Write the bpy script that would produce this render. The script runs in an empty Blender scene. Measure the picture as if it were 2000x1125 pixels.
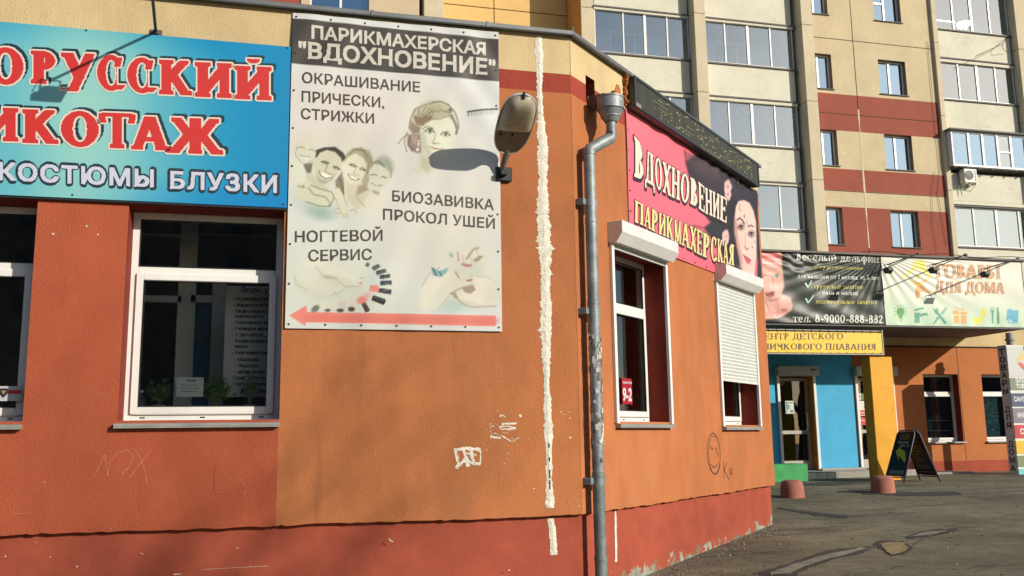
import bpy, bmesh, math, random
import numpy as np
from mathutils import Vector, Matrix
random.seed(7); rng = np.random.RandomState(5)

# ------------------------------------------------------------------ camera
FOC = 1810.0; PIT = math.radians(9.2576); ROL = math.radians(-.8263)
AZL = math.radians(75.667); AZR = math.radians(33.346)
EYE = np.array([0, -8.0, 1.6])
XA = np.array([math.sin(AZL), math.cos(AZL)]); YA = np.array([-math.cos(AZL), math.sin(AZL)])
def ray(u, v):
    x = (u-1000)/FOC; y = -(v-562.5)/FOC
    x, y = x*math.cos(ROL)-y*math.sin(ROL), x*math.sin(ROL)+y*math.cos(ROL)
    cp, sp = math.cos(PIT), math.sin(PIT)
    c = np.array([x, cp-y*sp, sp+y*cp])
    return np.array([c[:2]@XA, c[:2]@YA, c[2]])
FW = ray(1000, 562.5); RT = ray(1001, 562.5)-FW; RT /= np.linalg.norm(RT); UP = ray(1000, 561.5)-FW; UP /= np.linalg.norm(UP)
FW = FW/np.linalg.norm(FW)
scene = bpy.context.scene
cam_d = bpy.data.cameras.new('camera'); cam_d.sensor_width = 36; cam_d.lens = 36*FOC/2000
cam_d.clip_start = .05; cam_d.clip_end = 600
cam = bpy.data.objects.new('camera', cam_d); scene.collection.objects.link(cam)
cam.matrix_world = Matrix(((RT[0], UP[0], -FW[0], EYE[0]), (RT[1], UP[1], -FW[1], EYE[1]), (RT[2], UP[2], -FW[2], EYE[2]), (0, 0, 0, 1)))
scene.camera = cam
# ------------------------------------------------------------------ light
SUN = Vector((.6185, -.6883, .3791)).normalized()
world = bpy.data.worlds.new('World'); scene.world = world; world.use_nodes = True
wn = world.node_tree; wn.nodes.clear()
sky = wn.nodes.new('ShaderNodeTexSky'); sky.sky_type = 'NISHITA'; sky.sun_disc = False
sky.sun_elevation = math.asin(SUN.z); sky.sun_rotation = math.atan2(SUN.x, SUN.y); sky.dust_density = .7; sky.ozone_density = 1.6
bg = wn.nodes.new('ShaderNodeBackground'); bg.inputs[1].default_value = .115
wo = wn.nodes.new('ShaderNodeOutputWorld')
wn.links.new(sky.outputs[0], bg.inputs[0]); wn.links.new(bg.outputs[0], wo.inputs[0])
sl = bpy.data.lights.new('sun', 'SUN'); sl.energy = 4.8; sl.angle = math.radians(.5); sl.color = (1, .92, .78)
so = bpy.data.objects.new('sun', sl); scene.collection.objects.link(so)
so.rotation_euler = SUN.to_track_quat('Z', 'Y').to_euler()
scene.view_settings.view_transform = 'Standard'; scene.view_settings.look = 'None'
scene.view_settings.exposure = 0; scene.view_settings.gamma = 1
scene.view_settings.use_curve_mapping = False

# ------------------------------------------------------------------ geometry helpers
AW = AZL-AZR                                   # angle between the two shop facades
C1 = np.array([2.65, 0, 0])
RD = np.array([math.cos(AW), math.sin(AW), 0]); RN = np.array([math.sin(AW), -math.cos(AW), 0])
def RF(p):                                     # (along, depth inward, z) on the angled facade -> world
    return tuple(C1+RD*p[0]-RN*p[1]+np.array([0, 0, p[2]]))
def at(u, v, y=0.0):                           # photo point on the plane Y = y
    d = ray(u, v); t = (y-EYE[1])/d[1]; return EYE+t*d
def atR(u, v, off=0.0):                        # photo point on the angled facade -> (s, z)
    d = ray(u, v); q = EYE+d*(((C1+RN*off-EYE)@RN)/(d@RN)); return np.array([(q-C1)@RD, q[2]])
def proj(P):                                   # world points (n,3) -> photo coordinates
    q = P-EYE; w = q@FW
    return 1000+FOC*(q@RT)/w, 562.5-FOC*(q@UP)/w
def ground_z(x, y):
    d = .53*x+.848*(y+8)
    return -.19+.045*min(max(d, -6), 17.5)+.014*min(max(d-17.5, 0), 6)
def gh(u, v):
    d = ray(u, v); t = 5.0
    while t < 80:
        p = EYE+t*d
        if p[2] < ground_z(p[0], p[1]): return p
        t += .01
    return EYE+80*d

class MB:
    def __init__(s, tf=None): s.v = []; s.f = []; s.m = []; s.tf = tf; s.smooth = False
    def add(s, vs, fs, mi=0):
        n = len(s.v)
        s.v += [tuple(s.tf(v)) if s.tf else tuple(v) for v in vs]
        s.f += [tuple(i+n for i in f) for f in fs]; s.m += [mi]*len(fs)
    def box(s, x0, x1, y0, y1, z0, z1, mi=0):
        s.add([(x0,y0,z0),(x1,y0,z0),(x1,y1,z0),(x0,y1,z0),(x0,y0,z1),(x1,y0,z1),(x1,y1,z1),(x0,y1,z1)],
              [(0,3,2,1),(4,5,6,7),(0,1,5,4),(1,2,6,5),(2,3,7,6),(3,0,4,7)], mi)
        return s
    def quad(s, a, b, c, d, mi=0): s.add([a, b, c, d], [(0, 1, 2, 3)], mi); return s
    def tube(s, pts, r, n=10, cap=True, mi=0):
        pts = [Vector(p) for p in pts]; rs = r if isinstance(r, (list, tuple)) else [r]*len(pts)
        vs = []; prev = None
        for i, p in enumerate(pts):
            d = (pts[min(i+1, len(pts)-1)]-pts[max(i-1, 0)]).normalized()
            if prev is None:
                a = d.orthogonal().normalized()
            else:
                a = (prev-d*prev.dot(d)).normalized()
            prev = a; b = d.cross(a)
            vs += [p+(a*math.cos(t*2*math.pi/n)+b*math.sin(t*2*math.pi/n))*rs[i] for t in range(n)]
        fs = [(i*n+j, i*n+(j+1) % n, (i+1)*n+(j+1) % n, (i+1)*n+j) for i in range(len(pts)-1) for j in range(n)]
        if cap: fs += [tuple(range(n))[::-1], tuple(range((len(pts)-1)*n, len(pts)*n))]
        s.add(vs, fs, mi); return s
    def prism(s, poly, y0, y1, mi=0):          # polygon of (x, z) extruded along y
        n = len(poly)
        s.add([(x, y0, z) for x, z in poly]+[(x, y1, z) for x, z in poly],
              [tuple(range(n)), tuple(range(2*n-1, n-1, -1))]+[(i, i+n, (i+1) % n+n, (i+1) % n) for i in range(n)], mi)
        return s
    def frame(s, x0, x1, z0, z1, w, y0, y1):   # rectangular ring
        s.box(x0, x0+w, y0, y1, z0, z1); s.box(x1-w, x1, y0, y1, z0, z1)
        s.box(x0+w, x1-w, y0, y1, z0, z0+w); s.box(x0+w, x1-w, y0, y1, z1-w, z1); return s
COL = scene.collection
def obj(name, mb, mat, parent=None, bevel=0, smooth=False, kind=None, label=None, flip=True):
    me = bpy.data.meshes.new(name)
    me.from_pydata(mb.v, [], mb.f)
    mats = mat if isinstance(mat, (list, tuple)) else [mat]
    for m in mats: me.materials.append(m)
    if len(mats) > 1: me.polygons.foreach_set('material_index', mb.m)
    if flip:
        bm = bmesh.new(); bm.from_mesh(me)
        bmesh.ops.recalc_face_normals(bm, faces=bm.faces)
        if bevel:
            bmesh.ops.remove_doubles(bm, verts=bm.verts, dist=1e-5)
            es = [e for e in bm.edges if len(e.link_faces) == 2 and e.calc_face_angle(0) > .5]
            bmesh.ops.bevel(bm, geom=es, offset=bevel, segments=1, affect='EDGES', clamp_overlap=True)
        bm.to_mesh(me); bm.free()
    if smooth:
        me.polygons.foreach_set('use_smooth', [True]*len(me.polygons))
        try: me.set_sharp_from_angle(angle=math.radians(40))
        except Exception: pass
    o = bpy.data.objects.new(name, me); COL.objects.link(o)
    if parent: attach(o, parent)
    if kind: o['kind'] = kind
    if label: o['label'] = label
    return o
def attach(o, parent):
    o.parent = parent
    p = parent
    off = Vector((0, 0, 0))
    while p: off += p.location; p = p.parent
    o.location = -off
def thing(name, loc, label, cat, group=None):
    o = bpy.data.objects.new(name, None); COL.objects.link(o); o.location = loc; o.empty_display_size = .2
    o['label'] = label; o['category'] = cat
    if group: o['group'] = group
    return o
def tag(o, label, cat, group=None):
    o['label'] = label; o['category'] = cat
    if group: o['group'] = group
    return o

# ------------------------------------------------------------------ materials
def lin(c):
    return tuple(((x/255)/12.92 if x/255 <= .04045 else ((x/255+.055)/1.055)**2.4) for x in c)
MATS = {}
def mat(name, col, rough=.6, metal=0, spec=.5, var=.0, vscale=2.0, bump=0, bscale=60, bdist=.004, stretch=(1, 1, 1), attr=None, dirt=None):
    if name in MATS: return MATS[name]
    m = bpy.data.materials.new(name); m.use_nodes = True; nt = m.node_tree; N = nt.nodes; K = nt.links
    b = N['Principled BSDF']; b.inputs['Roughness'].default_value = rough; b.inputs['Metallic'].default_value = metal
    b.inputs['Specular IOR Level'].default_value = spec
    tc = N.new('ShaderNodeTexCoord')
    src = None
    if attr:
        a = N.new('ShaderNodeAttribute'); a.attribute_name = attr; src = a.outputs['Color']
    else:
        r = N.new('ShaderNodeRGB'); r.outputs[0].default_value = (*col, 1); src = r.outputs[0]
    if var:
        for sc, k in ((vscale, var), (vscale*6.3, var*.6)):
            mp = N.new('ShaderNodeMapping'); mp.inputs['Scale'].default_value = stretch
            n = N.new('ShaderNodeTexNoise'); n.inputs['Scale'].default_value = sc; n.inputs['Detail'].default_value = 5
            K.new(tc.outputs['Object'], mp.inputs[0]); K.new(mp.outputs[0], n.inputs[0])
            mr = N.new('ShaderNodeMapRange'); mr.inputs[1].default_value = .3; mr.inputs[2].default_value = .7
            mr.inputs[3].default_value = 1-k; mr.inputs[4].default_value = 1+k
            K.new(n.outputs[0], mr.inputs[0])
            vm = N.new('ShaderNodeVectorMath'); vm.operation = 'SCALE'
            K.new(src, vm.inputs[0]); K.new(mr.outputs[0], vm.inputs['Scale']); src = vm.outputs[0]
    if dirt:                                    # (colour, threshold, scale, stretch) stains with their own outline
        for dc, th, sc, st, am in dirt:
            mp = N.new('ShaderNodeMapping'); mp.inputs['Scale'].default_value = st
            n = N.new('ShaderNodeTexNoise'); n.inputs['Scale'].default_value = sc; n.inputs['Detail'].default_value = 8; n.inputs['Roughness'].default_value = .65
            K.new(tc.outputs['Object'], mp.inputs[0]); K.new(mp.outputs[0], n.inputs[0])
            mr = N.new('ShaderNodeMapRange'); mr.inputs[1].default_value = th; mr.inputs[2].default_value = th+.12
            mr.inputs[3].default_value = 0; mr.inputs[4].default_value = am
            K.new(n.outputs[0], mr.inputs[0])
            mx = N.new('ShaderNodeMixRGB'); mx.inputs[2].default_value = (*dc, 1)
            K.new(mr.outputs[0], mx.inputs[0]); K.new(src, mx.inputs[1]); src = mx.outputs[0]
    K.new(src, b.inputs['Base Color'])
    if bump:
        mp = N.new('ShaderNodeMapping'); mp.inputs['Scale'].default_value = stretch
        n = N.new('ShaderNodeTexNoise'); n.inputs['Scale'].default_value = bscale; n.inputs['Detail'].default_value = 4
        n.inputs['Distortion'].default_value = .6
        K.new(tc.outputs['Object'], mp.inputs[0]); K.new(mp.outputs[0], n.inputs[0])
        bp = N.new('ShaderNodeBump'); bp.inputs['Strength'].default_value = bump; bp.inputs['Distance'].default_value = bdist
        K.new(n.outputs[0], bp.inputs['Height']); K.new(bp.outputs[0], b.inputs['Normal'])
    MATS[name] = m; return m
def glass_mat(name, tint=(.85, .88, .86), boost=1.7, rough=.0, base=0.0, gcol=(.95, .97, 1)):
    m = bpy.data.materials.new(name); m.use_nodes = True; nt = m.node_tree; N = nt.nodes; K = nt.links
    N.clear(); o = N.new('ShaderNodeOutputMaterial'); tr = N.new('ShaderNodeBsdfTransparent'); tr.inputs[0].default_value = (*tint, 1)
    gl = N.new('ShaderNodeBsdfGlossy'); gl.inputs['Roughness'].default_value = rough; gl.inputs[0].default_value = (*gcol, 1)
    fr = N.new('ShaderNodeFresnel'); fr.inputs[0].default_value = 1.5
    ml = N.new('ShaderNodeMath'); ml.operation = 'MULTIPLY_ADD'; ml.inputs[1].default_value = boost; ml.inputs[2].default_value = base; ml.use_clamp = True
    mx = N.new('ShaderNodeMixShader')
    tc = N.new('ShaderNodeTexCoord'); n = N.new('ShaderNodeTexNoise'); n.inputs['Scale'].default_value = .9
    bp = N.new('ShaderNodeBump'); bp.inputs['Strength'].default_value = .12; bp.inputs['Distance'].default_value = .02
    K.new(tc.outputs['Object'], n.inputs[0]); K.new(n.outputs[0], bp.inputs['Height']); K.new(bp.outputs[0], gl.inputs['Normal'])
    K.new(fr.outputs[0], ml.inputs[0]); K.new(ml.outputs[0], mx.inputs[0]); K.new(tr.outputs[0], mx.inputs[1]); K.new(gl.outputs[0], mx.inputs[2])
    K.new(mx.outputs[0], o.inputs[0]); return m

GLASSA = glass_mat('annex_glass', (.8, .86, .86), 2.0, base=.03)
STK = dict(bump=.8, bscale=75, bdist=.007, stretch=(1, 1, .55))
ORANGE = mat('orange_render', (.43, .152, .058), .85, spec=.2, var=.13, vscale=.8, **STK, dirt=[((.27, .115, .05), .56, 1.1, (1, 1, .28), .38), ((.56, .25, .13), .64, 5, (1, 1, .5), .3), ((.24, .10, .05), .61, 4.5, (1, 1, .05), .45), ((.50, .20, .10), .55, .45, (1, 1, .7), .5)])
RED = mat('red_render', (.37, .085, .040), .85, spec=.2, var=.12, vscale=.7, **STK, dirt=[((.24, .06, .035), .57, .9, (1, 1, .5), .4), ((.44, .14, .085), .60, 2.6, (1, 1, .6), .35), ((.20, .05, .03), .62, 4.5, (1, 1, .05), .4)])
BANDR = mat('dark_red_band', (.30, .050, .032), .85, spec=.2, var=.12, vscale=2, **STK)
CREAM = mat('cream_render', (.56, .43, .235), .85, spec=.2, var=.12, vscale=1, **STK)
PLINTH = mat('red_plinth', (.33, .072, .042), .85, spec=.2, var=.16, vscale=.9, bump=.5, bscale=40, bdist=.005,
             dirt=[((.16, .05, .035), .62, 2.2, (1, 1, .4), .35)])
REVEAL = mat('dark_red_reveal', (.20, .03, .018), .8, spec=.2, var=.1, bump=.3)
PVC = mat('white_plastic', (.74, .73, .70), .35, var=.04, vscale=6)
SILLM = mat('sill_metal', (.36, .36, .34), .45, metal=.3, var=.15, vscale=5)
FLASH = mat('roof_metal', (.17, .175, .18), .5, metal=.4, var=.15, vscale=3)
GALV = mat('galvanised_metal', (.25, .27, .28), .55, metal=.35, var=.3, vscale=7, bump=.3, bscale=14,
           dirt=[((.5, .5, .46), .56, 9, (1, 1, .6), .7), ((.12, .08, .05), .66, 14, (1, 1, .5), .6)])
BLACKM = mat('black_metal', (.018, .018, .02), .45, metal=.2, var=.1)
DARK = mat('dark_void', (.012, .011, .010), .9)
CONC = mat('concrete', (.30, .29, .26), .9, var=.2, vscale=4, bump=.5, bscale=40)
GLASS = glass_mat('window_glass', (.93, .95, .94), 1.8, base=.012)
GLASSF = glass_mat('loggia_glass', (.90, .95, .95), 2.4, base=.24, gcol=(.88, .98, 1))
GLASSW = glass_mat('reflecting_glass', (.62, .72, .78), 2.2, base=.30, gcol=(.58, .80, 1))
PRINT = {}
def flat(name, rgb, rough=.5, **k):
    return mat(name, tuple(.85*q for q in lin(rgb)), rough, **k)

# ------------------------------------------------------------------ lettering
FONTC = {}
def font_tris(txt, off=0.0, sp=1.0):
    k = (txt, off, sp)
    if k not in FONTC:
        c = bpy.data.curves.new('txt', 'FONT'); c.body = txt; c.offset = off; c.resolution_u = 4; c.space_character = sp
        o = bpy.data.objects.new('txt', c); COL.objects.link(o)
        dg = bpy.context.evaluated_depsgraph_get(); me = bpy.data.meshes.new_from_object(o.evaluated_get(dg))
        vs = np.array([v.co[:2] for v in me.vertices]); fs = [tuple(p.vertices) for p in me.polygons]
        bpy.data.objects.remove(o); bpy.data.curves.remove(c); bpy.data.meshes.remove(me)
        FONTC[k] = (vs, fs)
    return FONTC[k]
def fit(vs, box, ref=None):
    """map glyph space (x, cap height 0..1) into a quad of local points bl, tl, br, tr"""
    bl, tl, br, tr = [np.array(b, float) for b in box]
    x0, x1 = vs[:, 0].min(), vs[:, 0].max(); y0, y1 = ref if ref else (0, 1)
    a = ((vs[:, 0]-x0)/(x1-x0))[:, None]; b = ((vs[:, 1]-y0)/(y1-y0))[:, None]
    return (bl*(1-a)+br*a)*(1-b)+(tl*(1-a)+tr*a)*b
CAPH = font_tris('Н')[0][:, 1].max()
def sans(mb, txt, box, place, off=.0, sp=1.0, mi=0):
    vs, fs = font_tris(txt, 0, sp); vs = vs/CAPH
    bl, tl, br, tr = [np.array(b, float) for b in box]
    hh = np.linalg.norm(np.array(tl)-np.array(bl)); hh = hh if hh > .004 else .02
    n = int(min(max(hh/.0036, 9), 34)); pad = .45
    x0, x1 = vs[:, 0].min(), vs[:, 0].max(); W = x1-x0
    nx = int((W+2*pad)*n); ny = int((1+2*pad)*n); M = np.zeros((ny, nx), bool)
    P = (vs-[x0, 0]+pad)*n-.5
    for f in fs:
        t = P[list(f)]; a0, b0 = np.floor(t.min(0)).astype(int), np.ceil(t.max(0)).astype(int)+1
        a0 = np.maximum(a0, 0); b0 = np.minimum(b0, [nx, ny])
        if (b0 <= a0).any(): continue
        X, Y = np.meshgrid(np.arange(a0[0], b0[0]), np.arange(a0[1], b0[1])); ok = None; m = len(t)
        ar = sum(t[i][0]*t[(i+1) % m][1]-t[(i+1) % m][0]*t[i][1] for i in range(m)); sg = 1 if ar > 0 else -1; ok = np.ones(X.shape, bool)
        for i in range(m):
            p, q = t[i], t[(i+1) % m]; ok &= sg*((q[0]-p[0])*(Y-p[1])-(q[1]-p[1])*(X-p[0])) >= -.35*np.hypot(*(q-p))
        M[a0[1]:b0[1], a0[0]:b0[0]] |= ok
    g = off*1.5*n
    if g > .4: M = dil(M, g)
    emit(mb, np.where(M, mi, -1), pad, n, W, (bl, tl, br, tr), place)
def emit(mb, idx, pad, n, W, box, place):
    bl, tl, br, tr = box
    def m(x, y):
        a = x/W; q = (bl*(1-a)+br*a)*(1-y)+(tl*(1-a)+tr*a)*y
        return place(q[0], q[1])
    for j in range(idx.shape[0]):
        row = idx[j]
        if row.max() < 0: continue
        ch = np.flatnonzero(np.diff(np.concatenate([[-1], row, [-1]])) != 0)
        for a, b in zip(ch[:-1], ch[1:]):
            if row[a] < 0: continue
            y0 = j/n-pad; y1 = y0+1/n; xa = a/n-pad; xb = b/n-pad
            mb.add([m(xa, y0), m(xb, y0), m(xb, y1), m(xa, y1)], [(0, 1, 2, 3)], int(row[a]))
# own serif alphabet, drawn from stems, bars and rings; cap height 1
def glyph(ch, T, t, sr):
    P = []; w = .75; S = T*.5+sr
    V = lambda x, a=0, b=1, ww=T: P.append(('d', x, a, x, b, ww))
    D = lambda x0, y0, x1, y1, ww: P.append(('d', x0, y0, x1, y1, ww))
    Hh = lambda x0, x1, y, tt=t: P.append(('h', x0, x1, y, tt))
    SF = lambda x, y, s=None: P.append(('s', x, y, s or S))
    O = lambda cx, cy, rx, ry, lo=-9, hi=9, yl=-9, yh=9, wx=T, wy=t*1.1: P.append(('o', cx, cy, rx, ry, wx, wy, lo, hi, yl, yh))
    l = T/2+sr
    up = ch.upper(); low = ch != up; h = .68 if low else 1.0
    if ch == ' ': return .38, P
    if ch == 'а':
        V(.44, 0, .5, T*.9); O(.28, .47, .22, .2, -9, 9, .47, 9, T*.7); O(.24, .2, .22, .2, -9, 9, -9, 9, T*.7); SF(.48, 0, T*.6); return .66, P
    if ch == 'е':
        O(.32, .34, .3, .35, -9, 9, -9, 9, T*.9); P.append(('x', .4, .7, .13, .32)); Hh(.1, .6, .36); return .68, P
    if ch == 'р':
        V(l, -.3, .68); O(l+.08, .35, .3, .34, l); SF(l, -.3); return l+.5, P
    if ch == 'у':
        D(.1, .66, .34, .05, T*.9); D(.56, .66, .24, -.26, t*1.6); SF(.12, .66, T*.7); SF(.56, .66, T*.5); return .72, P
    if ch == 'ф':
        V(.42, -.3, 1); O(.42, .34, .4, .34); SF(.42, -.3); return .86, P
    if low: h = .68
    X = lambda v: v
    if up == 'В': V(l); O(l+.05, .745, .3, .265, l); O(l+.05, .27, .38, .28, l); SF(l-.03, 0, S*.8); SF(l-.03, 1, S*.8); w = l+.48
    elif up == 'Р': V(l); O(l+.05, .71, .38, .30, l); SF(l, 0); SF(l-.03, 1, S*.8); w = l+.5
    elif up == 'Ь': V(l); O(l+.05, .28, .38, .29, l); SF(l, 1); SF(l-.03, 0, S*.8); w = l+.48
    elif up == 'Ы': V(l); O(l+.05, .28, .34, .29, l); SF(l, 1); SF(l-.03, 0, S*.8); V(l+.72); SF(l+.72, 0); SF(l+.72, 1); w = l*2+.76
    elif up == 'Б': V(l); O(l+.05, .28, .38, .29, l); Hh(l-.1, l+.42, .965); D(l+.42, .8, l+.42, 1, t*1.4); SF(l-.03, 0, S*.8); w = l+.5
    elif up == 'О': O(.42, .5, .42, .52); w = .86
    elif up in 'СЄ': O(.42, .5, .42, .52, -9, .58); D(.60, .68, .66, .95, t*1.5); D(.60, .02, .74, .17, t*1.6); w = .8
    elif up == 'Е': V(l); Hh(l, l+.5, .965); Hh(l, l+.5, .035); Hh(l, l+.34, .52); D(l+.5, .74, l+.5, 1, t*1.3); D(l+.52, 0, l+.5, .26, t*1.3); D(l+.34, .42, l+.34, .62, t*1.3); SF(l-.03, 0, S*.8); SF(l-.03, 1, S*.8); w = l+.58
    elif up in 'ИЙ':
        x2 = l+.56; V(l); V(x2); D(l, .12, x2, .88, t*1.8); [SF(a, b) for a in (l, x2) for b in (0, 1)]; w = x2+l
        if up == 'Й': P.append(('o', (l+x2)/2, 1.22, .17, .14, t*1.6, t*1.8, -9, 9, -9, 1.22))
    elif up == 'Н': x2 = l+.54; V(l); V(x2); Hh(l, x2, .52); [SF(a, b) for a in (l, x2) for b in (0, 1)]; w = x2+l
    elif up == 'П': x2 = l+.52; V(l); V(x2); Hh(l, x2, .965, t*1.2); [SF(a, b) for a in (l, x2) for b in (0, 1)]; w = x2+l
    elif up == 'Ц': x2 = l+.52; V(l); V(x2); Hh(l, x2+.12, .035, t*1.2); D(x2+.16, -.2, x2+.14, .05, t*1.5); SF(l, 1); SF(x2, 1); w = x2+l+.04
    elif up == 'Ч': x2 = l+.5; V(x2); O(l+.2, .75, .2, .36, -9, 9, -9, .75, T, t*1.3); V(l+T*.0, .72, 1); D(l+.2, .39, x2, .39+t, t*1.2); Hh(l+.2, x2, .42); SF(l, 1); SF(x2, 1); SF(x2, 0); w = x2+l
    elif up == 'Т': V(.42); Hh(.02, .82, .965); D(.04, .72, .02, 1, t*1.4); D(.80, .72, .82, 1, t*1.4); SF(.42, 0); w = .84
    elif up == 'Г': V(l); Hh(l, l+.46, .965); D(l+.46, .72, l+.47, 1, t*1.4); SF(l, 0); SF(l-.03, 1, S*.8); w = l+.52
    elif up == 'К': V(l); D(l+.04, .42, l+.5, .97, t*1.8); D(l+.55, .02, l+.17, .58, T); SF(l, 0); SF(l, 1); SF(l+.56, 0, S*.9); SF(l+.5, 1, S*.6); w = l+.75
    elif up == 'Ж': D(.12, .02, .46, .56, T*.8); D(.18, .97, .46, .5, t*1.6); V(.58); D(1.04, .02, .70, .56, T*.8); D(.98, .97, .70, .5, t*1.6); Hh(.4, .76, .52, t*1.4); [SF(a, b, S*.7) for a in (.12, .58, 1.04) for b in (0, )]; [SF(a, 1, S*.6) for a in (.18, .58, .98)]; w = 1.18
    elif up == 'А': D(.1, 0, .40, 1, t*1.8); D(.72, 0, .42, 1, T); Hh(.2, .6, .32); SF(.1, 0, S*.7); SF(.72, 0, S*.9); w = .86
    elif up == 'Л': x2 = .68; V(x2); D(.14, 0, .30, .95, t*1.8); Hh(.26, x2, .965); SF(.12, 0, S*.7); SF(x2, 0); SF(x2, 1); w = x2+l
    elif up == 'Д': x2 = .66; V(x2, .05, 1); D(.2, .05, .32, .95, t*1.8); Hh(.28, x2, .965); Hh(.03, x2+.18, .05, t*1.3); D(.03, -.2, .05, .07, t*1.6); D(x2+.2, -.2, x2+.17, .07, t*1.6); SF(x2, 1); w = x2+.24
    elif up == 'М': x2 = l+.76; V(l, 0, 1, t*1.8); V(x2); D(l+.38, .04, l, 1, T); D(l+.38, .04, x2, 1, t*1.8); [SF(a, 0, S*.8) for a in (l, x2)]; SF(l, 1, S*.6); SF(x2, 1, S*.7); w = x2+l
    elif up == 'Х': D(.68, .0, .14, 1, T); D(.12, 0, .66, 1, t*1.8); [SF(a, b, S*.8) for a in (.12, .68) for b in (0, 1)]; w = .82
    elif up == 'У': D(.43, .35, .14, 1, T); D(.26, -.02, .7, 1, t*1.8); SF(.14, 1, S*.8); SF(.68, 1, S*.6); D(.12, .02, .27, .05, T*.8); w = .82
    elif up == 'Я': x2 = .56; V(x2); O(x2-.06, .71, .38, .30, -9, x2); D(.1, 0, .38, .46, T*.8); SF(x2, 0); SF(x2+.03, 1, S*.8); SF(.1, 0, S*.6); w = x2+l
    elif up == 'Ш': V(l); V(l+.4); V(l+.8); Hh(l, l+.8, .035); [SF(a, 1, S*.8) for a in (l, l+.4, l+.8)]; w = 2*l+.8
    elif up == 'З': O(.3, .745, .28, .265, .22); O(.28, .27, .34, .28, .2); D(.08, .7, .1, .9, t*1.8); D(.06, .1, .1, .3, t*1.8); w = .68
    elif ch == '8': O(.32, .75, .26, .26); O(.32, .27, .32, .28); w = .68
    elif ch == '9': O(.32, .68, .31, .33); O(.3, .55, .34, .56, .3); w = .7
    elif ch == '0': O(.33, .5, .32, .52); w = .7
    elif ch == '3': O(.28, .745, .28, .265, .12); O(.26, .27, .34, .28, .06); w = .66
    elif ch == '2': O(.3, .7, .28, .31, -9, 9, .7); D(.1, .06, .5, .7, T*.8); Hh(.06, .62, .06, t*2); P.append(('x', -.1, .2, .4, .72)); w = .68
    elif ch == '5': O(.28, .32, .34, .34, .16); Hh(.14, .58, .95, t*2); D(.16, .6, .18, 1, t*1.6); w = .68
    elif ch == '1': V(.25); SF(.25, 0); D(.08, .8, .25, .95, t*1.5); w = .5
    elif ch == '-': Hh(.05, .4, .34, t*1.6); w = .45
    elif ch == '.': P.append(('h', .03, .2, .08, .16)); w = .28
    elif ch == ':': P.append(('h', .03, .2, .08, .16)); P.append(('h', .03, .2, .5, .16)); w = .28
    if low: P = [('k', h, P)]; w *= .8
    return w, P
def mask_of(P, X, Y, t):
    M = np.zeros(X.shape, bool)
    for p in P:
        if p[0] == 'k': M |= mask_of(p[2], X/.8, Y/p[1], t)
        elif p[0] == 'd':
            _, x0, y0, x1, y1, w = p
            if y1 < y0: x0, y0, x1, y1 = x1, y1, x0, y0
            xc = x0+(x1-x0)*(Y-y0)/max(y1-y0, 1e-3)
            sl_ = abs(x1-x0)/max(y1-y0, .05); ww = w*math.sqrt(1+min(sl_, 2)**2)
            M |= (Y >= y0) & (Y <= y1) & (abs(X-xc) < ww/2)
        elif p[0] == 'h': M |= (X >= p[1]) & (X <= p[2]) & (abs(Y-p[3]) <= p[4]/2)
        elif p[0] == 's':
            _, x, y, s = p
            yy = (Y-y) if y < .5 else (y-Y)
            M |= (abs(X-x) < s-np.clip(yy-t*.8, 0, 9)*1.5) & (yy >= 0) & (yy < t*.9+.05*(1-abs(X-x)/s))
        elif p[0] == 'x': M &= ~((X > p[1]) & (X < p[2]) & (Y > p[3]) & (Y < p[4]))
        elif p[0] == 'o':
            _, cx, cy, rx, ry, wx, wy, lo, hi, yl, yh = p
            o = ((X-cx)/rx)**2+((Y-cy)/ry)**2 < 1
            i = ((X-cx)/max(rx-wx, .01))**2+((Y-cy)/max(ry-wy, .01))**2 < 1
            M |= o & ~i & (X >= lo) & (X <= hi) & (Y >= yl) & (Y <= yh)
    return M
def dil(M, r, dx=0, dy=0):
    R = int(math.ceil(r)); out = np.zeros_like(M)
    for a in range(-R, R+1):
        for b in range(-R, R+1):
            if a*a+b*b <= r*r+.3:
                y, x = a+dy, b+dx; H, W_ = M.shape
                out[max(y, 0):H+min(y, 0), max(x, 0):W_+min(x, 0)] |= M[max(-y, 0):H+min(-y, 0), max(-x, 0):W_+min(-x, 0)]
    return out
def serif_index(txt, layers, T=.2, t=.07, sr=.07, n=36, gap=.06, pad=.4):
    """raster of a line of serif lettering; layers = [(grow, dx, dy, material index)] bottom to top"""
    x = 0; gl = []
    for ch in txt:
        w, P = glyph(ch, T, t, sr); gl.append((x, P)); x += w+gap
    W = x-gap; nx = int((W+2*pad)*n); ny = int((1+2*pad)*n)
    X, Y = np.meshgrid((np.arange(nx)+.5)/n-pad, (np.arange(ny)+.5)/n-pad)
    M = np.zeros(X.shape, bool)
    for x0, P in gl:
        a = max(int((x0-.25+pad)*n), 0); b = min(int((x0+1.5+pad)*n), nx)
        M[:, a:b] |= mask_of(P, X[:, a:b]-x0, Y[:, a:b], t)
    idx = -np.ones(M.shape, int)
    for g, dx, dy, mi in layers: idx[dil(M, g*n, int(dx*n), int(dy*n)) if (g or dx or dy) else M] = mi
    return idx, pad, n, W
def serif(mb, txt, box, place, layers=((0, 0, 0, 0),), only=None, **k):
    idx, pad, n, W = serif_index(txt, [l for l in layers if only is None or l[3] == only], **k)
    emit(mb, idx, pad, n, W, [np.array(b, float) for b in box], place)

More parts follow.
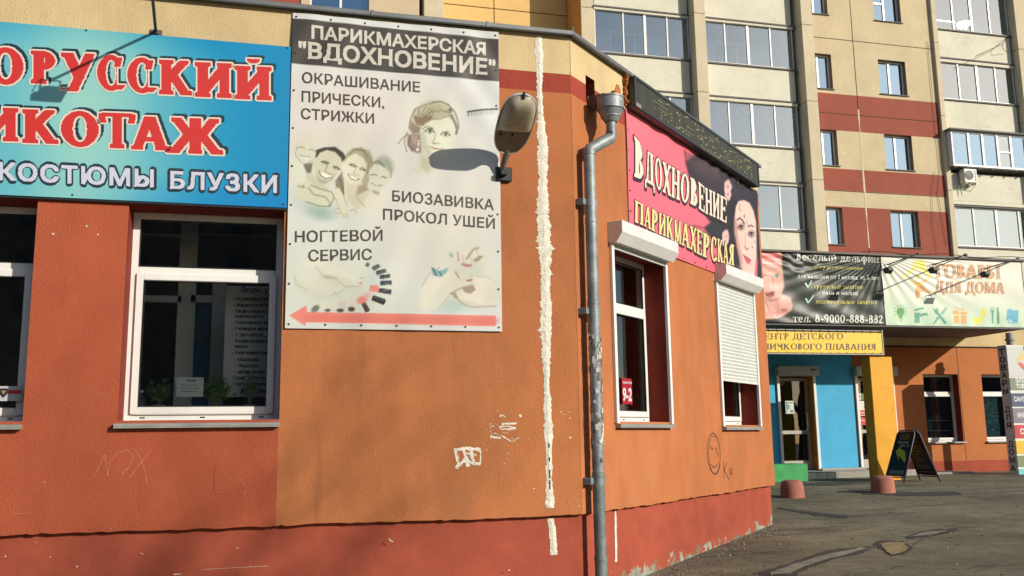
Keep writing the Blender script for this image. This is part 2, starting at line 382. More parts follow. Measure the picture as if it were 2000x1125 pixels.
# ------------------------------------------------------------------ soft painter for printed sheets
class Paint:
    def __init__(s, U, V, col): s.U = U; s.V = V; s.C = np.ones(U.shape+(3,))*np.array(col, float); s.T = (0, 0, 1)
    def at(s, ox, oy, k): s.T = (ox, oy, k); return s
    def _p(s, pts): return [(s.T[0]+a*s.T[2], s.T[1]+b*s.T[2]) for a, b in pts]
    def mix(s, A, col): A = np.clip(A, 0, 1)[..., None]; s.C = s.C*(1-A)+np.array(col, float)*A
    def blob(s, cx, cy, rx, ry, col, al=1, soft=.3, rot=0):
        (cx, cy), = s._p([(cx, cy)]); rx *= s.T[2]; ry *= s.T[2]
        c, n = math.cos(math.radians(rot)), math.sin(math.radians(rot))
        x = (s.U-cx)*c+(s.V-cy)*n; y = -(s.U-cx)*n+(s.V-cy)*c
        r = np.sqrt((x/rx)**2+(y/ry)**2); s.mix(al*np.clip((1+soft-r)/(2*soft), 0, 1), col)
    def poly(s, pts, col, al=1, soft=1.0):
        pts = s._p(pts); n = len(pts)
        xs = [p[0] for p in pts]; ys = [p[1] for p in pts]; k = soft+2
        sel = (s.U > min(xs)-k) & (s.U < max(xs)+k) & (s.V > min(ys)-k) & (s.V < max(ys)+k)
        if not sel.any(): return
        U = s.U[sel]; V = s.V[sel]; ins = np.zeros(U.shape, bool); dm = np.full(U.shape, 1e9)
        for i in range(n):
            x0, y0 = pts[i]; x1, y1 = pts[(i+1) % n]
            if y0 != y1:
                c = ((y0 > V) != (y1 > V)) & (U < (x1-x0)*(V-y0)/(y1-y0)+x0); ins ^= c
            dx, dy = x1-x0, y1-y0; t = np.clip(((U-x0)*dx+(V-y0)*dy)/(dx*dx+dy*dy+1e-9), 0, 1)
            dm = np.minimum(dm, np.hypot(U-x0-t*dx, V-y0-t*dy))
        sd = np.where(ins, dm, -dm); A = np.zeros(s.U.shape); A[sel] = al*np.clip(.5+sd/(2*soft), 0, 1); s.mix(A, col)
    def line(s, pts, w, col, al=1, soft=.6):
        pts = s._p(pts); w *= s.T[2]; k = w+soft+1
        xs = [p[0] for p in pts]; ys = [p[1] for p in pts]
        sel = (s.U > min(xs)-k) & (s.U < max(xs)+k) & (s.V > min(ys)-k) & (s.V < max(ys)+k)
        if not sel.any(): return
        U = s.U[sel]; V = s.V[sel]; dm = np.full(U.shape, 1e9)
        for (x0, y0), (x1, y1) in zip(pts[:-1], pts[1:]):
            dx, dy = x1-x0, y1-y0; t = np.clip(((U-x0)*dx+(V-y0)*dy)/(dx*dx+dy*dy+1e-9), 0, 1)
            dm = np.minimum(dm, np.hypot(U-x0-t*dx, V-y0-t*dy))
        A = np.zeros(s.U.shape); A[sel] = al*np.clip((w/2+soft-dm)/(2*soft), 0, 1); s.mix(A, col)
def sheet(name, nx, nz, x0, x1, z0, z1, place, rest, paint, col, material, parent=None, thick=.006):
    """a printed sheet: grid mesh with its print held in a colour attribute"""
    xs = np.linspace(x0, x1, nx); zs = np.linspace(z0, z1, nz)
    XX, ZZ = np.meshgrid(xs, zs)
    W = np.array([rest(a, b) for a, b in zip(XX.ravel(), ZZ.ravel())])
    U, V = proj(W); P = Paint(U.reshape(XX.shape), V.reshape(XX.shape), col); paint(P)
    vs = [place(a, b) for a, b in zip(XX.ravel(), ZZ.ravel())]
    fs = [(j*nx+i, j*nx+i+1, (j+1)*nx+i+1, (j+1)*nx+i) for j in range(nz-1) for i in range(nx-1)]
    me = bpy.data.meshes.new(name); me.from_pydata([tuple(v) for v in vs], [], fs); me.materials.append(material)
    ca = me.color_attributes.new('print', 'FLOAT_COLOR', 'POINT')
    c = P.C.reshape(-1, 3)/255; c = .89*np.where(c <= .04045, c/12.92, ((c+.055)/1.055)**2.4)
    ca.data.foreach_set('color', np.concatenate([c, np.ones((len(c), 1))], 1).astype(np.float32).ravel())
    me.polygons.foreach_set('use_smooth', [True]*len(me.polygons))
    o = bpy.data.objects.new(name, me); COL.objects.link(o)
    if parent: attach(o, parent)
    return o
VINYL = mat('printed_vinyl', (1, 1, 1), .42, spec=.35, attr='print')
MATTEP = mat('printed_board', (1, 1, 1), .5, spec=.3, attr='print')

# ================================================================== GROUND
ASPH = mat('asphalt', (.175, .160, .108), .9, spec=.2, var=.30, vscale=.9, bump=1, bscale=55, bdist=.012,
           dirt=[((.19, .18, .14), .55, .5, (.35, 1.6, 1), .55), ((.045, .043, .038), .56, .8, (.4, 2.2, 1), .75), ((.24, .22, .17), .60, 14, (1, 1, 1), .5), ((.05, .048, .04), .60, 22, (1, 1, 1), .5), ((.21, .19, .13), .56, 3.2, (.7, 1.3, 1), .45), ((.06, .056, .045), .59, 5, (.6, 1.5, 1), .5)])
def axis(lo, hi, a, b, fine, coarse):
    out = [lo]
    while out[-1] < hi:
        out.append(out[-1]+(fine if a <= out[-1] < b else coarse))
    return out
gx = axis(-150, 200, -4, 24, .5, 6); gy = axis(-150, 200, -9, 15, .5, 6)
g = MB(); g.v = [(x, y, ground_z(x, y)) for y in gy for x in gx]
n = len(gx); g.f = [(j*n+i, j*n+i+1, (j+1)*n+i+1, (j+1)*n+i) for j in range(len(gy)-1) for i in range(n-1)]; g.m = [0]*len(g.f)
ground = obj('ground', g, ASPH, kind='structure', smooth=True)
# worn patches: (photo outline) rim + paler core, laid on the asphalt
RIM = mat('asphalt_rim', (.040, .038, .034), .9, var=.2, vscale=3)
CORE = mat('asphalt_core', (.20, .188, .145), .95, var=.3, vscale=7, bump=.8, bscale=50)
SAND = mat('sandy_asphalt', (.25, .19, .085), .95, var=.3, vscale=9, bump=.6, bscale=60)
def patch(cx, cy, pts, lift, m, name='worn_patch', jit=.035, seed=1):
    r = random.Random(seed); P = [gh(*p) for p in pts]; out = []
    for a, b in zip(P, P[1:]+P[:1]):
        k = max(2, int(np.linalg.norm((b-a)[:2])/.045)); ph = r.uniform(0, 6)
        for i in range(k):
            q = a+(b-a)*i/k; w_ = 1.3*jit*math.sin(q[0]*13+ph)+.9*jit*math.sin(q[1]*31+ph*2); out.append((q[0]+w_+r.uniform(-jit, jit)*.5, q[1]+w_*.8+r.uniform(-jit, jit)*.5))
    cz = sum(p[0] for p in out)/len(out), sum(p[1] for p in out)/len(out)
    bm = bmesh.new(); vs = [bm.verts.new((x, y, ground_z(x, y)+lift)) for x, y in out]
    f = bm.faces.new(vs); bmesh.ops.triangulate(bm, faces=[f]); bmesh.ops.recalc_face_normals(bm, faces=bm.faces)
    if bm.faces and sum(f.normal.z for f in bm.faces) < 0: bmesh.ops.reverse_faces(bm, faces=bm.faces)
    me = bpy.data.meshes.new(name); bm.to_mesh(me); bm.free(); me.materials.append(m)
    o = bpy.data.objects.new(name, me); COL.objects.link(o); attach(o, ground); return o
A1 = [(1470, 1122), (1535, 1103), (1580, 1088), (1610, 1077), (1680, 1068), (1698, 1074), (1672, 1086), (1640, 1090), (1600, 1102), (1570, 1115), (1555, 1125), (1500, 1128)]
patch(0, 0, A1, .005, RIM, seed=2)
patch(0, 0, [(1500, 1122), (1550, 1104), (1600, 1088), (1680, 1071), (1690, 1074), (1655, 1084), (1600, 1098), (1560, 1113), (1540, 1124)], .010, CORE, seed=3, jit=.02)
patch(0, 0, [(1705, 1063), (1720, 1056), (1765, 1057), (1782, 1072), (1765, 1084), (1740, 1087), (1722, 1075)], .005, RIM, seed=4, jit=.02)
patch(0, 0, [(1716, 1064), (1735, 1060), (1768, 1062), (1775, 1073), (1758, 1082), (1738, 1084), (1728, 1074)], .010, SAND, seed=5, jit=.015)
patch(0, 0, [(1765, 1050), (1800, 1038), (1840, 1034), (1872, 1032), (1862, 1040), (1825, 1047), (1785, 1053)], .005, RIM, seed=6, jit=.03)
patch(0, 0, [(1780, 1048), (1805, 1041), (1845, 1037), (1850, 1039), (1815, 1046)], .010, CORE, seed=7, jit=.015)
for i, q in enumerate([[(1520, 990), (1590, 1000), (1660, 1008), (1650, 1013), (1580, 1005), (1518, 994)], [(1655, 957), (1700, 955), (1760, 962), (1860, 960), (1880, 966), (1800, 970), (1690, 966)],
                       [(1560, 944), (1640, 941), (1690, 944), (1640, 948), (1560, 949)]]):
    patch(0, 0, q, .005, RIM, seed=20+i, jit=.03)
def crack(path, w, seed):
    w *= .6
    r = random.Random(seed); P = [gh(*p) for p in path]; L_, R_ = [], []
    for a, b in zip(P[:-1], P[1:]):
        k = max(2, int(np.linalg.norm((b-a)[:2])/.06))
        for i in range(k):
            q = a+(b-a)*i/k; jx, jy = r.uniform(-.05, .05), r.uniform(-.05, .05); ww = w*r.uniform(.3, 1.4)
            L_.append((q[0]+jx, q[1]+jy-ww)); R_.append((q[0]+jx+ww*.3, q[1]+jy+ww))
    m = MB(); pz = lambda p: (p[0], p[1], ground_z(*p)+.004)
    for i in range(len(L_)-1): m.quad(pz(L_[i]), pz(L_[i+1]), pz(R_[i+1]), pz(R_[i]))
    o = obj('crack', m, RIM, ground, flip=False)
crack([(1872, 1033), (1905, 1028), (1950, 1031), (1999, 1027)], .012, 1); crack([(1698, 1072), (1712, 1063)], .02, 2); crack([(1515, 992), (1570, 997), (1640, 1008), (1700, 1006), (1780, 1014)], .012, 3)
crack([(1782, 1066), (1800, 1052)], .02, 4); crack([(1300, 1122), (1400, 1104), (1480, 1082), (1560, 1066)], .010, 5); crack([(1640, 1125), (1760, 1108), (1880, 1112), (1999, 1100)], .010, 6)
crack([(1530, 978), (1580, 981), (1660, 975)], .02, 7); crack([(1755, 965), (1830, 970), (1920, 962)], .022, 8); crack([(1505, 1030), (1600, 1036), (1720, 1028)], .008, 9)
CURB = obj('kerb_slab', MB().box(13.2, 15.5, 10.3, 10.98, .35, .72), CONC, bevel=.015); attach(CURB, ground)

# loose grit and small stones on the asphalt, thicker along the wall foot
r_ = random.Random(77); gm = MB()
def stone(x, y, q):
    z = ground_z(x, y); a = r_.uniform(0, 6.28); vs = [(x+q*math.cos(a+k*1.57)*r_.uniform(.6, 1.2), y+q*math.sin(a+k*1.57)*r_.uniform(.6, 1.2), z) for k in range(4)]+[(x+r_.uniform(-.3, .3)*q, y+r_.uniform(-.3, .3)*q, z+q*.8)]
    gm.add(vs, [(0, 1, 4), (1, 2, 4), (2, 3, 4), (3, 0, 4)], r_.choice([0, 0, 1, 2]))
for k in range(1700):
    t = r_.random(); s_ = r_.uniform(.3, 5.6); o_ = abs(r_.gauss(0, .35))+.02
    if t < .22: p = C1+RD*s_+RN*(o_-.05); stone(p[0], p[1], r_.uniform(.006, .02))
    else:
        x, y = r_.uniform(3.5, 17), r_.uniform(-1, 10.2)
        if (x-C1[0])*RN[0]+y*RN[1] > 0: stone(x, y, r_.uniform(.006, .024))
tagk = obj('gravel', gm, [mat('grit_grey', (.15, .14, .11), .9), mat('grit_dark', (.06, .055, .045), .9), mat('grit_pale', (.24, .22, .17), .9)], kind='stuff')
tagk['label'] = 'loose grit and small stones scattered on the asphalt'; tagk['category'] = 'gravel'
# ================================================================== SHOP (near building)
shop = thing('shop_building', (0, 0, .1), 'low orange and red rendered shop with cream top band and angled corner facade', 'building')
ZT = 5.42; ZP = .93
LX0 = -9.0
LW = [(-3.16, -1.905, 1.79, 3.56), (-1.215, .035, 1.79, 3.56)]
RW = [(.72, 1.98, 1.755, 3.50), (3.52, 4.86, 1.735, 3.50)]
RL = 5.385
def wall_grid(mb, x0, x1, z0, z1, holes, xb, zb, fn, nudge=.0):
    xs = sorted(set([x0, x1]+[h[i] for h in holes for i in (0, 1)]+[b for b in xb if x0 < b < x1]))
    zs = sorted(set([z0, z1]+[h[i] for h in holes for i in (2, 3)]+[b for b in zb if z0 < b < z1]))
    for a, b in zip(xs[:-1], xs[1:]):
        for c, d in zip(zs[:-1], zs[1:]):
            mx, mz = (a+b)/2, (c+d)/2
            if any(h[0] < mx < h[1] and h[2] < mz < h[3] for h in holes): continue
            mb.quad((a, 0, c), (b, 0, c), (b, 0, d), (a, 0, d), fn(mx, mz))
def reveals(mb, holes, dep, mi):
    for a, b, c, d in holes:
        mb.quad((a, 0, c), (a, dep, c), (a, dep, d), (a, 0, d), mi); mb.quad((b, 0, c), (b, 0, d), (b, dep, d), (b, dep, c), mi)
        mb.quad((a, 0, d), (a, dep, d), (b, dep, d), (b, 0, d), mi); mb.quad((a, 0, c), (b, 0, c), (b, dep, c), (a, dep, c), mi)
def ragged_lip(mb, x0, x1, z, dep, fn, seed):
    r = random.Random(seed); x = x0; z0 = z+r.uniform(-.006, .006); brk = .03
    while x < x1-1e-4:
        xn = min(x+r.uniform(.03, .09), x1); zn = z+r.uniform(-.006, .006)+(.004*math.sin(xn*3))
        if x < .03 < xn: xn = .03
        mb.quad((x, 0, z0), (xn, 0, zn), (xn, 0, z+.02), (x, 0, z+.02), fn((x+xn)/2)); mb.quad((x, 0, z0), (x, dep, z0), (xn, dep, zn), (xn, 0, zn), fn((x+xn)/2))
        x, z0 = xn, zn
WM = [ORANGE, RED, BANDR, CREAM, REVEAL]
def fL(x, z):
    if z > 5.025: return 3
    if x < .03: return 1 if z < 3.585 else 3
    return 2 if z > 4.835 else 0
mb = MB(); wall_grid(mb, LX0, C1[0], ZP+.02, ZT, LW, [.03], [3.585, 4.835, 5.025], fL)
ragged_lip(mb, LX0, C1[0], ZP, .055, lambda x: 1 if x < .03 else 0, 3); reveals(mb, LW, .345, 4)
obj('wall', mb, WM, shop, flip=False)
mb = MB(RF); wall_grid(mb, 0, RL, ZP+.02, ZT, RW+[(.30, .485, 4.90, 5.125)], [], [4.835, 5.025], lambda x, z: 3 if z > 5.025 else (2 if z > 4.835 else 0))
ragged_lip(mb, 0, RL, ZP, .055, lambda x: 0, 5); reveals(mb, RW, .33, 4); reveals(mb, [(.30, .485, 4.90, 5.125)], .25, 2)
mb.quad((.30, .25, 4.9), (.485, .25, 4.9), (.485, .25, 5.125), (.30, .25, 5.125), 4)
obj('wall', mb, WM, shop, flip=False)
# hidden return wall beyond the far corner and the back of the shop
PC2 = RF((RL, 0, 0)); PC3 = (PC2[0]-.673*7, PC2[1]+.739*7)
def vwall(mb, a, b, z0, z1, mi=0): mb.quad((a[0], a[1], z0), (b[0], b[1], z0), (b[0], b[1], z1), (a[0], a[1], z1), mi)
mb = MB(); vwall(mb, PC2, PC3, ZP, 4.835, 0); vwall(mb, PC2, PC3, 4.835, 5.025, 2); vwall(mb, PC2, PC3, 5.025, ZT, 3)
vwall(mb, PC3, (LX0, 10.3), -.2, ZT, 0); vwall(mb, (LX0, 10.3), (LX0, 0), -.2, ZT, 1)
obj('wall', mb, WM, shop, flip=False)
# plinths, set back 55 mm under the lip
def plinth(x0, x1, tf, sub=0.0):
    mb = MB(tf); y = .055; n = 40
    for i in range(n):
        a = x0+(x1-x0)*i/n; b = x0+(x1-x0)*(i+1)/n
        mb.quad((a, y, -.5), (b, y, -.5), (b, y, ZP+.03), (a, y, ZP+.03))
    return mb
obj('plinth', plinth(LX0, C1[0]+.02, None), PLINTH, shop, flip=False)
# plinth of the angled facade with flaking paint towards the ground
PLR = PLINTH.copy(); PLR.name = 'flaking_plinth'; nt = PLR.node_tree; b = nt.nodes['Principled BSDF']; src = b.inputs['Base Color'].links[0].from_socket
geo = nt.nodes.new('ShaderNodeNewGeometry'); sx = nt.nodes.new('ShaderNodeSeparateXYZ'); nt.links.new(geo.outputs['Position'], sx.inputs[0])
tc = nt.nodes.new('ShaderNodeTexCoord'); nz_ = nt.nodes.new('ShaderNodeTexNoise'); nz_.inputs['Scale'].default_value = 5; nz_.inputs['Detail'].default_value = 9; nz_.inputs['Roughness'].default_value = .72
nt.links.new(tc.outputs['Object'], nz_.inputs[0])
def math_(op, a, b_, c=None):
    m = nt.nodes.new('ShaderNodeMath'); m.operation = op
    for i, q in enumerate([a, b_, c]):
        if q is None: continue
        if isinstance(q, (int, float)): m.inputs[i].default_value = q
        else: nt.links.new(q, m.inputs[i])
    return m.outputs[0]
hgt = math_('SUBTRACT', sx.outputs[2], math_('MULTIPLY_ADD', sx.outputs[1], .052, .20))   # height over the rising ground
th = math_('ADD', nz_.outputs[0], math_('MULTIPLY', hgt, -1.15))
fac = nt.nodes.new('ShaderNodeMapRange'); fac.inputs[1].default_value = .44; fac.inputs[2].default_value = .47; nt.links.new(th, fac.inputs[0])
nz2 = nt.nodes.new('ShaderNodeTexNoise'); nz2.inputs['Scale'].default_value = 3; nt.links.new(tc.outputs['Object'], nz2.inputs[0])
cr = nt.nodes.new('ShaderNodeValToRGB'); cr.color_ramp.elements[0].color = (.17, .15, .10, 1); cr.color_ramp.elements[1].color = (.30, .33, .27, 1)
cr.color_ramp.elements[0].position = .42; cr.color_ramp.elements[1].position = .58; nt.links.new(nz2.outputs[0], cr.inputs[0])
mx = nt.nodes.new('ShaderNodeMixRGB'); nt.links.new(fac.outputs[0], mx.inputs[0]); nt.links.new(src, mx.inputs[1]); nt.links.new(cr.outputs[0], mx.inputs[2]); nt.links.new(mx.outputs[0], b.inputs['Base Color'])
obj('plinth', plinth(.02, RL-.035, RF), PLR, shop, flip=False)
mb = MB(); q2 = RF((RL-.035, .055, 0)); vwall(mb, q2, (q2[0]-.673*7, q2[1]+.739*7), -.5, ZP+.03); obj('plinth', mb, PLINTH, shop, flip=False)
# roof and flashing
def roof_poly(grow, z): return [(LX0, 0, z), (C1[0], 0, z), (PC2[0], PC2[1], z), (PC3[0], PC3[1], z), (LX0, 10.3, z)]
mb = MB(); mb.add(roof_poly(0, ZT), [(0, 1, 2, 3, 4)]); obj('roof', mb, FLASH, shop, flip=False)
for tf, a, b_ in ((None, LX0, .76), (None, .765, 1.83), (None, 1.835, C1[0]+.025), (RF, -.02, 1.25), (RF, 1.255, RL+.05)):
    mb = MB(tf); mb.prism([(a, ZT-.012), (b_, ZT-.012), (b_, ZT+.032), (a, ZT+.032)], -.055, .3)
    mb.prism([(a, ZT-.022), (b_, ZT-.022), (b_, ZT-.012), (a, ZT-.012)], -.062, -.045)
    obj('roof_flashing', mb, FLASH, shop, bevel=.005)
mb = MB()                                     # coping seams
for x in (.762, 1.832): mb.box(x-.012, x+.012, -.062, .2, ZT-.016, ZT+.038)
mb.tube([(C1[0]+.02, -.04, ZT), (C1[0]+.02, -.04, ZT+.07)], .012, 6)
obj('flashing_seam', mb, FLASH, shop)

# ---- shop windows
def shop_window(tf, x0, x1, z0, z1, dep, zt, parent, sill=True, open_=False):
    """fixed light above, sash below; the frame is the part, the rest its sub-parts"""
    f = MB(tf); y0, y1 = dep-.075, dep
    f.frame(x0, x1, z0, z1, .062, y0, y1); f.box(x0+.062, x1-.062, y0, y1, zt-.034, zt+.034)
    fr = obj('window', f, PVC, parent, bevel=.005)
    s = MB(tf); s.frame(x0+.05, x1-.05, z0+.055, zt-.024, .062, y0-.022, y0-.001)
    obj('sash', s, PVC, fr, bevel=.006)
    gk = MB(tf); gk.frame(x0+.112, x1-.112, z0+.117, zt-.086, .008, y0-.024, y0-.0015); gk.frame(x0+.062, x1-.062, zt+.034, z1-.062, .008, y0-.003, y0+.01)
    obj('gasket', gk, BLACKM, fr)
    for a, b_, c, d in ((x0+.112, x1-.112, z0+.117, zt-.086), (x0+.062, x1-.062, zt+.034, z1-.062)):
        p = MB(tf); p.quad((a, y0+.012, c), (b_, y0+.012, c), (b_, y0+.012, d), (a, y0+.012, d)); obj('pane', p, GLASS, fr, flip=False)
    h = MB(tf)
    for t in (.12, .5, .88): h.box(x0+(x1-x0)*t-.02, x0+(x1-x0)*t+.02, y0-.003, y0, z0+.022, z0+.032)
    obj('drain_slot', h, BLACKM, fr)
    if sill:
        s = MB(tf); s.prism([(x0-.015, 0), (x1-.0, 0), (x1-.0, 1), (x0-.015, 1)], 0, 1) if False else None
        s.add([(x0-.02, dep-.07, z0+.006), (x1+.001, dep-.07, z0+.006), (x1+.001, -.06, z0-.028), (x0-.02, -.06, z0-.028),
               (x0-.02, -.06, z0-.062), (x1+.001, -.06, z0-.062), (x1+.001, .002, z0-.062), (x0-.02, .002, z0-.062), (x0-.02, dep-.07, z0-.03), (x1+.001, dep-.07, z0-.03)],
              [(0, 3, 2, 1), (3, 4, 5, 2), (4, 7, 6, 5), (7, 8, 9, 6), (0, 8, 7, 4, 3), (1, 2, 5, 6, 9)])
        s.box(x0-.02, x1+.001, -.064, -.0605, z0-.047, z0-.043)
        obj('sill', s, SILLM, fr)
    return fr
for w in LW: shop_window(None, *w, .33, 3.055, shop)
for w in RW: shop_window(RF, *w, .31, 2.96, shop)
# roller shutter boxes and guides on the angled facade
BOXM = mat('white_shutter_metal', (.66, .65, .63), .4, var=.05, vscale=4)
SLATM = mat('shutter_slat_metal', (.62, .64, .60), .45, var=.05, vscale=6)
for i, (s0, s1, z0, z1) in enumerate(((.665, 2.03, 3.50, 3.715), (3.475, 4.87, 3.50, 3.70))):
    mb = MB(RF)
    prof = [(0, z1), (-.165, z1-.005), (-.165, z1-.125), (-.10, z0), (0, z0)]
    n = len(prof)
    for a, b_ in zip(prof, prof[1:]+prof[:1]):
        mb.quad((s0, a[0], a[1]), (s1, a[0], a[1]), (s1, b_[0], b_[1]), (s0, b_[0], b_[1]))
    mb.add([(s0, y, z) for y, z in prof], [tuple(range(n))]); mb.add([(s1, y, z) for y, z in prof], [tuple(range(n))[::-1]])
    rs = obj('roller_shutter', mb, BOXM, shop, bevel=.004)
    w = RW[i]; pass
    for ga in (w[0]-.035, w[1]-.015): obj('guide_rail', MB(RF).box(ga, ga+.05, -.035, .0, w[2]-.02, 3.50), PVC, rs, bevel=.004)
    if i == 1:
        sm = MB(RF); z = 3.50; zb = 2.335
        while z > zb:
            sm.add([(w[0]+.015, -.010, z), (w[1]-.015, -.010, z), (w[1]-.015, -.022, z-.020), (w[0]+.015, -.022, z-.020), (w[1]-.015, -.010, z-.041), (w[0]+.015, -.010, z-.041), (w[1]-.015, -.004, z-.044), (w[0]+.015, -.004, z-.044)],
                   [(0, 3, 2, 1), (3, 5, 4, 2), (5, 7, 6, 4)]); z -= .0445
        sm.box(w[0]+.015, w[1]-.015, -.022, 0, z-.03, z)
        obj('slat_curtain', sm, SLATM, rs, kind='stuff')
    else:
        sm = MB(RF); sm.box(w[0]+.015, w[1]-.015, -.02, 0, 3.455, 3.50); obj('end_slat', sm, SLATM, rs)
# interior of the shop
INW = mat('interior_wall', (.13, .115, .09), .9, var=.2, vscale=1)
IPAL = mat('interior_pale_frame', (.75, .73, .64), .7)
IBLU = mat('interior_blue', (.02, .11, .20), .8)
def room(tf, x0, x1, y0, y1, z0, z1):
    m = MB(tf); m.add([(x0,y0,z0),(x1,y0,z0),(x1,y1,z0),(x0,y1,z0),(x0,y0,z1),(x1,y0,z1),(x1,y1,z1),(x0,y1,z1)], [(0,1,2,3),(4,7,6,5),(1,5,6,2),(2,6,7,3),(3,7,4,0)]); return m
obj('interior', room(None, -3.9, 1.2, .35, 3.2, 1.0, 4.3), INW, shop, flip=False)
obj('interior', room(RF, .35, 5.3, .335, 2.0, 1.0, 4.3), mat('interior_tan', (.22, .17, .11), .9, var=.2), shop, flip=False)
part_ = thing('glazed_partition', (-.9, 1.35, 1.0), 'pale glazed partition of bars inside the shop, seen through the large left window', 'partition')
mb = MB(); Y = 1.3
def bar(u0, v0, u1, v1, y=1.3, d=.06):
    a = at(u0, v0, y); b = at(u1, v1, y); mb.box(min(a[0], b[0]), max(a[0], b[0]), y, y+d, min(a[2], b[2]), max(a[2], b[2]))
bar(354, 430, 373, 800); bar(416, 545, 434, 800); bar(270, 576, 354, 591); bar(373, 576, 416, 591); bar(416, 540, 540, 549); bar(270, 455, 354, 462)
bar(373, 455, 545, 462)
obj('frame_bar', mb, IPAL, part_)
a = at(374, 592, 1.36); b = at(404, 800, 1.36); mb = MB().box(a[0], b[0], 1.37, 1.39, b[2], a[2]); obj('blue_panel', mb, IBLU, part_)
# hanging list of services inside the window
lst = thing('service_list', at(490, 700, .62), 'grey list of salon services hanging behind the glass of the shop window', 'poster')
a = at(442, 558, .6); b = at(552, 775, .6)
obj('board', MB().box(a[0], b[0], .6, .612, b[2], a[2]), mat('list_paper', (.62, .60, .56), .8), lst)
mb = MB(); pl = lambda x, z: (x, .597, z)
def pbox(l, tl_, r, tr_, h0, h1, y): return [at(l, tl_+h0, y)[[0, 2]], at(l, tl_, y)[[0, 2]], at(r, tr_+h1, y)[[0, 2]], at(r, tr_, y)[[0, 2]]]
rows = [(472, 560, 558, 'Виды услуг', 11), (455, 580, 548, '- Мужские стрижки', 7), (455, 592, 548, '- Женские стрижки', 7), (455, 604, 548, '- Окрашивание любой', 7), (460, 614, 513, 'сложности', 6.5),
        (454, 626, 548, '- Химическая завивка', 7), (454, 638, 530, '- Лечение волос', 7), (453, 650, 548, '- Прически, косы', 7), (453, 662, 525, '- Наращивание', 7), (458, 673, 484, 'волос', 6),
        (453, 685, 548, '- Ногтевой сервис', 7), (458, 698, 505, '- маникюр', 7), (458, 710, 504, '- педикюр', 7), (458, 722, 530, '- наращивание', 7), (455, 734, 540, 'Парафинотерапия', 7), (455, 746, 520, 'Прокол ушей', 7), (470, 758, 540, 'Депиляция', 9)]
for l, t, r, s, h in rows:
    q = pbox(l, t, r, t+.5, h, h, .6); sans(mb, s, q, pl, .008)
obj('lettering', mb, flat('list_print', (40, 18, 18)), lst, flip=False)
# notice on the glass, plants, bottle
a = at(347, 738, .36); b = at(398, 776, .36)
nt_ = thing('paper_notice', (a[0], .36, b[2]), 'small white printed notice taped inside the left shop window', 'notice')
obj('paper', MB().box(a[0], b[0], .282, .284, b[2], a[2]), mat('white_paper', (.75, .76, .72), .7), nt_)
mb = MB(); pn = lambda x, z: (x, .279, z)
sans(mb, 'СРОЧНО', pbox(364, 742, 383, 742, 3.4, 3.4, .30), pn, .01)
for t, r_e in ((752, 387), (758, 390), (764, 384)):
    q0 = at(354, t, .30); q1 = at(r_e, t+.9, .30); mb.quad((q0[0], .279, q1[2]), (q1[0], .279, q1[2]), (q1[0], .279, q0[2]), (q0[0], .279, q0[2]))
obj('lettering', mb, flat('notice_print', (40, 40, 45)), nt_, flip=False)
LEAF = mat('house_plant_leaf', (.13, .25, .06), .6, var=.3, vscale=20)
POTM = mat('pot_white', (.45, .43, .38), .5); POTR = mat('pot_red', (.35, .08, .08), .5)
def plant(u, v, y, hgt, wid, potm, label, dens, seed):
    r = random.Random(seed); p = at(u, v, y); zb = 1.84
    t = thing('potted_plant', (p[0], y, zb), label, 'plant', 'pot plants on the shop window sill')
    mb = MB(); mb.tube([(p[0], y, zb), (p[0], y, zb+.09)], [.045, .058], 14); obj('pot', mb, potm, t, smooth=True)
    sm = MB(); lf = MB()
    for k in range(dens):
        a = r.uniform(0, 6.28); w = r.random()**.6*wid; hh = hgt*(1-.5*(w/wid)**2)*r.uniform(.5, 1)
        tip = Vector((p[0]+math.cos(a)*w, y+math.sin(a)*w*.6, zb+.09+hh)); base = Vector((p[0], y, zb+.08))
        sm.tube([base, base.lerp(tip, .5)+Vector((0, 0, .03)), tip], .0022, 4)
        for j in range(9):
            c = base.lerp(tip, r.uniform(.45, 1.05)); d = Vector((r.uniform(-1, 1), r.uniform(-1, 1), r.uniform(-.3, .9))).normalized(); s_ = d.cross(Vector((r.random(), r.random(), r.random()))).normalized()
            L_ = r.uniform(.025, .045); lf.add([c, c+d*L_*.5+s_*L_*.3, c+d*L_, c+d*L_*.5-s_*L_*.3], [(0, 1, 2, 3)])
    obj('stem', sm, LEAF, t); obj('foliage', lf, LEAF, t, flip=False, kind='stuff')
plant(311, 770, .43, .24, .13, POTM, 'bushy green plant in a white pot, left of the paper notice in the window', 44, 1)
plant(421, 770, .43, .28, .15, POTR, 'green leafy plant in a red pot, just right of the paper notice in the window', 46, 2)
plant(487, 770, .46, .36, .10, POTM, 'tall dark thin-stemmed plant before the service list in the window', 12, 3)
p = at(274, 785, .36)
bt = thing('plastic_bottle', (p[0], .40, 1.84), 'clear plastic bottle with white cap in the left corner of the shop window', 'bottle')
mb = MB(); mb.tube([(p[0], .40, 1.84), (p[0], .40, 1.98), (p[0], .40, 2.01), (p[0], .40, 2.03)], [.042, .042, .02, .014], 14); obj('body', mb, mat('bottle_plastic', (.09, .10, .10), .15), bt, smooth=True)
mb = MB(); mb.tube([(p[0], .40, 2.03), (p[0], .40, 2.055)], .016, 12); mb.tube([(p[0], .4, 1.87), (p[0], .4, 1.90)], .0435, 14); obj('cap', mb, PVC, bt, smooth=True)
# inner window board
mb = MB(); mb.box(-3.15, .03, .36, .62, 1.80, 1.835); obj('window_board', mb, mat('board_grey', (.2, .19, .17), .6), shop)
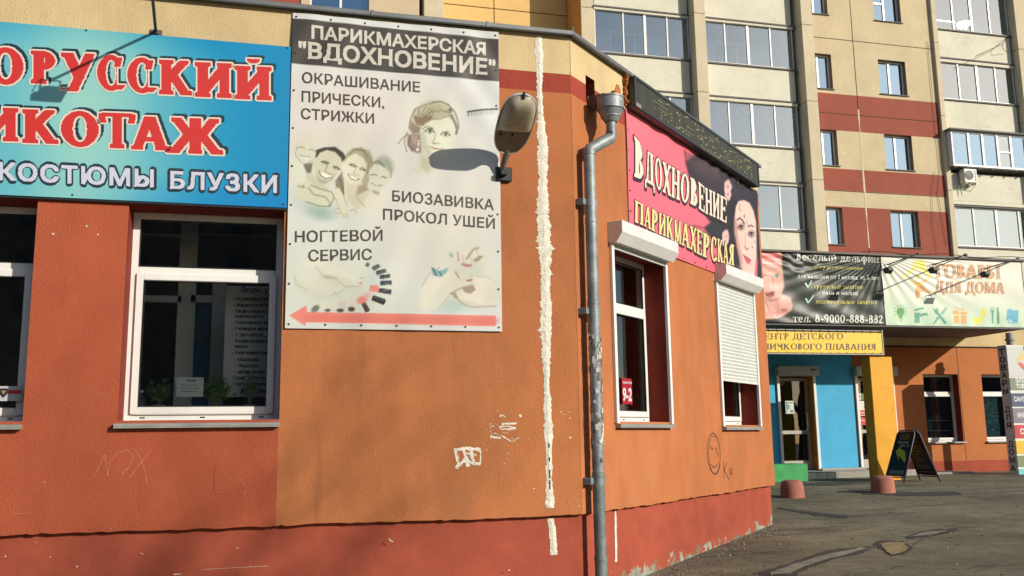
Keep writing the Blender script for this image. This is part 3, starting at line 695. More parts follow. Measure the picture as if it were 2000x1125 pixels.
# guard company sticker in the left edge window
a = at(-12, 754, .17); b = at(41, 783, .17)
st = thing('alarm_sticker', (a[0], .19, b[2]), 'white and red alarm sticker with a shield in the leftmost window', 'sticker')
obj('sheet', MB().box(a[0], b[0], .183, .185, b[2], a[2]), mat('sticker_white', (.45, .46, .48), .5), st)
mb = MB(); c = at(15, 762, .18); d = at(41, 769, .18); mb.box(c[0], d[0], .180, .1825, d[2], c[2]); obj('red_bar', mb, flat('sticker_red', (190, 40, 45)), st)
mb = MB(); c = at(7, 766, .18); mb.prism([(c[0]-.03, c[2]+.03), (c[0]+.03, c[2]+.03), (c[0]+.03, c[2]-.01), (c[0], c[2]-.045), (c[0]-.03, c[2]-.01)], .179, .182); obj('shield', mb, flat('shield_dark', (60, 35, 20)), st)
mb = MB(); mb.prism([(c[0]-.018, c[2]+.012), (c[0]+.018, c[2]+.012), (c[0], c[2]-.02)], .1775, .179); obj('shield_mark', mb, flat('shield_mark', (140, 150, 120)), st)
# opening-hours card in the angled window: 9-21
u0 = .98; yy = .228
hc = thing('hours_card', RF((.9, yy, 1.85)), 'red opening hours card with white digits inside the narrow angled window', 'sign')
ca = atR(1212, 738, -.24); cb = atR(1233, 790, -.24)
obj('card', MB(RF).box(ca[0], cb[0], yy-.001, yy+.001, cb[1], ca[1]), flat('card_red', (170, 25, 50)), hc)
mb = MB(RF); place = lambda x, z: (x, yy-.004, z)
q = [atR(1214, 782, -.24), atR(1214, 757, -.24), atR(1231, 783, -.24), atR(1231, 758, -.24)]; sans(mb, '9-2', q, place, .03)
q = [atR(1214, 749, -.24), atR(1214, 745, -.24), atR(1231, 750, -.24), atR(1231, 746, -.24)]; sans(mb, 'РАБОТАЕМ', q, place, .02)
obj('lettering', mb, flat('card_white', (225, 215, 215)), hc, flip=False)

# ---- marks on the shop walls (part of the wall)
SEAL = mat('white_sealant', (.70, .66, .56), .8, var=.16, vscale=14, bump=1, bscale=40, bdist=.01, dirt=[((.50, .40, .28), .58, 9, (1, 1, .5), .6), ((.46, .22, .11), .66, 26, (1, 1, .7), .9)])
def ragged(name, tf, path, w, m, y, seed, step=.012, jit=.35):
    """a trowelled strip with torn edges following (x, z) points"""
    r = random.Random(seed); mb = MB(tf); L_, R_ = [], []; wa = wb = 0
    tot = 0
    for (x0, z0), (x1, z1) in zip(path[:-1], path[1:]):
        n = max(2, int(math.hypot(x1-x0, z1-z0)/step))
        for i in range(n):
            t = i/n; slow = .8+.25*math.sin(tot*1.9+seed)+.15*math.sin(tot*7.3)
            wa = .6*wa+.4*r.uniform(-.15, .42)*jit*1.6; wb = .6*wb+.4*r.uniform(-.15, .42)*jit*1.6; spk = r.random() < .08
            L_.append((x0+(x1-x0)*t-w*slow*(.5+wa+(r.uniform(.1, .3) if spk else 0)), z0+(z1-z0)*t)); R_.append((x0+(x1-x0)*t+w*slow*(.5+wb+(r.uniform(.05, .25) if spk else 0)), z0+(z1-z0)*t)); tot += step
    for i in range(len(L_)-1):
        c0 = ((L_[i][0]+R_[i][0])/2, L_[i][1]); c1 = ((L_[i+1][0]+R_[i+1][0])/2, L_[i+1][1])
        mb.quad((L_[i+1][0], y, L_[i+1][1]), (L_[i][0], y, L_[i][1]), (c0[0], y-.006, c0[1]), (c1[0], y-.006, c1[1])); mb.quad((c1[0], y-.006, c1[1]), (c0[0], y-.006, c0[1]), (R_[i][0], y, R_[i][1]), (R_[i+1][0], y, R_[i+1][1]))
    return obj(name, mb, m, shop, flip=False)
ragged('sealant_strip', None, [(2.345, 5.39), (2.34, 4.8), (2.36, 4.3), (2.352, 3.6), (2.365, 3.0), (2.35, 2.3), (2.36, 1.7), (2.355, 1.2), (2.362, .985)], .086, SEAL, -.002, 4, .012, .6)
ragged('sealant_strip', None, [(2.382, .905), (2.40, .75), (2.405, .58)], .06, SEAL, .053, 9)
ragged('sealant_strip', RF, [(.75, .92), (.745, .7), (.735, .43)], .05, SEAL, .053, 11)
mb = MB()
for z in (1.54, 1.42, 1.31, 1.27, 1.22, 1.18): mb.box(2.355, 2.366, -.0095, -.0075, z-.02, z+.018)
obj('sealant_crack', mb, DARK, shop)
def splats(name, tf, strokes, m, y):
    mb = MB(tf)
    for k, (pts, w) in enumerate(strokes):
        r = random.Random(k); n = len(pts)
        for (x0, z0), (x1, z1) in zip(pts[:-1], pts[1:]):
            dx, dz = x1-x0, z1-z0; L_ = math.hypot(dx, dz)+1e-6; px, pz = -dz/L_*w/2, dx/L_*w/2
            k_ = max(1, int(L_/.012)); ff = [r.uniform(.55, 1.2) for _ in range(k_+1)]; oo = [r.uniform(-.22, .22)*w for _ in range(k_+1)]
            for i in range(k_):
                a, b_ = i/k_, (i+1)/k_; f1, f2 = ff[i], ff[i+1]; o1, o2 = oo[i]/w*.9, oo[i+1]/w*.9; yy = y-.00025*(k % 9)
                mb.quad((x0+dx*a-px*(f1-o1), yy, z0+dz*a-pz*(f1-o1)), (x0+dx*b_-px*(f2-o2), yy, z0+dz*b_-pz*(f2-o2)), (x0+dx*b_+px*(f2+o2), yy, z0+dz*b_+pz*(f2+o2)), (x0+dx*a+px*(f1+o1), yy, z0+dz*a+pz*(f1+o1)))
    return obj(name, mb, m, shop, flip=False, kind='stuff')
def pts(crop, k, lst, y=0): return [tuple(at(crop[0]+a*k, crop[1]+b*k, y)[[0, 2]]) for a, b in lst]
c6 = (700, 700); k6 = .3777
S6 = lambda l, w: (pts(c6, k6, l), w)
splats('filler_patch', None, [S6([(495, 475), (560, 465), (632, 472)], .030), S6([(500, 480), (515, 545), (505, 570)], .022), S6([(632, 475), (630, 545)], .014), S6([(505, 565), (545, 530), (560, 520)], .035), S6([(545, 470), (560, 540), (570, 560)], .035),
    S6([(580, 475), (590, 520), (600, 545)], .03), S6([(560, 530), (600, 545), (630, 545)], .03), S6([(555, 490), (610, 500)], .018), S6([(520, 520), (505, 480)], .01)], SEAL, -.002)
r_ = random.Random(8)
st_ = [S6([(730, 300), (745, 292), (758, 305)], .012), S6([(832, 290), (842, 302)], .02), S6([(740, 340), (818, 335)], .018), S6([(725, 355), (770, 350), (815, 360)], .012), S6([(735, 366), (812, 364)], .012), S6([(680, 405), (735, 412)], .018), S6([(740, 400), (790, 430)], .012), S6([(795, 430), (830, 408)], .008), S6([(700, 385), (722, 395)], .008), S6([(680, 360), (690, 345)], .006)]
for i in range(26):
    x, y = r_.gauss(755, 55), r_.gauss(375, 45); st_.append(S6([(x, y), (x+r_.uniform(-14, 14), y+r_.uniform(-9, 9))], r_.uniform(.003, .008)))
for x, y in ((1040, 275), (1060, 290), (1085, 280), (1090, 310), (1088, 405), (1095, 412), (905, 672), (160, 930), (168, 942), (775, 1095), (1140, 760)):
    st_.append(S6([(x, y), (x+r_.uniform(4, 12), y+r_.uniform(-6, 16))], .010 if x < 1000 else .007))
splats('filler_patch', None, [q for q in st_], SEAL, -.002)
GRAF = mat('marker_graffiti', (.10, .045, .03), .8); SCR = mat('pale_scratch', (.50, .17, .10), .9)
ring = lambda cx, cz, rx, rz, a0=0, a1=360, n=26: [(cx+rx*math.cos(math.radians(a0+(a1-a0)*i/n)), cz+rz*math.sin(math.radians(a0+(a1-a0)*i/n))) for i in range(n+1)]
splats('graffiti', RF, [(ring(3.20, 1.40, .20, .235), .018), (ring(3.225, 1.38, .185, .225, 60, 330), .012), ([(3.10, 1.475), (3.17, 1.45)], .018), ([(3.25, 1.47), (3.31, 1.41), (3.33, 1.36)], .016), (ring(3.20, 1.30, .10, .06, 200, 350, 8), .016),
    ([(3.50, 1.30), (3.49, 1.10)], .014), ([(3.60, 1.28), (3.51, 1.20), (3.64, 1.08)], .014), ([(3.68, 1.22), (3.68, 1.14), (3.73, 1.14), (3.75, 1.22), (3.75, 1.12)], .012)], GRAF, -.002)
c5 = (0, 820); k5 = .35; S5 = lambda l, w, y=0: (pts(c5, k5, l, y), w)
splats('scratch', None, [S5([(525, 320), (585, 190), (600, 315)], .005), S5([(600, 315), (612, 240), (655, 185), (710, 165), (745, 205), (720, 265), (680, 300)], .005), S5([(755, 165), (800, 250), (820, 355)], .005), S5([(845, 165), (720, 325)], .005),
    S5([(1255, 305), (1285, 320), (1305, 360)], .005), S5([(1340, 325), (1375, 380), (1362, 445)], .005), S5([(245, 345), (252, 350)], .012), S5([(618, 603), (622, 610)], .014), S5([(75, 525), (180, 520)], .004)], SCR, -.001)
splats('plaster_dent', None, [S5([(28, 760), (34, 763)], .011, .055), S5([(278, 760), (284, 768)], .006, .055), S5([(428, 815), (434, 820)], .009, .055), S5([(1320, 710), (1330, 718)], .006, .055), S5([(785, 742), (800, 750)], .006, .055), S5([(1130, 835), (1500, 815)], .002, .055), S5([(970, 862), (1010, 860)], .006, .055), S5([(200, 683), (206, 685)], .006, .055)], SEAL, .053)
splats('plaster_dent', None, [(pts((0, 380), .4267, [(395, 140), (399, 148)]), .01), (pts((0, 380), .4267, [(238, 178), (250, 182)]), .012), (pts((0, 380), .4267, [(447, 180), (450, 185)]), .01)], SEAL, -.001)
splats('cover_plate', None, [(pts(c5, k5, [(1196, 262), (1196, 408)]), .004), (pts(c5, k5, [(1196, 410), (1290, 420)]), .003)], mat('groove_dark', (.16, .03, .02), .9), -.0015)
splats('corner_groove', RF, [([(.004, 5.38), (.004, .95)], .009)], mat('corner_dark', (.22, .09, .03), .9), -.001)

# ================================================================== SIGNS ON THE LEFT FACADE
def screws(parent, tf, spots, y, r=.011, m=None):
    for x, z in spots:
        mb = MB(tf); mb.prism([(x+r*math.cos(t), z+r*math.sin(t)) for t in [i*math.pi/4 for i in range(8)]], y-.0025, y+.004)
        obj('grommet', mb, m or BLACKM, parent, flip=True)
bs = thing('blue_sign', (-1.8, -.02, 3.58), 'long blue sign board with big red letters and white lettering above the left windows', 'sign')
SX0, SX1, SZ0, SZ1 = -4.1, .052, 3.585, 5.045
obj('board', MB().box(SX0, SX1, -.035, -.004, SZ0, SZ1), mat('sign_blue_edge', (.01, .18, .42), .4), bs)
def p_blue(P):
    t = np.clip((P.U-190)/330, 0, 1); t = t*t*(3-2*t); tl = np.clip((150-P.U)/600, 0, .6)
    top = np.clip((90-P.V+P.U*.08)/70, 0, 1)*.45
    P.mix(np.ones(P.U.shape), (126, 194, 198)); P.mix(np.clip(t+tl+top, 0, 1), (16, 138, 190))
    P.mix(np.clip((P.U-500)/110, 0, 1)*.2, (20, 110, 170)); P.blob(165, 215, 70, 170, (175, 215, 195), .45, .9)
    P.mix(np.clip((P.V-330-P.U*.02)/90, 0, 1)*np.clip((P.U-120)/250, 0, 1)*.6, (0, 120, 200))
sheet('printed_sheet', 150, 56, SX0, SX1, SZ0, SZ1, lambda x, z: (x, -.0365, z), lambda x, z: (x, 0, z), p_blue, (0, 0, 0), MATTEP, bs)
REDL = flat('sign_red_letters', (208, 50, 46), .45); WHL = flat('sign_white_letters', (228, 218, 205), .5); NAVY = flat('sign_navy_letters', (22, 50, 62), .5); LILAC = flat('sign_pale_letters', (205, 208, 228), .5)
SM = [NAVY, WHL, REDL]; mb = MB(); pb = lambda x, z: (x, -.0385, z)
def lbox(x0, x1, ty0, by0, ty1=None, by1=None, o=(0, 0), k=.3911, y=0):
    ty1 = ty0 if ty1 is None else ty1; by1 = by0 if by1 is None else by1
    f_ = lambda a, b: at(o[0]+a*k, o[1]+b*k, y)[[0, 2]]
    return [f_(x0, by0), f_(x0, ty0), f_(x1, by1), f_(x1, ty1)]
LY = [(.055, .085, .085, 0), (.055, .04, .04, 0), (.055, 0, 0, 1), (0, 0, 0, 2)]
for ch, x0, x1, t0, b0 in (('Б', -560, -440, 192, 372), ('Е', -400, -290, 208, 388), ('Л', -265, -95, 225, 405), ('О', -55, 128, 250, 428), ('Р', 160, 295, 264, 428), ('У', 315, 478, 275, 462), ('С', 490, 622, 287, 458), ('С', 640, 778, 300, 470),
                           ('К', 797, 965, 310, 482), ('И', 975, 1160, 322, 495), ('Й', 1172, 1358, 340, 506),
                           ('Т', -440, -290, 500, 672), ('Р', -260, -120, 515, 690), ('И', -95, 100, 545, 712), ('К', 118, 302, 556, 724), ('О', 310, 502, 566, 738), ('Т', 510, 668, 576, 748), ('А', 668, 840, 590, 756), ('Ж', 842, 1116, 598, 775)):
    sl_ = .085 if t0 < 480 and ch != 'x' else .07
    dw = (x1-x0)*sl_/2
    for q_ in (0, 1, 2): serif(mb, ch, lbox(x0, x1, t0-dw*.5, b0-dw*.5, t0+dw*.5, b0+dw*.5), (lambda x, z, q_=q_: (x, -.0382-.0014*q_, z)), LY, only=q_, T=.26, t=.13, sr=.07, n=44, pad=.5)
obj('large_lettering', mb, SM, bs, flip=False)
mb = MB()
for s_, x0, x1, q in (('КОСТЮМЫ', 5, 768, (820, 903, 857, 938)), ('БЛУЗКИ', 857, 1380, (864, 945, 886, 967))):
    sans(mb, s_, lbox(x0-6, x1+6, q[0]-6, q[1]+6, q[2]-6, q[3]+6), lambda x, z: (x, -.0385, z), .080, 1.12, 0); sans(mb, s_, lbox(x0, x1, *q), lambda x, z: (x, -.0405, z), .034, 1.12, 1)
obj('small_lettering', mb, [NAVY, LILAC], bs, flip=False)
screws(bs, None, [tuple(at(u, v)[[0, 2]]) for u, v in ((170, 63), (560, 97), (143, 383), (553, 401))], -.036, .009)
tb = MB(); tb.box(SX0, SX1, -.033, 0, SZ0-.02, SZ0-.004); obj('bottom_rail', tb, BLACKM, bs)

# ---- white salon banner
BX0, BX1, BZ0, BZ1 = .062, 1.942, 2.548, 5.375
def dB(x, z):
    u = (x-BX0)/(BX1-BX0); w = (z-BZ0)/(BZ1-BZ0)
    e = min(u, 1-u, 1)*4; e = min(e, 1)
    r = .004*math.sin(9*u+4*w)*math.sin(7*w+1)+.003*math.sin(23*w+6*u)+.003*math.sin(38*w)*math.exp(-3*u)+.0025*math.sin(31*u-16*w)
    c = .006*math.exp(-((u-.02)**2+(w-.95)**2)*18)*math.sin(30*(u-w))
    c2 = .005*math.exp(-((u-1)**2+(w-.9)**2)*14)*math.sin(34*(u+w))
    return r*(.35+.65*e)+c+c2
plB = lambda off: (lambda x, z: (x, -.022+dB(x, z)-off, z))
sb = thing('salon_banner', (1.0, -.02, 2.55), 'tall white hairdresser banner with dark heading, portraits and a pink arrow', 'banner')
bgc = (213, 215, 214)
def p_salon(P):
    U, V = P.U, P.V
    P.blob(700, 230, 160, 80, (222, 208, 196), .6, .8); P.blob(900, 420, 140, 90, (218, 208, 192), .5, .8); P.blob(640, 470, 90, 90, (208, 212, 196), .5, .8)
    P.blob(700, 580, 150, 70, (208, 215, 200), .7, .8); P.blob(860, 500, 120, 120, (210, 208, 196), .5, .8); P.blob(600, 620, 80, 60, (202, 208, 200), .5, .8)
    # heading band
    P.poly([(560, 40), (571, 37.5), (976, 79), (976, 161.5), (565, 125)], (70, 66, 62), 1, .7)
    # woman portrait
    P.at(760, 180, .1422)
    sk = (208, 210, 188); pale = (216, 216, 196); hair = (178, 170, 138); br = (124, 96, 78); dk = (70, 66, 52)
    P.blob(600, 480, 480, 420, (206, 208, 190), .5, .5)
    P.poly([(430, 850), (600, 930), (640, 1125), (250, 1125), (330, 1040), (400, 1000)], sk, .8, 3)
    P.poly([(430, 860), (560, 960), (590, 1050), (520, 1125), (430, 1050)], (178, 180, 156), .7, 4)
    P.blob(600, 430, 300, 290, hair, .85, .15)
    P.poly([(420, 560), (440, 480), (560, 400), (800, 340), (880, 420), (915, 560), (890, 700), (850, 830), (740, 930), (620, 940), (520, 900), (450, 790)], pale, 1, 1.5)
    P.poly([(420, 560), (480, 520), (500, 700), (600, 880), (540, 920), (450, 790)], (176, 182, 154), .6, 3)
    P.poly([(330, 330), (450, 350), (600, 320), (560, 400), (460, 460), (370, 440)], br, .8, 2.5); P.poly([(265, 520), (300, 400), (350, 460), (430, 500), (400, 570), (320, 590)], (134, 110, 94), .8, 2)
    P.poly([(250, 590), (420, 590), (440, 840), (380, 850), (300, 820), (240, 720)], (138, 116, 104), .85, 2); P.poly([(300, 620), (380, 610), (385, 760), (330, 720)], (180, 160, 146), .7, 2)
    for i, l in enumerate(([(400, 235), (400, 320)], [(500, 210), (430, 320)], [(560, 230), (450, 340)], [(600, 250), (480, 350)], [(350, 240), (290, 380), (265, 500)], [(340, 350), (380, 450), (470, 470)], [(600, 150), (700, 140), (800, 180), (850, 240)],
                           [(560, 380), (700, 380), (830, 330)], [(540, 300), (700, 260), (820, 300)], [(800, 180), (900, 280), (940, 400), (950, 500)], [(850, 240), (760, 280)], [(240, 560), (200, 700), (240, 830)], [(280, 620), (260, 740), (320, 810)],
                           [(250, 590), (180, 640), (120, 720)], [(330, 300), (360, 240), (470, 190), (600, 150)])):
        P.line(l, 12 if i % 3 else 18, dk, .6, 1.1)
    for i in range(22): P.line([(330+i*22, 330-abs(i-11)*2-(i % 3)*14), (400+i*20, 230-i*2), (520+i*16, 170+i*3)], 6, (226, 222, 196) if i % 2 else (132, 124, 98), .5, .8)
    P.line([(850, 330), (900, 430), (930, 520), (915, 580)], 34, (100, 98, 76), .75, 1); P.blob(835, 260, 28, 34, (92, 92, 70), .8, .4)
    for ex, ey in ((555, 548), (770, 590)):
        P.blob(ex, ey, 62, 34, (226, 228, 214), .9, .3, 12); P.blob(ex, ey, 26, 27, (105, 118, 92), .95, .3); P.blob(ex, ey, 12, 12, (50, 52, 40), .9, .4)
        P.line([(ex-66, ey+2), (ex-30, ey-32), (ex+20, ey-30), (ex+62, ey+16)], 17, (62, 64, 48), .9, .6); P.line([(ex-58, ey+10), (ex, ey+34), (ex+56, ey+18)], 8, (110, 112, 90), .6, .6)
    P.line([(455, 515), (510, 480), (600, 510)], 14, (96, 98, 74), .75, .7); P.line([(730, 560), (790, 540), (850, 555)], 9, (150, 152, 126), .7, .8)
    P.line([(628, 590), (615, 660), (590, 700)], 16, (120, 124, 100), .6, 1); P.line([(590, 712), (620, 722), (650, 712)], 14, (100, 100, 80), .75, .7); P.blob(675, 720, 22, 12, (170, 168, 148), .6, .5)
    P.poly([(545, 762), (600, 772), (690, 790), (760, 788), (700, 812), (610, 800)], (176, 150, 134), .85, .8); P.line([(540, 760), (600, 782), (690, 798), (750, 790)], 9, (110, 88, 74), .8, .5)
    for y_ in (680, 715, 745): P.blob(400, y_, 11, 12, (236, 232, 220), 1, .3)
    P.blob(385, 800, 19, 21, (240, 236, 226), 1, .3)
    P.blob(1150, 580, 45, 38, (205, 205, 192), .7, .4); P.blob(1150, 580, 22, 18, (214, 210, 196), .8, .4)
    # comb
    P.line([(1075, 280), (1200, 262), (1380, 245), (1480, 240)], 24, (66, 72, 64), .95, .5); P.line([(1078, 280), (1085, 340)], 14, (76, 80, 72), .9, .5)
    for i in range(20): P.line([(1105+i*17, 280-i*1.6), (1108+i*17, 332-i*1.2)], 7, (120, 126, 114), .8-.02*i, .35)
    # family
    P.at(560, 260, .1689)
    P.blob(330, 820, 230, 130, (176, 200, 190), .8, .6, 20); P.blob(400, 930, 130, 70, (120, 150, 146), .55, .7, 10); P.blob(620, 480, 520, 380, (206, 206, 186), .55, .5)
    P.poly([(40, 330), (200, 300), (230, 420), (210, 600), (60, 600), (38, 480)], (214, 216, 200), .9, 2); P.blob(215, 210, 125, 130, (206, 206, 186), .9, .3); P.blob(225, 90, 130, 80, (212, 208, 188), .7, .5)
    P.line([(130, 180), (170, 165), (210, 190)], 10, (110, 108, 88), .7, .5); P.line([(260, 200), (300, 195), (330, 220)], 10, (110, 108, 88), .7, .5)
    P.poly([(150, 265), (200, 285), (262, 285), (240, 310), (190, 300)], (236, 232, 220), .9, .6); P.line([(150, 262), (200, 283), (265, 285)], 9, (110, 96, 80), .8, .5); P.line([(120, 150), (100, 260), (170, 350), (230, 360), (310, 310)], 8, (130, 124, 100), .6, .6)
    P.poly([(190, 370), (300, 350), (280, 470), (230, 470)], (92, 84, 70), .8, 1.5)
    P.poly([(290, 480), (420, 600), (480, 640), (430, 760), (250, 740), (220, 480)], (196, 196, 170), .9, 2); P.poly([(330, 300), (340, 200), (440, 170), (560, 165), (650, 230), (690, 290), (640, 340), (520, 230), (400, 230)], (66, 58, 48), .97, 1.2)
    P.poly([(330, 330), (380, 235), (460, 200), (560, 225), (630, 300), (640, 390), (580, 480), (510, 560), (430, 600), (370, 570), (330, 470), (300, 370)], (204, 202, 178), 1, 1.2)
    P.poly([(310, 300), (290, 340), (310, 390), (340, 340)], (200, 196, 170), .9, 1); P.poly([(330, 480), (370, 570), (430, 600), (520, 550), (560, 480), (480, 560), (400, 550)], (160, 156, 130), .7, 1.6)
    P.line([(400, 340), (440, 332), (485, 356)], 17, (74, 68, 56), .85, .6); P.line([(420, 352), (470, 365)], 12, (60, 56, 46), .7, .5); P.line([(540, 395), (580, 398), (615, 430)], 16, (74, 68, 56), .85, .6); P.line([(545, 412), (590, 430)], 12, (60, 56, 46), .7, .5)
    P.line([(470, 380), (440, 450), (480, 475), (520, 490)], 13, (130, 124, 100), .7, .8); P.poly([(380, 455), (430, 470), (515, 505), (500, 525), (450, 530), (400, 500)], (238, 236, 224), 1, .6); P.line([(375, 450), (400, 505), (450, 535), (510, 520)], 11, (96, 84, 66), .8, .6)
    P.line([(360, 430), (375, 500)], 9, (150, 144, 118), .6, .7); P.line([(545, 490), (520, 540)], 9, (150, 144, 118), .6, .7)
    P.poly([(690, 240), (760, 180), (860, 165), (950, 210), (1000, 300), (990, 400), (950, 540), (930, 620), (860, 610), (900, 400), (820, 250), (740, 290), (660, 360)], (168, 164, 136), .95, 1.5)
    for i in range(14): P.line([(720+i*18, 255-i*5), (800+i*14, 190+i*3), (900+i*7, 240+i*16)], 6, (214, 208, 178) if i % 2 else (120, 112, 86), .55, .8)
    for l in ([(700, 260), (800, 190), (900, 210)], [(760, 200), (880, 200), (960, 300)], [(900, 260), (950, 350), (930, 470)], [(960, 300), (990, 380), (940, 560)], [(850, 190), (940, 260)]): P.line(l, 12, (110, 106, 84), .65, .8)
    P.poly([(560, 560), (640, 450), (660, 700), (630, 790), (570, 700)], (120, 100, 82), .8, 2); P.line([(600, 520), (640, 600), (660, 720)], 14, (84, 74, 60), .7, .8); P.line([(650, 520), (655, 700)], 10, (74, 66, 54), .6, .7)
    P.poly([(660, 560), (860, 580), (960, 660), (1050, 720), (900, 860), (820, 900), (700, 780)], (202, 198, 174), .9, 2.5); P.poly([(820, 620), (900, 600), (950, 660), (800, 730)], (150, 134, 110), .7, 2)
    P.poly([(650, 380), (700, 290), (790, 240), (880, 290), (920, 370), (910, 450), (870, 550), (800, 610), (720, 590), (670, 500)], (214, 212, 190), 1, 1.2)
    P.line([(720, 370), (760, 362), (805, 390)], 15, (84, 76, 62), .85, .5); P.line([(735, 382), (790, 395)], 10, (60, 56, 46), .7, .5); P.line([(845, 410), (880, 408), (910, 440)], 15, (84, 76, 62), .85, .5); P.line([(850, 425), (900, 440)], 10, (60, 56, 46), .7, .5)
    P.line([(800, 410), (770, 470), (800, 490), (830, 490)], 10, (150, 142, 118), .7, .7); P.poly([(710, 485), (760, 500), (830, 535), (800, 548), (750, 530)], (240, 238, 226), 1, .6); P.line([(705, 480), (740, 530), (800, 552), (835, 538)], 11, (120, 88, 72), .8, .6); P.line([(705, 480), (770, 500), (835, 536)], 7, (130, 96, 80), .7, .5)
    P.blob(1120, 400, 110, 125, (156, 160, 142), .9, .3); P.poly([(950, 450), (1000, 370), (1100, 380), (1180, 450), (1190, 560), (1120, 640), (1050, 680), (980, 640), (945, 540)], (206, 206, 186), 1, 1.2); P.line([(1000, 350), (1060, 330), (1120, 390)], 22, (110, 108, 92), .7, 1.2)
    P.line([(1150, 340), (1210, 420), (1200, 520)], 22, (140, 150, 136), .6, 1.2)
    P.line([(970, 490), (1010, 485), (1040, 500)], 13, (90, 86, 70), .8, .5); P.line([(1090, 515), (1120, 510), (1150, 530)], 13, (90, 86, 70), .8, .5); P.line([(980, 585), (1030, 615), (1090, 610)], 14, (120, 100, 84), .75, .6); P.line([(990, 592), (1035, 612), (1080, 608)], 6, (236, 234, 222), .9, .4)
    P.poly([(960, 690), (1100, 700), (1150, 900), (900, 980), (820, 900)], (216, 212, 198), .8, 3); P.poly([(980, 660), (1070, 690), (1060, 730), (1000, 700)], (120, 122, 108), .6, 1.5)
    P.poly([(80, 600), (230, 560), (420, 660), (530, 690), (545, 760), (490, 850), (380, 850), (200, 800), (110, 740)], (210, 210, 188), 1, 1.6)
    for l in ([(250, 640), (310, 720), (440, 745), (490, 800), (490, 850)], [(280, 610), (400, 660), (520, 690), (545, 750), (500, 855), (380, 850), (220, 800)], [(130, 620), (200, 640), (190, 610)]): P.line(l, 12, (110, 106, 86), .75, .7)
    P.poly([(560, 640), (600, 640), (680, 760), (720, 900), (690, 980), (610, 960), (570, 800)], (212, 210, 188), 1, 1.5)
    for l in ([(560, 760), (600, 860), (640, 950)], [(650, 720), (700, 850)], [(560, 880), (600, 880)], [(560, 920), (610, 935)], [(660, 950), (660, 990)], [(690, 940), (700, 990)], [(730, 900), (780, 890), (800, 930)], [(800, 740), (900, 860)]): P.line(l, 9, (140, 136, 114), .7, .7)
    # nail wheel and hands
    P.at(550, 490, .22)
    P.blob(400, 280, 300, 170, (212, 212, 194), .7, .6)
    P.poly([(150, 120), (330, 150), (420, 230), (560, 310), (700, 320), (720, 280), (640, 230), (480, 150), (300, 60)], (220, 216, 200), .8, 3)
    P.poly([(120, 230), (240, 330), (440, 400), (560, 360), (520, 430), (300, 440), (120, 360)], (204, 206, 190), .7, 4); P.blob(560, 300, 120, 50, (196, 196, 178), .5, .6, 15); P.blob(420, 240, 60, 18, (168, 170, 152), .5, .7, 8)
    for l in ([(110, 220), (130, 300), (220, 350)], [(300, 140), (360, 220), (480, 250), (560, 320), (700, 320)], [(390, 235), (440, 240), (480, 250)], [(450, 400), (470, 370), (500, 390)], [(510, 370), (550, 350)]): P.line(l, 9, (160, 160, 140), .6, 1)
    P.blob(700, 290, 14, 10, (190, 120, 110), .8, .5); P.line([(690, 250), (730, 240)], 8, (150, 150, 134), .6, .6)
    P.blob(830, 270, 60, 120, (196, 208, 206), .6, .4)
    def nail(cx, cy, L_, W_, a, c): 
        ca, sa = math.cos(math.radians(a)), math.sin(math.radians(a)); q = [(-L_/2, -W_*.42), (L_/2, -W_*.5), (L_/2+6, 0), (L_/2, W_*.5), (-L_/2, W_*.42)]
        P.poly([(cx+x*ca-y*sa, cy+x*sa+y*ca) for x, y in q], c, 1, .5); P.line([(cx-L_*.4*ca+W_*.12*sa, cy-L_*.4*sa-W_*.12*ca), (cx+L_*.4*ca+W_*.12*sa, cy+L_*.4*sa-W_*.12*ca)], 5, (150, 158, 158), .6, .4)
    nail(762, 125, 34, 34, 120, (92, 98, 90)); nail(838, 148, 66, 40, 152, (84, 90, 84)); nail(882, 190, 88, 40, 165, (70, 78, 78)); nail(916, 232, 92, 38, 172, (48, 58, 64)); nail(926, 288, 100, 42, 178, (42, 52, 58)); nail(912, 362, 110, 46, 8, (50, 56, 62)); nail(856, 440, 118, 56, 20, (38, 38, 42))
    nail(740, 498, 95, 46, 62, (66, 54, 48)); nail(818, 340, 80, 62, 5, (228, 140, 128)); P.blob(712, 440, 48, 34, (228, 138, 126), .95, .3, -20); P.blob(755, 400, 34, 24, (224, 170, 160), .8, .4)
    P.blob(300, 515, 42, 26, (108, 118, 104), .95, .25, -35); P.blob(408, 530, 26, 14, (92, 84, 72), .95, .3); P.blob(520, 530, 32, 16, (60, 54, 50), .95, .3); P.blob(618, 520, 30, 22, (88, 54, 44), .95, .3)
    P.blob(535, 480, 40, 34, (208, 188, 190), .7, .4); P.blob(620, 465, 36, 30, (220, 206, 184), .7, .4); P.blob(370, 480, 40, 34, (220, 214, 190), .7, .4)
    P.blob(1650, 280, 260, 180, (212, 214, 198), .85, .5); P.blob(1520, 500, 160, 50, (178, 204, 198), .8, .6)
    for l in ([(1240, 320), (1300, 210), (1400, 150)], [(1500, 380), (1420, 470), (1380, 520)], [(1490, 290), (1400, 340)], [(1490, 385), (1560, 340), (1690, 310)], [(1530, 200), (1580, 260), (1690, 262)], [(1700, 100), (1680, 220), (1830, 240), (1900, 300)], [(1560, 420), (1640, 500), (1900, 490)], [(1740, 60), (1780, 160)]): P.line(l, 10, (168, 166, 146), .65, 1)
    P.poly([(1240, 340), (1330, 240), (1480, 190), (1560, 200), (1640, 230), (1690, 300), (1560, 345), (1460, 420), (1380, 520), (1220, 520)], (220, 216, 198), .85, 3)
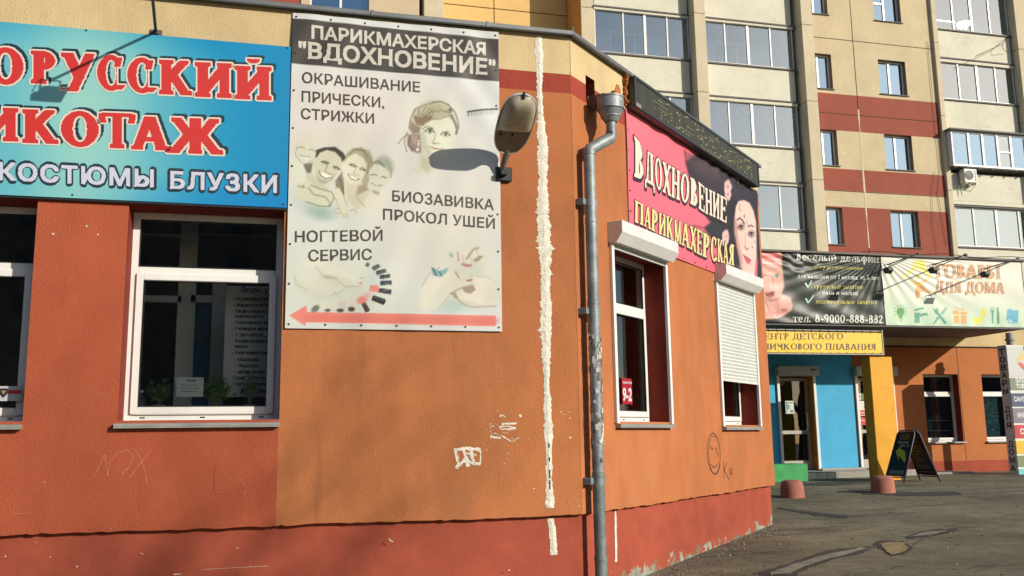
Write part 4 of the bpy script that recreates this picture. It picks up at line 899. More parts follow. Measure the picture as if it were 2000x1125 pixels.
    P.poly([(1700, 230), (1830, 245), (1905, 300), (1905, 490), (1660, 500), (1540, 410), (1590, 350), (1720, 350)], (224, 218, 200), .9, 3); P.poly([(1560, 20), (1640, -20), (1780, -10), (1840, 60), (1820, 200), (1700, 220), (1600, 150)], (216, 214, 198), .85, 4)
    P.blob(1380, 400, 90, 40, (196, 202, 190), .5, .6, -50); P.blob(1620, 470, 120, 26, (188, 192, 178), .6, .6, 8); P.blob(1860, 400, 60, 90, (206, 202, 184), .5, .6); P.blob(1740, 170, 50, 60, (190, 200, 190), .5, .6)
    P.line([(1690, 300), (1560, 345), (1490, 385)], 12, (150, 140, 118), .6, 1.2); P.line([(1540, 410), (1600, 470), (1680, 502), (1900, 492)], 10, (150, 142, 120), .6, 1.2)
    for q0, q1 in (((1580, 40), (1600, 140)), ((1640, 20), (1660, 110)), ((1700, 0), (1730, 60))): P.line([q0, q1], 30, (226, 220, 204), .8, 1.2); P.line([(q0[0]+18, q0[1]), (q1[0]+18, q1[1])], 7, (160, 156, 136), .6, .8)
    P.poly([(1320, 140), (1360, 160), (1400, 180), (1480, 150), (1460, 200), (1400, 235), (1340, 220)], (120, 166, 168), .85, 1); P.line([(1340, 160), (1370, 220)], 14, (50, 84, 92), .8, .5); P.line([(1400, 190), (1420, 225)], 14, (60, 100, 108), .8, .5)
    P.poly([(1590, 110), (1690, 125), (1680, 145), (1640, 150), (1590, 130)], (176, 120, 112), .8, .8); P.line([(1540, 190), (1570, 240)], 12, (186, 110, 104), .8, .6); P.poly([(1630, 262), (1690, 250), (1680, 275), (1640, 275)], (180, 110, 104), .85, .6)
    P.poly([(1690, 90), (1740, 50), (1790, 50), (1750, 90), (1720, 105)], (146, 142, 120), .8, 1); P.line([(1560, 20), (1570, 90)], 22, (190, 150, 140), .7, .8); P.line([(1640, 70), (1700, -10), (1740, -20)], 22, (150, 146, 124), .7, 1); P.poly([(1480, 20), (1520, 30), (1520, 60), (1490, 60)], (140, 160, 150), .7, 1)
    P.poly([(1600, 330), (1700, 310), (1720, 350), (1670, 385), (1620, 370)], (148, 130, 112), .8, 1); P.poly([(1500, 375), (1540, 370), (1570, 430), (1530, 420)], (150, 144, 120), .8, 1)
    # arrow
    P.poly([(65, 575), (220, 487), (222, 545), (1897, 575), (1897, 672), (216, 636), (212, 672)], (226, 134, 120), 1, .45)
    P.line([(222, 600), (1890, 625)], 60, (214, 104, 94), .35, 3); P.blob(1870, 622, 60, 30, (210, 120, 124), .35, .7)
    P.at(0, 0, 1)
obj('backing', MB().box(BX0, BX1, -.010, -.002, BZ0, BZ1), mat('banner_backing', (.55, .52, .46), .6), sb)
sheet('printed_sheet', 250, 350, BX0, BX1, BZ0, BZ1, plB(.0), lambda x, z: (x, 0, z), p_salon, bgc, VINYL, sb)
mb = MB(); k3 = dict(o=(540, 0), k=.2933); k4 = dict(o=(540, 320), k=.3022)
for s_, a in (('ПАРИКМАХЕРСКАЯ', (236, 1387, 180, 262, 292, 372)), ('"ВДОХНОВЕНИЕ"', (150, 1450, 284, 386, 405, 508))):
    sans(mb, s_, lbox(*a, **k3), plB(.0035), .026, 1.02, 0)
for s_, a in (('ОКРАШИВАНИЕ', (172, 952, 486, 558, 552, 620)), ('ПРИЧЕСКИ,', (170, 715, 612, 682, 655, 722)), ('СТРИЖКИ', (165, 648, 726, 796, 762, 828))): sans(mb, s_, lbox(*a, **k3), plB(.0035), .020, 1.03, 1)
for s_, a in (('БИОЗАВИВКА', (748, 1400, 174, 244, 234, 302)), ('ПРОКОЛ УШЕЙ', (690, 1408, 293, 362, 356, 422)), ('НОГТЕВОЙ', (120, 683, 438, 510, 429, 499)), ('СЕРВИС', (208, 613, 560, 632, 552, 622))): sans(mb, s_, lbox(*a, **k4), plB(.0035), .020, 1.03, 1)
obj('lettering', mb, [flat('salon_white_letters', (208, 202, 190)), flat('salon_dark_letters', (72, 62, 54))], sb, flip=False)
gs = [(BX0+.03+(BX1-BX0-.06)*i/6, z) for i in range(7) for z in (BZ0+.035, BZ1-.035)]+[(x, BZ0+.035+(BZ1-BZ0-.07)*i/8) for i in range(1, 8) for x in (BX0+.025, BX1-.028)]
for gx_, gz_ in gs: screws(sb, None, [(gx_, gz_)], -.0245+dB(gx_, gz_), .009)

# ---- floodlights on arms
def floodlight(base, tip, head, label, group, big=1.0):
    t = thing('sign_floodlight', base, label, 'floodlight', group)
    b0 = Vector(base); t0 = Vector(tip)
    mb = MB(); mb.tube([b0, t0], .013*big, 8); obj('arm', mb, BLACKM, t, smooth=True)
    mb = MB(); mb.box(b0.x-.05*big, b0.x+.05*big, b0.y-.002, b0.y+.008, b0.z-.035*big, b0.z+.03*big); mb.box(b0.x-.02, b0.x+.02, b0.y-.04, b0.y, b0.z-.02, b0.z+.02)
    obj('wall_plate', mb, mat('worn_plate', (.09, .08, .07), .6, var=.3, vscale=20), t, bevel=.003)
    h = t0+Vector((0, 0, -.115*big)); mb = MB()
    mb.tube([t0+Vector((-.075*big, 0, -.09*big)), t0+Vector((-.075*big, 0, .0)), t0+Vector((.075*big, 0, .0)), t0+Vector((.075*big, 0, -.09*big))], .007*big, 6); obj('bracket', mb, BLACKM, t)
    w, d, hh = .085*big, .045*big, .052*big
    mb = MB(); vs = []
    for yy, s_ in ((-d, .72), (d, 1.0)):
        for a, c in ((-1, -1), (1, -1), (1, 1), (-1, 1)): vs.append((h.x+a*w*s_, h.y+yy+c*.035*big, h.z+c*hh*s_-yy*.55))
    mb.add(vs, [(0, 1, 2, 3), (4, 7, 6, 5), (0, 4, 5, 1), (1, 5, 6, 2), (2, 6, 7, 3), (3, 7, 4, 0)])
    o = obj('housing', mb, mat('floodlight_grey', (.06, .062, .065), .5), t, bevel=.006*big)
    gmb = MB(); gmb.add([tuple(Vector(vs[4+i])*.92+(Vector(vs[4])+Vector(vs[5])+Vector(vs[6])+Vector(vs[7]))/4*.08+Vector((0, .004, 0))) for i in range(4)], [(0, 1, 2, 3)])
    obj('lens', gmb, GLASS, t, flip=False)
    jb = MB(); jb.box(h.x-.06*big, h.x+.06*big, h.y-d-.05*big, h.y-d, h.z-.02*big, h.z+.04*big); obj('gear_box', jb, BLACKM, t, bevel=.004)
    cb = MB(); cb.tube([t0+Vector((-.02, .05, 0)), t0+Vector((-.12*big, .03, -.03*big)), t0+Vector((-.13*big, 0, -.10*big)), h+Vector((-.06*big, -d, .02))], .004*big, 6); obj('cable', cb, BLACKM, t)
    return t
floodlight((-1.073, -.01, 5.075), (-1.0, -1.0, 5.10), None, 'thin black floodlight arm reaching out from the wall over the blue sign', None, 1.0)

# ---- street lamp on the left facade
lp = thing('wall_street_lamp', (1.985, 0, 4.03), 'old street lamp with yellowed lens on the orange wall beside the white banner', 'street lamp')
Bq = Vector((1.975, -.15, 4.15)); Tq = Vector((1.985, -.74, 4.50)); ax = (Tq-Bq).normalized(); sd = Vector((1, 0, 0)); sd = (sd-ax*sd.dot(ax)).normalized(); nn = sd.cross(ax)
if nn.z < 0: nn = -nn
LEN = (Tq-Bq).length
def lamp_ring(t, wf, h): return Bq+ax*(LEN*t), wf, h
def shell(prof_n, wmax, hmax, lo=0.0, hi=1.0, inset=0.0, up=True, n=22, m=16, flatz=0.0):
    vs, fs = [], []
    for i in range(n+1):
        t = lo+(hi-lo)*i/n
        e = math.sqrt(max(0, 1-abs(2*t-1)**3.0)); wdt = wmax*((.93)+.07*math.sin(min(t, 1)*math.pi*.5))*e
        hh = hmax*e**.8*(1.15-.4*t if up else 1)
        for j in range(m+1):
            a = math.pi*j/m; vs.append(Bq+ax*(LEN*t)+sd*(math.cos(a)*wdt)+nn*((1 if up else -1)*(math.sin(a)**.8)*hh+flatz))
    for i in range(n):
        for j in range(m): fs.append((i*(m+1)+j, i*(m+1)+j+1, (i+1)*(m+1)+j+1, (i+1)*(m+1)+j))
    return vs, fs
mb = MB(); mb.add(*shell(0, .165, .12)); obj('housing', mb, mat('lamp_housing', (.60, .60, .57), .5, var=.15, vscale=8), lp, smooth=True)
mb = MB()                                        # underside tray
N_ = 26; poly = []
for i in range(N_+1):
    t = i/N_; e = math.sqrt(max(0, 1-abs(2*t-1)**3.0)); poly.append((t, .158*((.93)+.07*math.sin(t*math.pi*.5))*e))
for (t0_, w0), (t1_, w1) in zip(poly[:-1], poly[1:]):
    mb.add([Bq+ax*(LEN*t0_)-sd*w0-nn*.002, Bq+ax*(LEN*t0_)+sd*w0-nn*.002, Bq+ax*(LEN*t1_)+sd*w1-nn*.002, Bq+ax*(LEN*t1_)-sd*w1-nn*.002], [(0, 1, 2, 3)])
obj('tray', mb, mat('lamp_tray', (.20, .155, .105), .6, var=.2, vscale=10), lp, flip=False)
mb = MB()
for k in range(3):
    rim = []
    for i in range(2*N_):
        t = i/N_ if i < N_ else 2-i/N_; e = math.sqrt(max(0, 1-abs(2*t-1)**3.0)); w_ = .166*((.93)+.07*math.sin(t*math.pi*.5))*e*(1 if i < N_ else -1); rim.append(Bq+ax*(LEN*t)+sd*w_)
mb.tube(rim+[rim[0]], .007, 6, False); obj('rim', mb, mat('lamp_rim', (.5, .48, .43), .5), lp, smooth=True)
# refractor bowl over the outer part
vs, fs = [], []
n_, m_ = 16, 16
for i in range(n_+1):
    for j in range(m_+1):
        a, b_ = i/n_*2-1, j/m_*2-1; t = .40+.57*(i/n_); e = math.sqrt(max(0, 1-abs(2*t-1)**3.4))
        prof = (1-abs(a)**5)*(1-abs(b_)**5); w_ = .152*e
        vs.append(Bq+ax*(LEN*t)+sd*(b_*w_)-nn*(.006+.075*prof))
fs = [(i*(m_+1)+j, i*(m_+1)+j+1, (i+1)*(m_+1)+j+1, (i+1)*(m_+1)+j) for i in range(n_) for j in range(m_)]
mb = MB(); mb.add(vs, fs); obj('lens', mb, mat('yellowed_lens', (.36, .32, .23), .3, var=.2, vscale=12), lp, smooth=True)
mb = MB(); mb.tube([Bq+ax*(LEN*.43)-sd*.12-nn*.012, Bq+ax*(LEN*.43)+sd*.12-nn*.012], .007, 6)
for s_ in (-.11, .0): mb.tube([Bq+ax*(LEN*.34)+sd*s_-nn*.003, Bq+ax*(LEN*.34)+sd*s_-nn*.02], .010, 6)
mb.tube([Tq-ax*.06-nn*.012, Tq-ax*.02-nn*.03, Tq+ax*.012+nn*.01], .010, 6); obj('latch', mb, BLACKM, lp)
mb = MB(); mb.tube([Bq+ax*.03+nn*.02, Bq-ax*.03, Vector((1.955, -.08, 4.05)), Vector((1.965, -.03, 4.01)), Vector((1.965, .0, 4.01))], [.03, .03, .026, .03, .035], 10); obj('arm', mb, mat('lamp_arm', (.13, .11, .085), .6, var=.3, vscale=15), lp, smooth=True)
mb = MB(); mb.box(1.90, 2.05, -.045, .0, 3.93, 4.06); mb.box(1.93, 1.99, -.11, -.04, 3.97, 4.02); obj('wall_bracket', mb, BLACKM, lp, bevel=.006)

# ================================================================== ANGLED FACADE FITTINGS
# drainpipe with hopper
dp = thing('drainpipe', RF((.215, -.12, .1)), 'galvanised drainpipe with funnel hopper and patches of torn paper, at the shop corner', 'drainpipe')
hs, hy, pr_ = .375, -.225, .055; ps, py = .130, -.108
R_ = lambda s, y, z: Vector(RF((s, y, z)))
mb = MB(); mb.tube([R_(hs, hy, 4.74), R_(hs, hy, 4.845)], [.130, .130], 22); mb.tube([R_(hs, hy, 4.845), R_(hs, hy, 4.86)], .137, 22)
mb.tube([R_(hs, hy, 4.735), R_(hs, hy, 4.745)], .136, 22); mb.tube([R_(hs, hy, 4.735), R_(hs, hy, 4.66), R_(hs, hy, 4.61)], [.126, .092, .060], 22, False); mb.tube([R_(hs, hy, 4.66), R_(hs, hy, 4.668)], .098, 22)
obj('hopper', mb, GALV, dp, smooth=True)
mb = MB(); mb.tube([R_(hs, hy, 4.62), R_(hs, hy, 4.47)], pr_-.006, 20); obj('pipe_section', mb, GALV, dp, smooth=True)
mb = MB(); mb.tube([R_(hs, hy, 4.50), R_(hs-.005, hy+.005, 4.455), R_(ps+.01, py, 4.30), R_(ps, py, 4.255)], pr_+.002, 20); obj('pipe_elbow', mb, GALV, dp, smooth=True)
DPAINT = mat('painted_pipe', (.17, .20, .19), .55, metal=.2, var=.3, vscale=8, bump=.3, bscale=14, dirt=[((.36, .36, .33), .62, 9, (1, 1, .6), .6)])
zz = [4.29, 3.63, 2.86, 2.08, 1.30, .58, .12]
for i, (a, b_) in enumerate(zip(zz[:-1], zz[1:])):
    mb = MB(); kk = .0; mb.tube([R_(ps, py, a), R_(ps, py, a-.05), R_(ps, py, b_+.06), R_(ps, py, b_-.03)], [pr_+.003, pr_, pr_-.001, pr_-.006], 20)
    mb.tube([R_(ps, py, a-.045), R_(ps, py, a-.036)], pr_+.006, 20, False)
    obj('pipe_section', mb, GALV if a > 1.4 else DPAINT, dp, smooth=True)
mb = MB(); mb.tube([R_(ps, py, .15), R_(ps, py-.01, .02), R_(ps-.02, py-.12, -.12)], pr_+.004, 18); obj('pipe_elbow', mb, GALV, dp, smooth=True)
for z in (3.78, 2.75, 1.22):
    mb = MB(RF); mb.box(ps-.10, ps-.04, py+.02, 0, z-.03, z+.03); cl_ = obj('clamp', mb, GALV, dp, bevel=.003); mb = MB(RF); mb.box(ps+.045, ps+.08, py-.03, py+.02, z-.035, z+.04); obj('clamp_lug', mb, GALV, dp, bevel=.003)
# paper scraps stuck on the pipe
r_ = random.Random(4); mb = MB()
for k in range(120):
    z = r_.choice([r_.uniform(1.32, 2.2), r_.uniform(1.9, 2.5), r_.uniform(1.5, 1.9), r_.uniform(2.2, 2.62)]); a0 = r_.uniform(0, 6.28); h = r_.uniform(.015, .08); w = r_.uniform(.15, .7); q = []
    for (da, dz) in ((0, 0), (w, r_.uniform(-.02, .02)), (w*r_.uniform(.7, 1.1), h), (r_.uniform(-.1, .2), h*r_.uniform(.6, 1.2))):
        rr = pr_+.0035+k*.00003; q.append(R_(ps, py, z+dz)+Vector((math.cos(a0+da), math.sin(a0+da), 0))*(rr+.001))
    mb.add(q, [(0, 1, 2, 3)], k % 3)
obj('paper_scrap', mb, [mat('torn_paper', (.50, .49, .44), .8, var=.3, vscale=20), mat('torn_paper_dark', (.16, .15, .13), .8, var=.4, vscale=20), mat('torn_paper_white', (.62, .61, .57), .8, var=.2, vscale=20)], dp, flip=False, kind='stuff')
# outlet chute from the wall hole and rusty plate
mb = MB(RF); mb.box(.31, .475, -.20, .22, 4.80, 4.90); mb.box(.30, .485, -.02, -.004, 4.86, 4.905); obj('outlet_chute', mb, mat('rusty_dark', (.12, .07, .05), .8, var=.4, vscale=8, bump=.4, bscale=30), dp, bevel=.004)
mb = MB(RF); mb.prism([(.36, 4.86), (.50, 4.86), (.52, 4.97), (.49, 5.01), (.44, 5.01)], -.27, -.262); mb.prism([(.36, 4.86), (.50, 4.86), (.50, 4.98)], -.262, -.18); obj('rust_plate', mb, mat('orange_rust', (.38, .13, .025), .85, var=.3, vscale=10), dp)
# LED board
led = thing('led_display', RF((3.1, -.06, 5.03)), 'long black LED ticker board with scattered pale dots above the pink banner', 'led sign')
l0, l1, lz0, lz1 = 1.16, 5.10, 5.035, 5.375
mb = MB(RF); mb.box(l0, l1, -.115, -.012, lz0, lz1); obj('case', mb, mat('led_case', (.022, .024, .026), .4), led, bevel=.006)
mb = MB(RF); fw = .028; mb.box(l0, l0+fw, -.125, -.1151, lz0, lz1); mb.box(l1-fw, l1, -.125, -.1151, lz0, lz1); mb.box(l0+fw, l1-fw, -.125, -.1151, lz0, lz0+fw); mb.box(l0+fw, l1-fw, -.125, -.1151, lz1-fw, lz1); obj('bezel', mb, mat('led_bezel', (.05, .054, .058), .35, metal=.3), led, bevel=.003)
ledm = bpy.data.materials.new('led_face'); ledm.use_nodes = True; nt = ledm.node_tree; b = nt.nodes['Principled BSDF']; b.inputs['Roughness'].default_value = .55; b.inputs['Base Color'].default_value = (.040, .040, .022, 1)
tc = nt.nodes.new('ShaderNodeTexCoord'); ck = nt.nodes.new('ShaderNodeTexVoronoi'); ck.inputs['Scale'].default_value = 62; ck.inputs['Randomness'].default_value = 0
rr = nt.nodes.new('ShaderNodeValToRGB'); rr.color_ramp.elements[0].color = (.085, .080, .035, 1); rr.color_ramp.elements[1].color = (.028, .027, .017, 1); rr.color_ramp.elements[0].position = .25; rr.color_ramp.elements[1].position = .42
nt.links.new(tc.outputs['Object'], ck.inputs['Vector']); nt.links.new(ck.outputs['Distance'], rr.inputs[0]); nt.links.new(rr.outputs[0], b.inputs['Base Color'])
mb = MB(RF); mb.quad((l0+fw, -.1152, lz0+fw), (l1-fw, -.1152, lz0+fw), (l1-fw, -.1152, lz1-fw), (l0+fw, -.1152, lz1-fw)); obj('diode_face', mb, ledm, led, flip=False)
r_ = random.Random(12); mb = MB(RF)
for k in range(170):
    s_ = l0+.45+(l1-l0-.75)*r_.random()**.85; z = lz0+.05+round(r_.random()*12)/12*(lz1-lz0-.10); w_ = r_.choice([.018, .022, .03, .045]); mb.box(s_, s_+w_, -.119, -.1155, z, z+.006, k % 3)
for s_, w_, z in ((1.75, .28, 5.19), (2.3, .45, 5.14), (3.0, .6, 5.07), (3.3, .5, 5.06), (1.62, .3, 5.24)): mb.box(s_, s_+w_, -.119, -.1155, z, z+.0045, 1)
obj('lit_diodes', mb, [flat('led_pale', (215, 208, 160)), flat('led_olive', (160, 165, 105)), flat('led_straw', (232, 224, 180))], led)
mb = MB(RF); mb.box(l0+.01, l0+.13, -.128, -.1255, lz0+.005, lz0+.05); obj('name_plate', mb, mat('grey_plate', (.22, .22, .21), .4), led)
mb = MB(RF); r_ = random.Random(3); zz_ = [5.41-.03*i for i in range(13)]
for a, b_ in zip(zz_[:-1], zz_[1:]): mb.box(l0-.04+r_.uniform(-.012, .01), l0-.012+r_.uniform(-.01, .01), -.05+r_.uniform(-.02, .02), -.004, b_, a)
obj('foam_seal', mb, mat('mounting_foam', (.36, .12, .03), .9, var=.4, vscale=20, bump=.8, bscale=40), led, bevel=.006)
# pink salon banner
pk = thing('pink_banner', RF((3.2, -.01, 3.6)), 'pink and black hairdresser banner with a made-up woman, below the LED board', 'banner')
kx0, kx1, kz0, kz1 = 1.135, 5.27, 3.60, 5.03
def dK(s, z):
    u = (s-kx0)/(kx1-kx0); w = (z-kz0)/(kz1-kz0)
    return .006*math.sin(46*u)*max(0, w-.55)**1.2*2+.004*math.sin(17*u+6*w)+.010*math.exp(-(1-w)*9)*math.sin(60*u+3*math.sin(9*u))*(.3+u)
plK = lambda off: (lambda x, z: RF((x, -.018-off+dK(x, z), z)))
def p_pink(P):
    P.mix(np.clip((P.V-330)/260, 0, 1)*.5, (232, 92, 112)); P.mix(np.clip((300-P.V)/90, 0, 1)*.35, (246, 150, 150))
    P.at(1200, 330, .2222)
    P.poly([(700, -120), (2000, -200), (2000, 1200), (1080, 1200), (1040, 880), (960, 820), (900, 700), (800, 560), (770, 520), (830, 470), (780, 400), (700, 340), (760, 240), (700, 120), (640, 60), (610, -60)], (50, 42, 44), 1, 3)
    P.blob(860, 30, 180, 120, (84, 72, 74), .6, .7, 35); P.blob(760, -40, 120, 60, (150, 130, 130), .35, .8, 35); P.blob(1120, 120, 130, 100, (72, 60, 60), .5, .7)
    for i in range(26):
        a = 600+i*9; P.line([(a, -150+i*4), (a+40+i*3, 0+i*9), (a+10+i*6, 160+i*15)], 9, (70, 48, 52), .35, 1.2)
    P.line([(600, -160), (612, -60), (640, 40), (690, 130)], 16, (80, 40, 46), .5, 1.5)
    for l in ([(760, 520), (700, 500), (640, 510)], [(800, 590), (740, 640), (690, 650)], [(850, 480), (800, 430)], [(780, 560), (700, 590)]): P.line(l, 14, (70, 40, 44), .6, 1.4)
    # flowers
    for cx, cy, s_ in ((985, 160, 1), (985, 225, .85), (970, 600, 1.0), (960, 640, .7)):
        for k in range(5):
            a = k*1.2566; P.blob(cx+16*s_*math.cos(a), cy+34*s_*math.sin(a), 20*s_, 34*s_, (222, 186, 182), .95, .25)
        P.blob(cx, cy, 9*s_, 16*s_, (190, 90, 100), .8, .4)
    # face
    F = (226, 198, 184)
    P.poly([(1050, 330), (1075, 285), (1130, 275), (1180, 300), (1215, 370), (1238, 470), (1240, 620), (1238, 800), (1240, 1000), (1140, 1000), (1100, 850), (1070, 690), (1045, 560), (1040, 430)], F, 1, 1.6)
    P.poly([(1040, 430), (1062, 440), (1075, 600), (1110, 760), (1130, 900), (1100, 860), (1065, 700), (1040, 560)], (170, 112, 108), .6, 2); P.blob(1150, 860, 60, 40, (214, 176, 166), .5, .6)
    P.blob(1100, 650, 24, 50, (222, 170, 162), .5, .7)
    P.line([(1070, 450), (1085, 432), (1110, 450), (1128, 485)], 13, (80, 44, 44), .9, .7); P.line([(1170, 510), (1185, 495), (1210, 508)], 12, (80, 50, 50), .8, .7)
    for ex, ey in ((1100, 512), (1192, 572)):
        P.blob(ex, ey, 30, 30, (150, 96, 96), .75, .5); P.blob(ex, ey+3, 22, 15, (208, 196, 190), .9, .4); P.blob(ex, ey+2, 11, 14, (62, 52, 56), .95, .3); P.line([(ex-26, ey+6), (ex-8, ey-16), (ex+20, ey-6)], 10, (40, 26, 30), .9, .5); P.line([(ex-20, ey+14), (ex+4, ey+24), (ex+24, ey+10)], 6, (70, 50, 54), .7, .5)
    P.line([(1135, 560), (1140, 640), (1135, 690)], 10, (190, 140, 128), .6, 1); P.line([(1135, 690), (1150, 712), (1165, 700)], 11, (150, 90, 84), .8, .6)
    P.poly([(1120, 752), (1145, 768), (1168, 780), (1190, 805), (1175, 840), (1150, 830), (1130, 790)], (206, 96, 108), 1, .8); P.line([(1120, 755), (1150, 792), (1188, 806)], 6, (130, 50, 60), .8, .4)
    for cx, cy in ((1090, 320), (1085, 345), (1095, 368), (1130, 410), (1150, 470), (1158, 500), (1130, 425), (1220, 640), (1200, 690)): P.blob(cx, cy, 5, 7, (90, 60, 60), .9, .4)
    P.poly([(1075, 285), (1050, 330), (1035, 460), (1020, 560), (1060, 700), (1085, 840), (1050, 850), (1000, 700), (1000, 300)], (44, 32, 34), .95, 2); P.line([(1238, 800), (1225, 1000)], 20, (226, 90, 120), .9, 1)
    P.at(0, 0, 1)
sheet('printed_sheet', 260, 130, kx0, kx1, kz0, kz1, plK(0), lambda x, z: np.array(RF((x, 0, z))), p_pink, (240, 112, 128), VINYL, pk)
obj('backing', MB(RF).box(kx0, kx1, -.006, -.002, kz0, kz1), mat('banner_backing', (.55, .52, .46), .6), pk)
mb = MB()
def rbox(a, b, c, d): return [atR(*a), atR(*b), atR(*c), atR(*d)]
LK = [(.08, .03, -.04, 0), (.055, 0, 0, 0), (0, 0, 0, 1)]
# letters follow the curved line of the print, one by one
def r_line(word, xs, tops, bots, k, lay, mi_shift=0, **kw):
    for i, ch in enumerate(word):
        a, b = xs[i], xs[i+1]-(xs[i+1]-xs[i])*.10
        f_ = lambda arr, x: np.interp(x, xs, arr)
        Q = [(1200+a*k, 330+f_(bots, a)*k), (1200+a*k, 330+f_(tops, a)*k), (1200+b*k, 330+f_(bots, b)*k), (1200+b*k, 330+f_(tops, b)*k)]
        for q_ in sorted(set(l[3] for l in lay)): serif(mb, ch, rbox(*Q), plK(.0045 if q_ == 0 else .0062), lay, only=q_, **kw)
# (coordinates in the enlarged crop at 1200,330)
xs1 = [155, 252, 342, 412, 488, 568, 648, 722, 782, 852, 915, 980]
top1 = [-290, -175, -110, -65, -20, 30, 75, 112, 165, 195, 232, 268]; bot1 = [70, 110, 165, 205, 248, 282, 305, 350, 392, 420, 448, 482]
r_line('ВДОХНОВЕНИЕ', xs1, top1, bot1, .2222, LK, T=.23, t=.08, sr=.06, n=30, pad=.3)
xs2 = [165, 248, 308, 372, 438, 508, 578, 652, 712, 762, 830, 890, 942, 990, 1044]
top2 = [275, 325, 350, 388, 412, 445, 470, 500, 530, 560, 590, 612, 635, 655, 672]; bot2 = [470, 505, 540, 575, 600, 640, 672, 705, 745, 770, 800, 818, 830, 842, 852]
LK2 = [(.08, .03, -.04, 0), (.055, 0, 0, 0), (0, 0, 0, 2)]
r_line('ПАРИКМАХЕРСКАЯ', xs2, top2, bot2, .2222, LK2, T=.23, t=.08, sr=.06, n=26, pad=.3)
obj('lettering', mb, [flat('pink_dark_outline', (62, 30, 38)), flat('pink_white_letters', (236, 222, 202)), flat('pink_straw_letters', (232, 214, 150))], pk, flip=False)
screws(pk, RF, [(kx0+.03+(kx1-kx0-.06)*i/12, kz0+.03) for i in range(13)]+[(kx0+.03, kz0+.1+.22*i) for i in range(6)]+[(kx1-.03, kz0+.1+.22*i) for i in range(6)], -.022, .009)

# ================================================================== ANNEX WITH CANOPY
ax_ = thing('annex_building', (12, 11, .7), 'single storey orange annex with blue doorway wall, yellow pillar and canopy, behind the shop', 'building')
BLUE = mat('sky_blue_paint', (.04, .36, .62), .7, dirt=[((.03, .20, .33), .64, 3, (1, 1, .6), .5), ((.25, .42, .5), .68, 9, (1, 1, 1), .5)], var=.08, vscale=3, bump=.25, bscale=50)
YEL = mat('yellow_paint', (.70, .33, .006), .65, dirt=[((.40, .19, .02), .63, 3, (1, 1, .5), .5)], var=.08, vscale=3, bump=.25, bscale=50)
AMB = mat('amber_paint', (.42, .20, .02), .7, var=.1)
GREEN = mat('green_paint', (.02, .28, .07), .6, var=.15, vscale=5, bump=.3, bscale=40)
AO = mat('annex_orange_render', (.44, .155, .055), .85, spec=.2, var=.07, vscale=.9, bump=.4, bscale=60)
AH = [(11.08, 11.96, .80, 2.93), (13.12, 14.02, .80, 2.93), (14.90, 15.88, 1.385, 2.985), (16.54, 17.52, 1.385, 2.985), (18.4, 19.4, 1.385, 2.985)]
TA = lambda p: (p[0], p[1]+11, p[2])
mb = MB(TA)
def fA(x, z):
    if x < 13.0: return 1
    if z > 3.66: return 3
    return 2 if z < .945 else 0
wall_grid(mb, 5.5, 22, .3, 5.2, AH, [13.0], [.945, 3.66], fA)
reveals(mb, AH[:2], .28, 4); reveals(mb, AH[2:], .26, 5)
obj('wall', mb, [AO, BLUE, PLINTH, CREAM, AMB, REVEAL], ax_, flip=False)
mb = MB(); mb.box(13.0, 22, 10.985, 11.0, 3.625, 3.655); mb.box(15.90, 15.912, 10.997, 11.0, .96, 3.62); obj('wall_joint', mb, DARK, ax_)
mb = MB(); mb.quad((5.5, 11.0, 5.2), (22, 11.0, 5.2), (22, 19.3, 5.2), (5.5, 19.3, 5.2)); mb.quad((7.0, 9.1, 5.3), (16.15, 9.1, 5.3), (16.15, 11.0, 5.2), (7.0, 11.0, 5.2)); mb.quad((22, 11, .2), (22, 19.3, .2), (22, 19.3, 5.2), (22, 11, 5.2)); mb.quad((5.5, 11, .2), (5.5, 19.3, .2), (5.5, 19.3, 5.2), (5.5, 11, 5.2)); obj('roof', mb, FLASH, ax_, flip=False)
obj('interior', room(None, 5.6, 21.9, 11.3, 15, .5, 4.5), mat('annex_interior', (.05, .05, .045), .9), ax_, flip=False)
# canopy slab and fascia
mb = MB(); mb.box(7.0, 16.2, 9.06, 10.99, 3.86, 3.98); mb.box(7.0, 16.2, 9.04, 9.10, 3.90, 5.36); mb.box(16.14, 16.2, 9.1, 10.99, 3.98, 5.3); obj('canopy', mb, mat('canopy_dark', (.13, .10, .08), .8, var=.2, vscale=2), ax_)
mb = MB(); mb.box(6.95, 16.25, 8.93, 9.12, 5.365, 5.41); mb.box(6.95, 16.25, 8.98, 9.06, 3.835, 3.865); obj('canopy_rail', mb, mat('rail_brown', (.09, .08, .07), .6), ax_, bevel=.004)
obj('pillar', MB().box(12.13, 12.675, 9.09, 9.40, .4, 3.21), YEL, ax_, bevel=.01)
mb = MB(); mb.tube([(16.42, 9.85, .4), (16.42, 9.85, 3.86)], .085, 14); mb.tube([(16.42, 9.85, 3.68), (16.42, 9.85, 3.72)], .11, 14); obj('post', mb, mat('post_grey', (.30, .30, .29), .6), ax_, smooth=True)
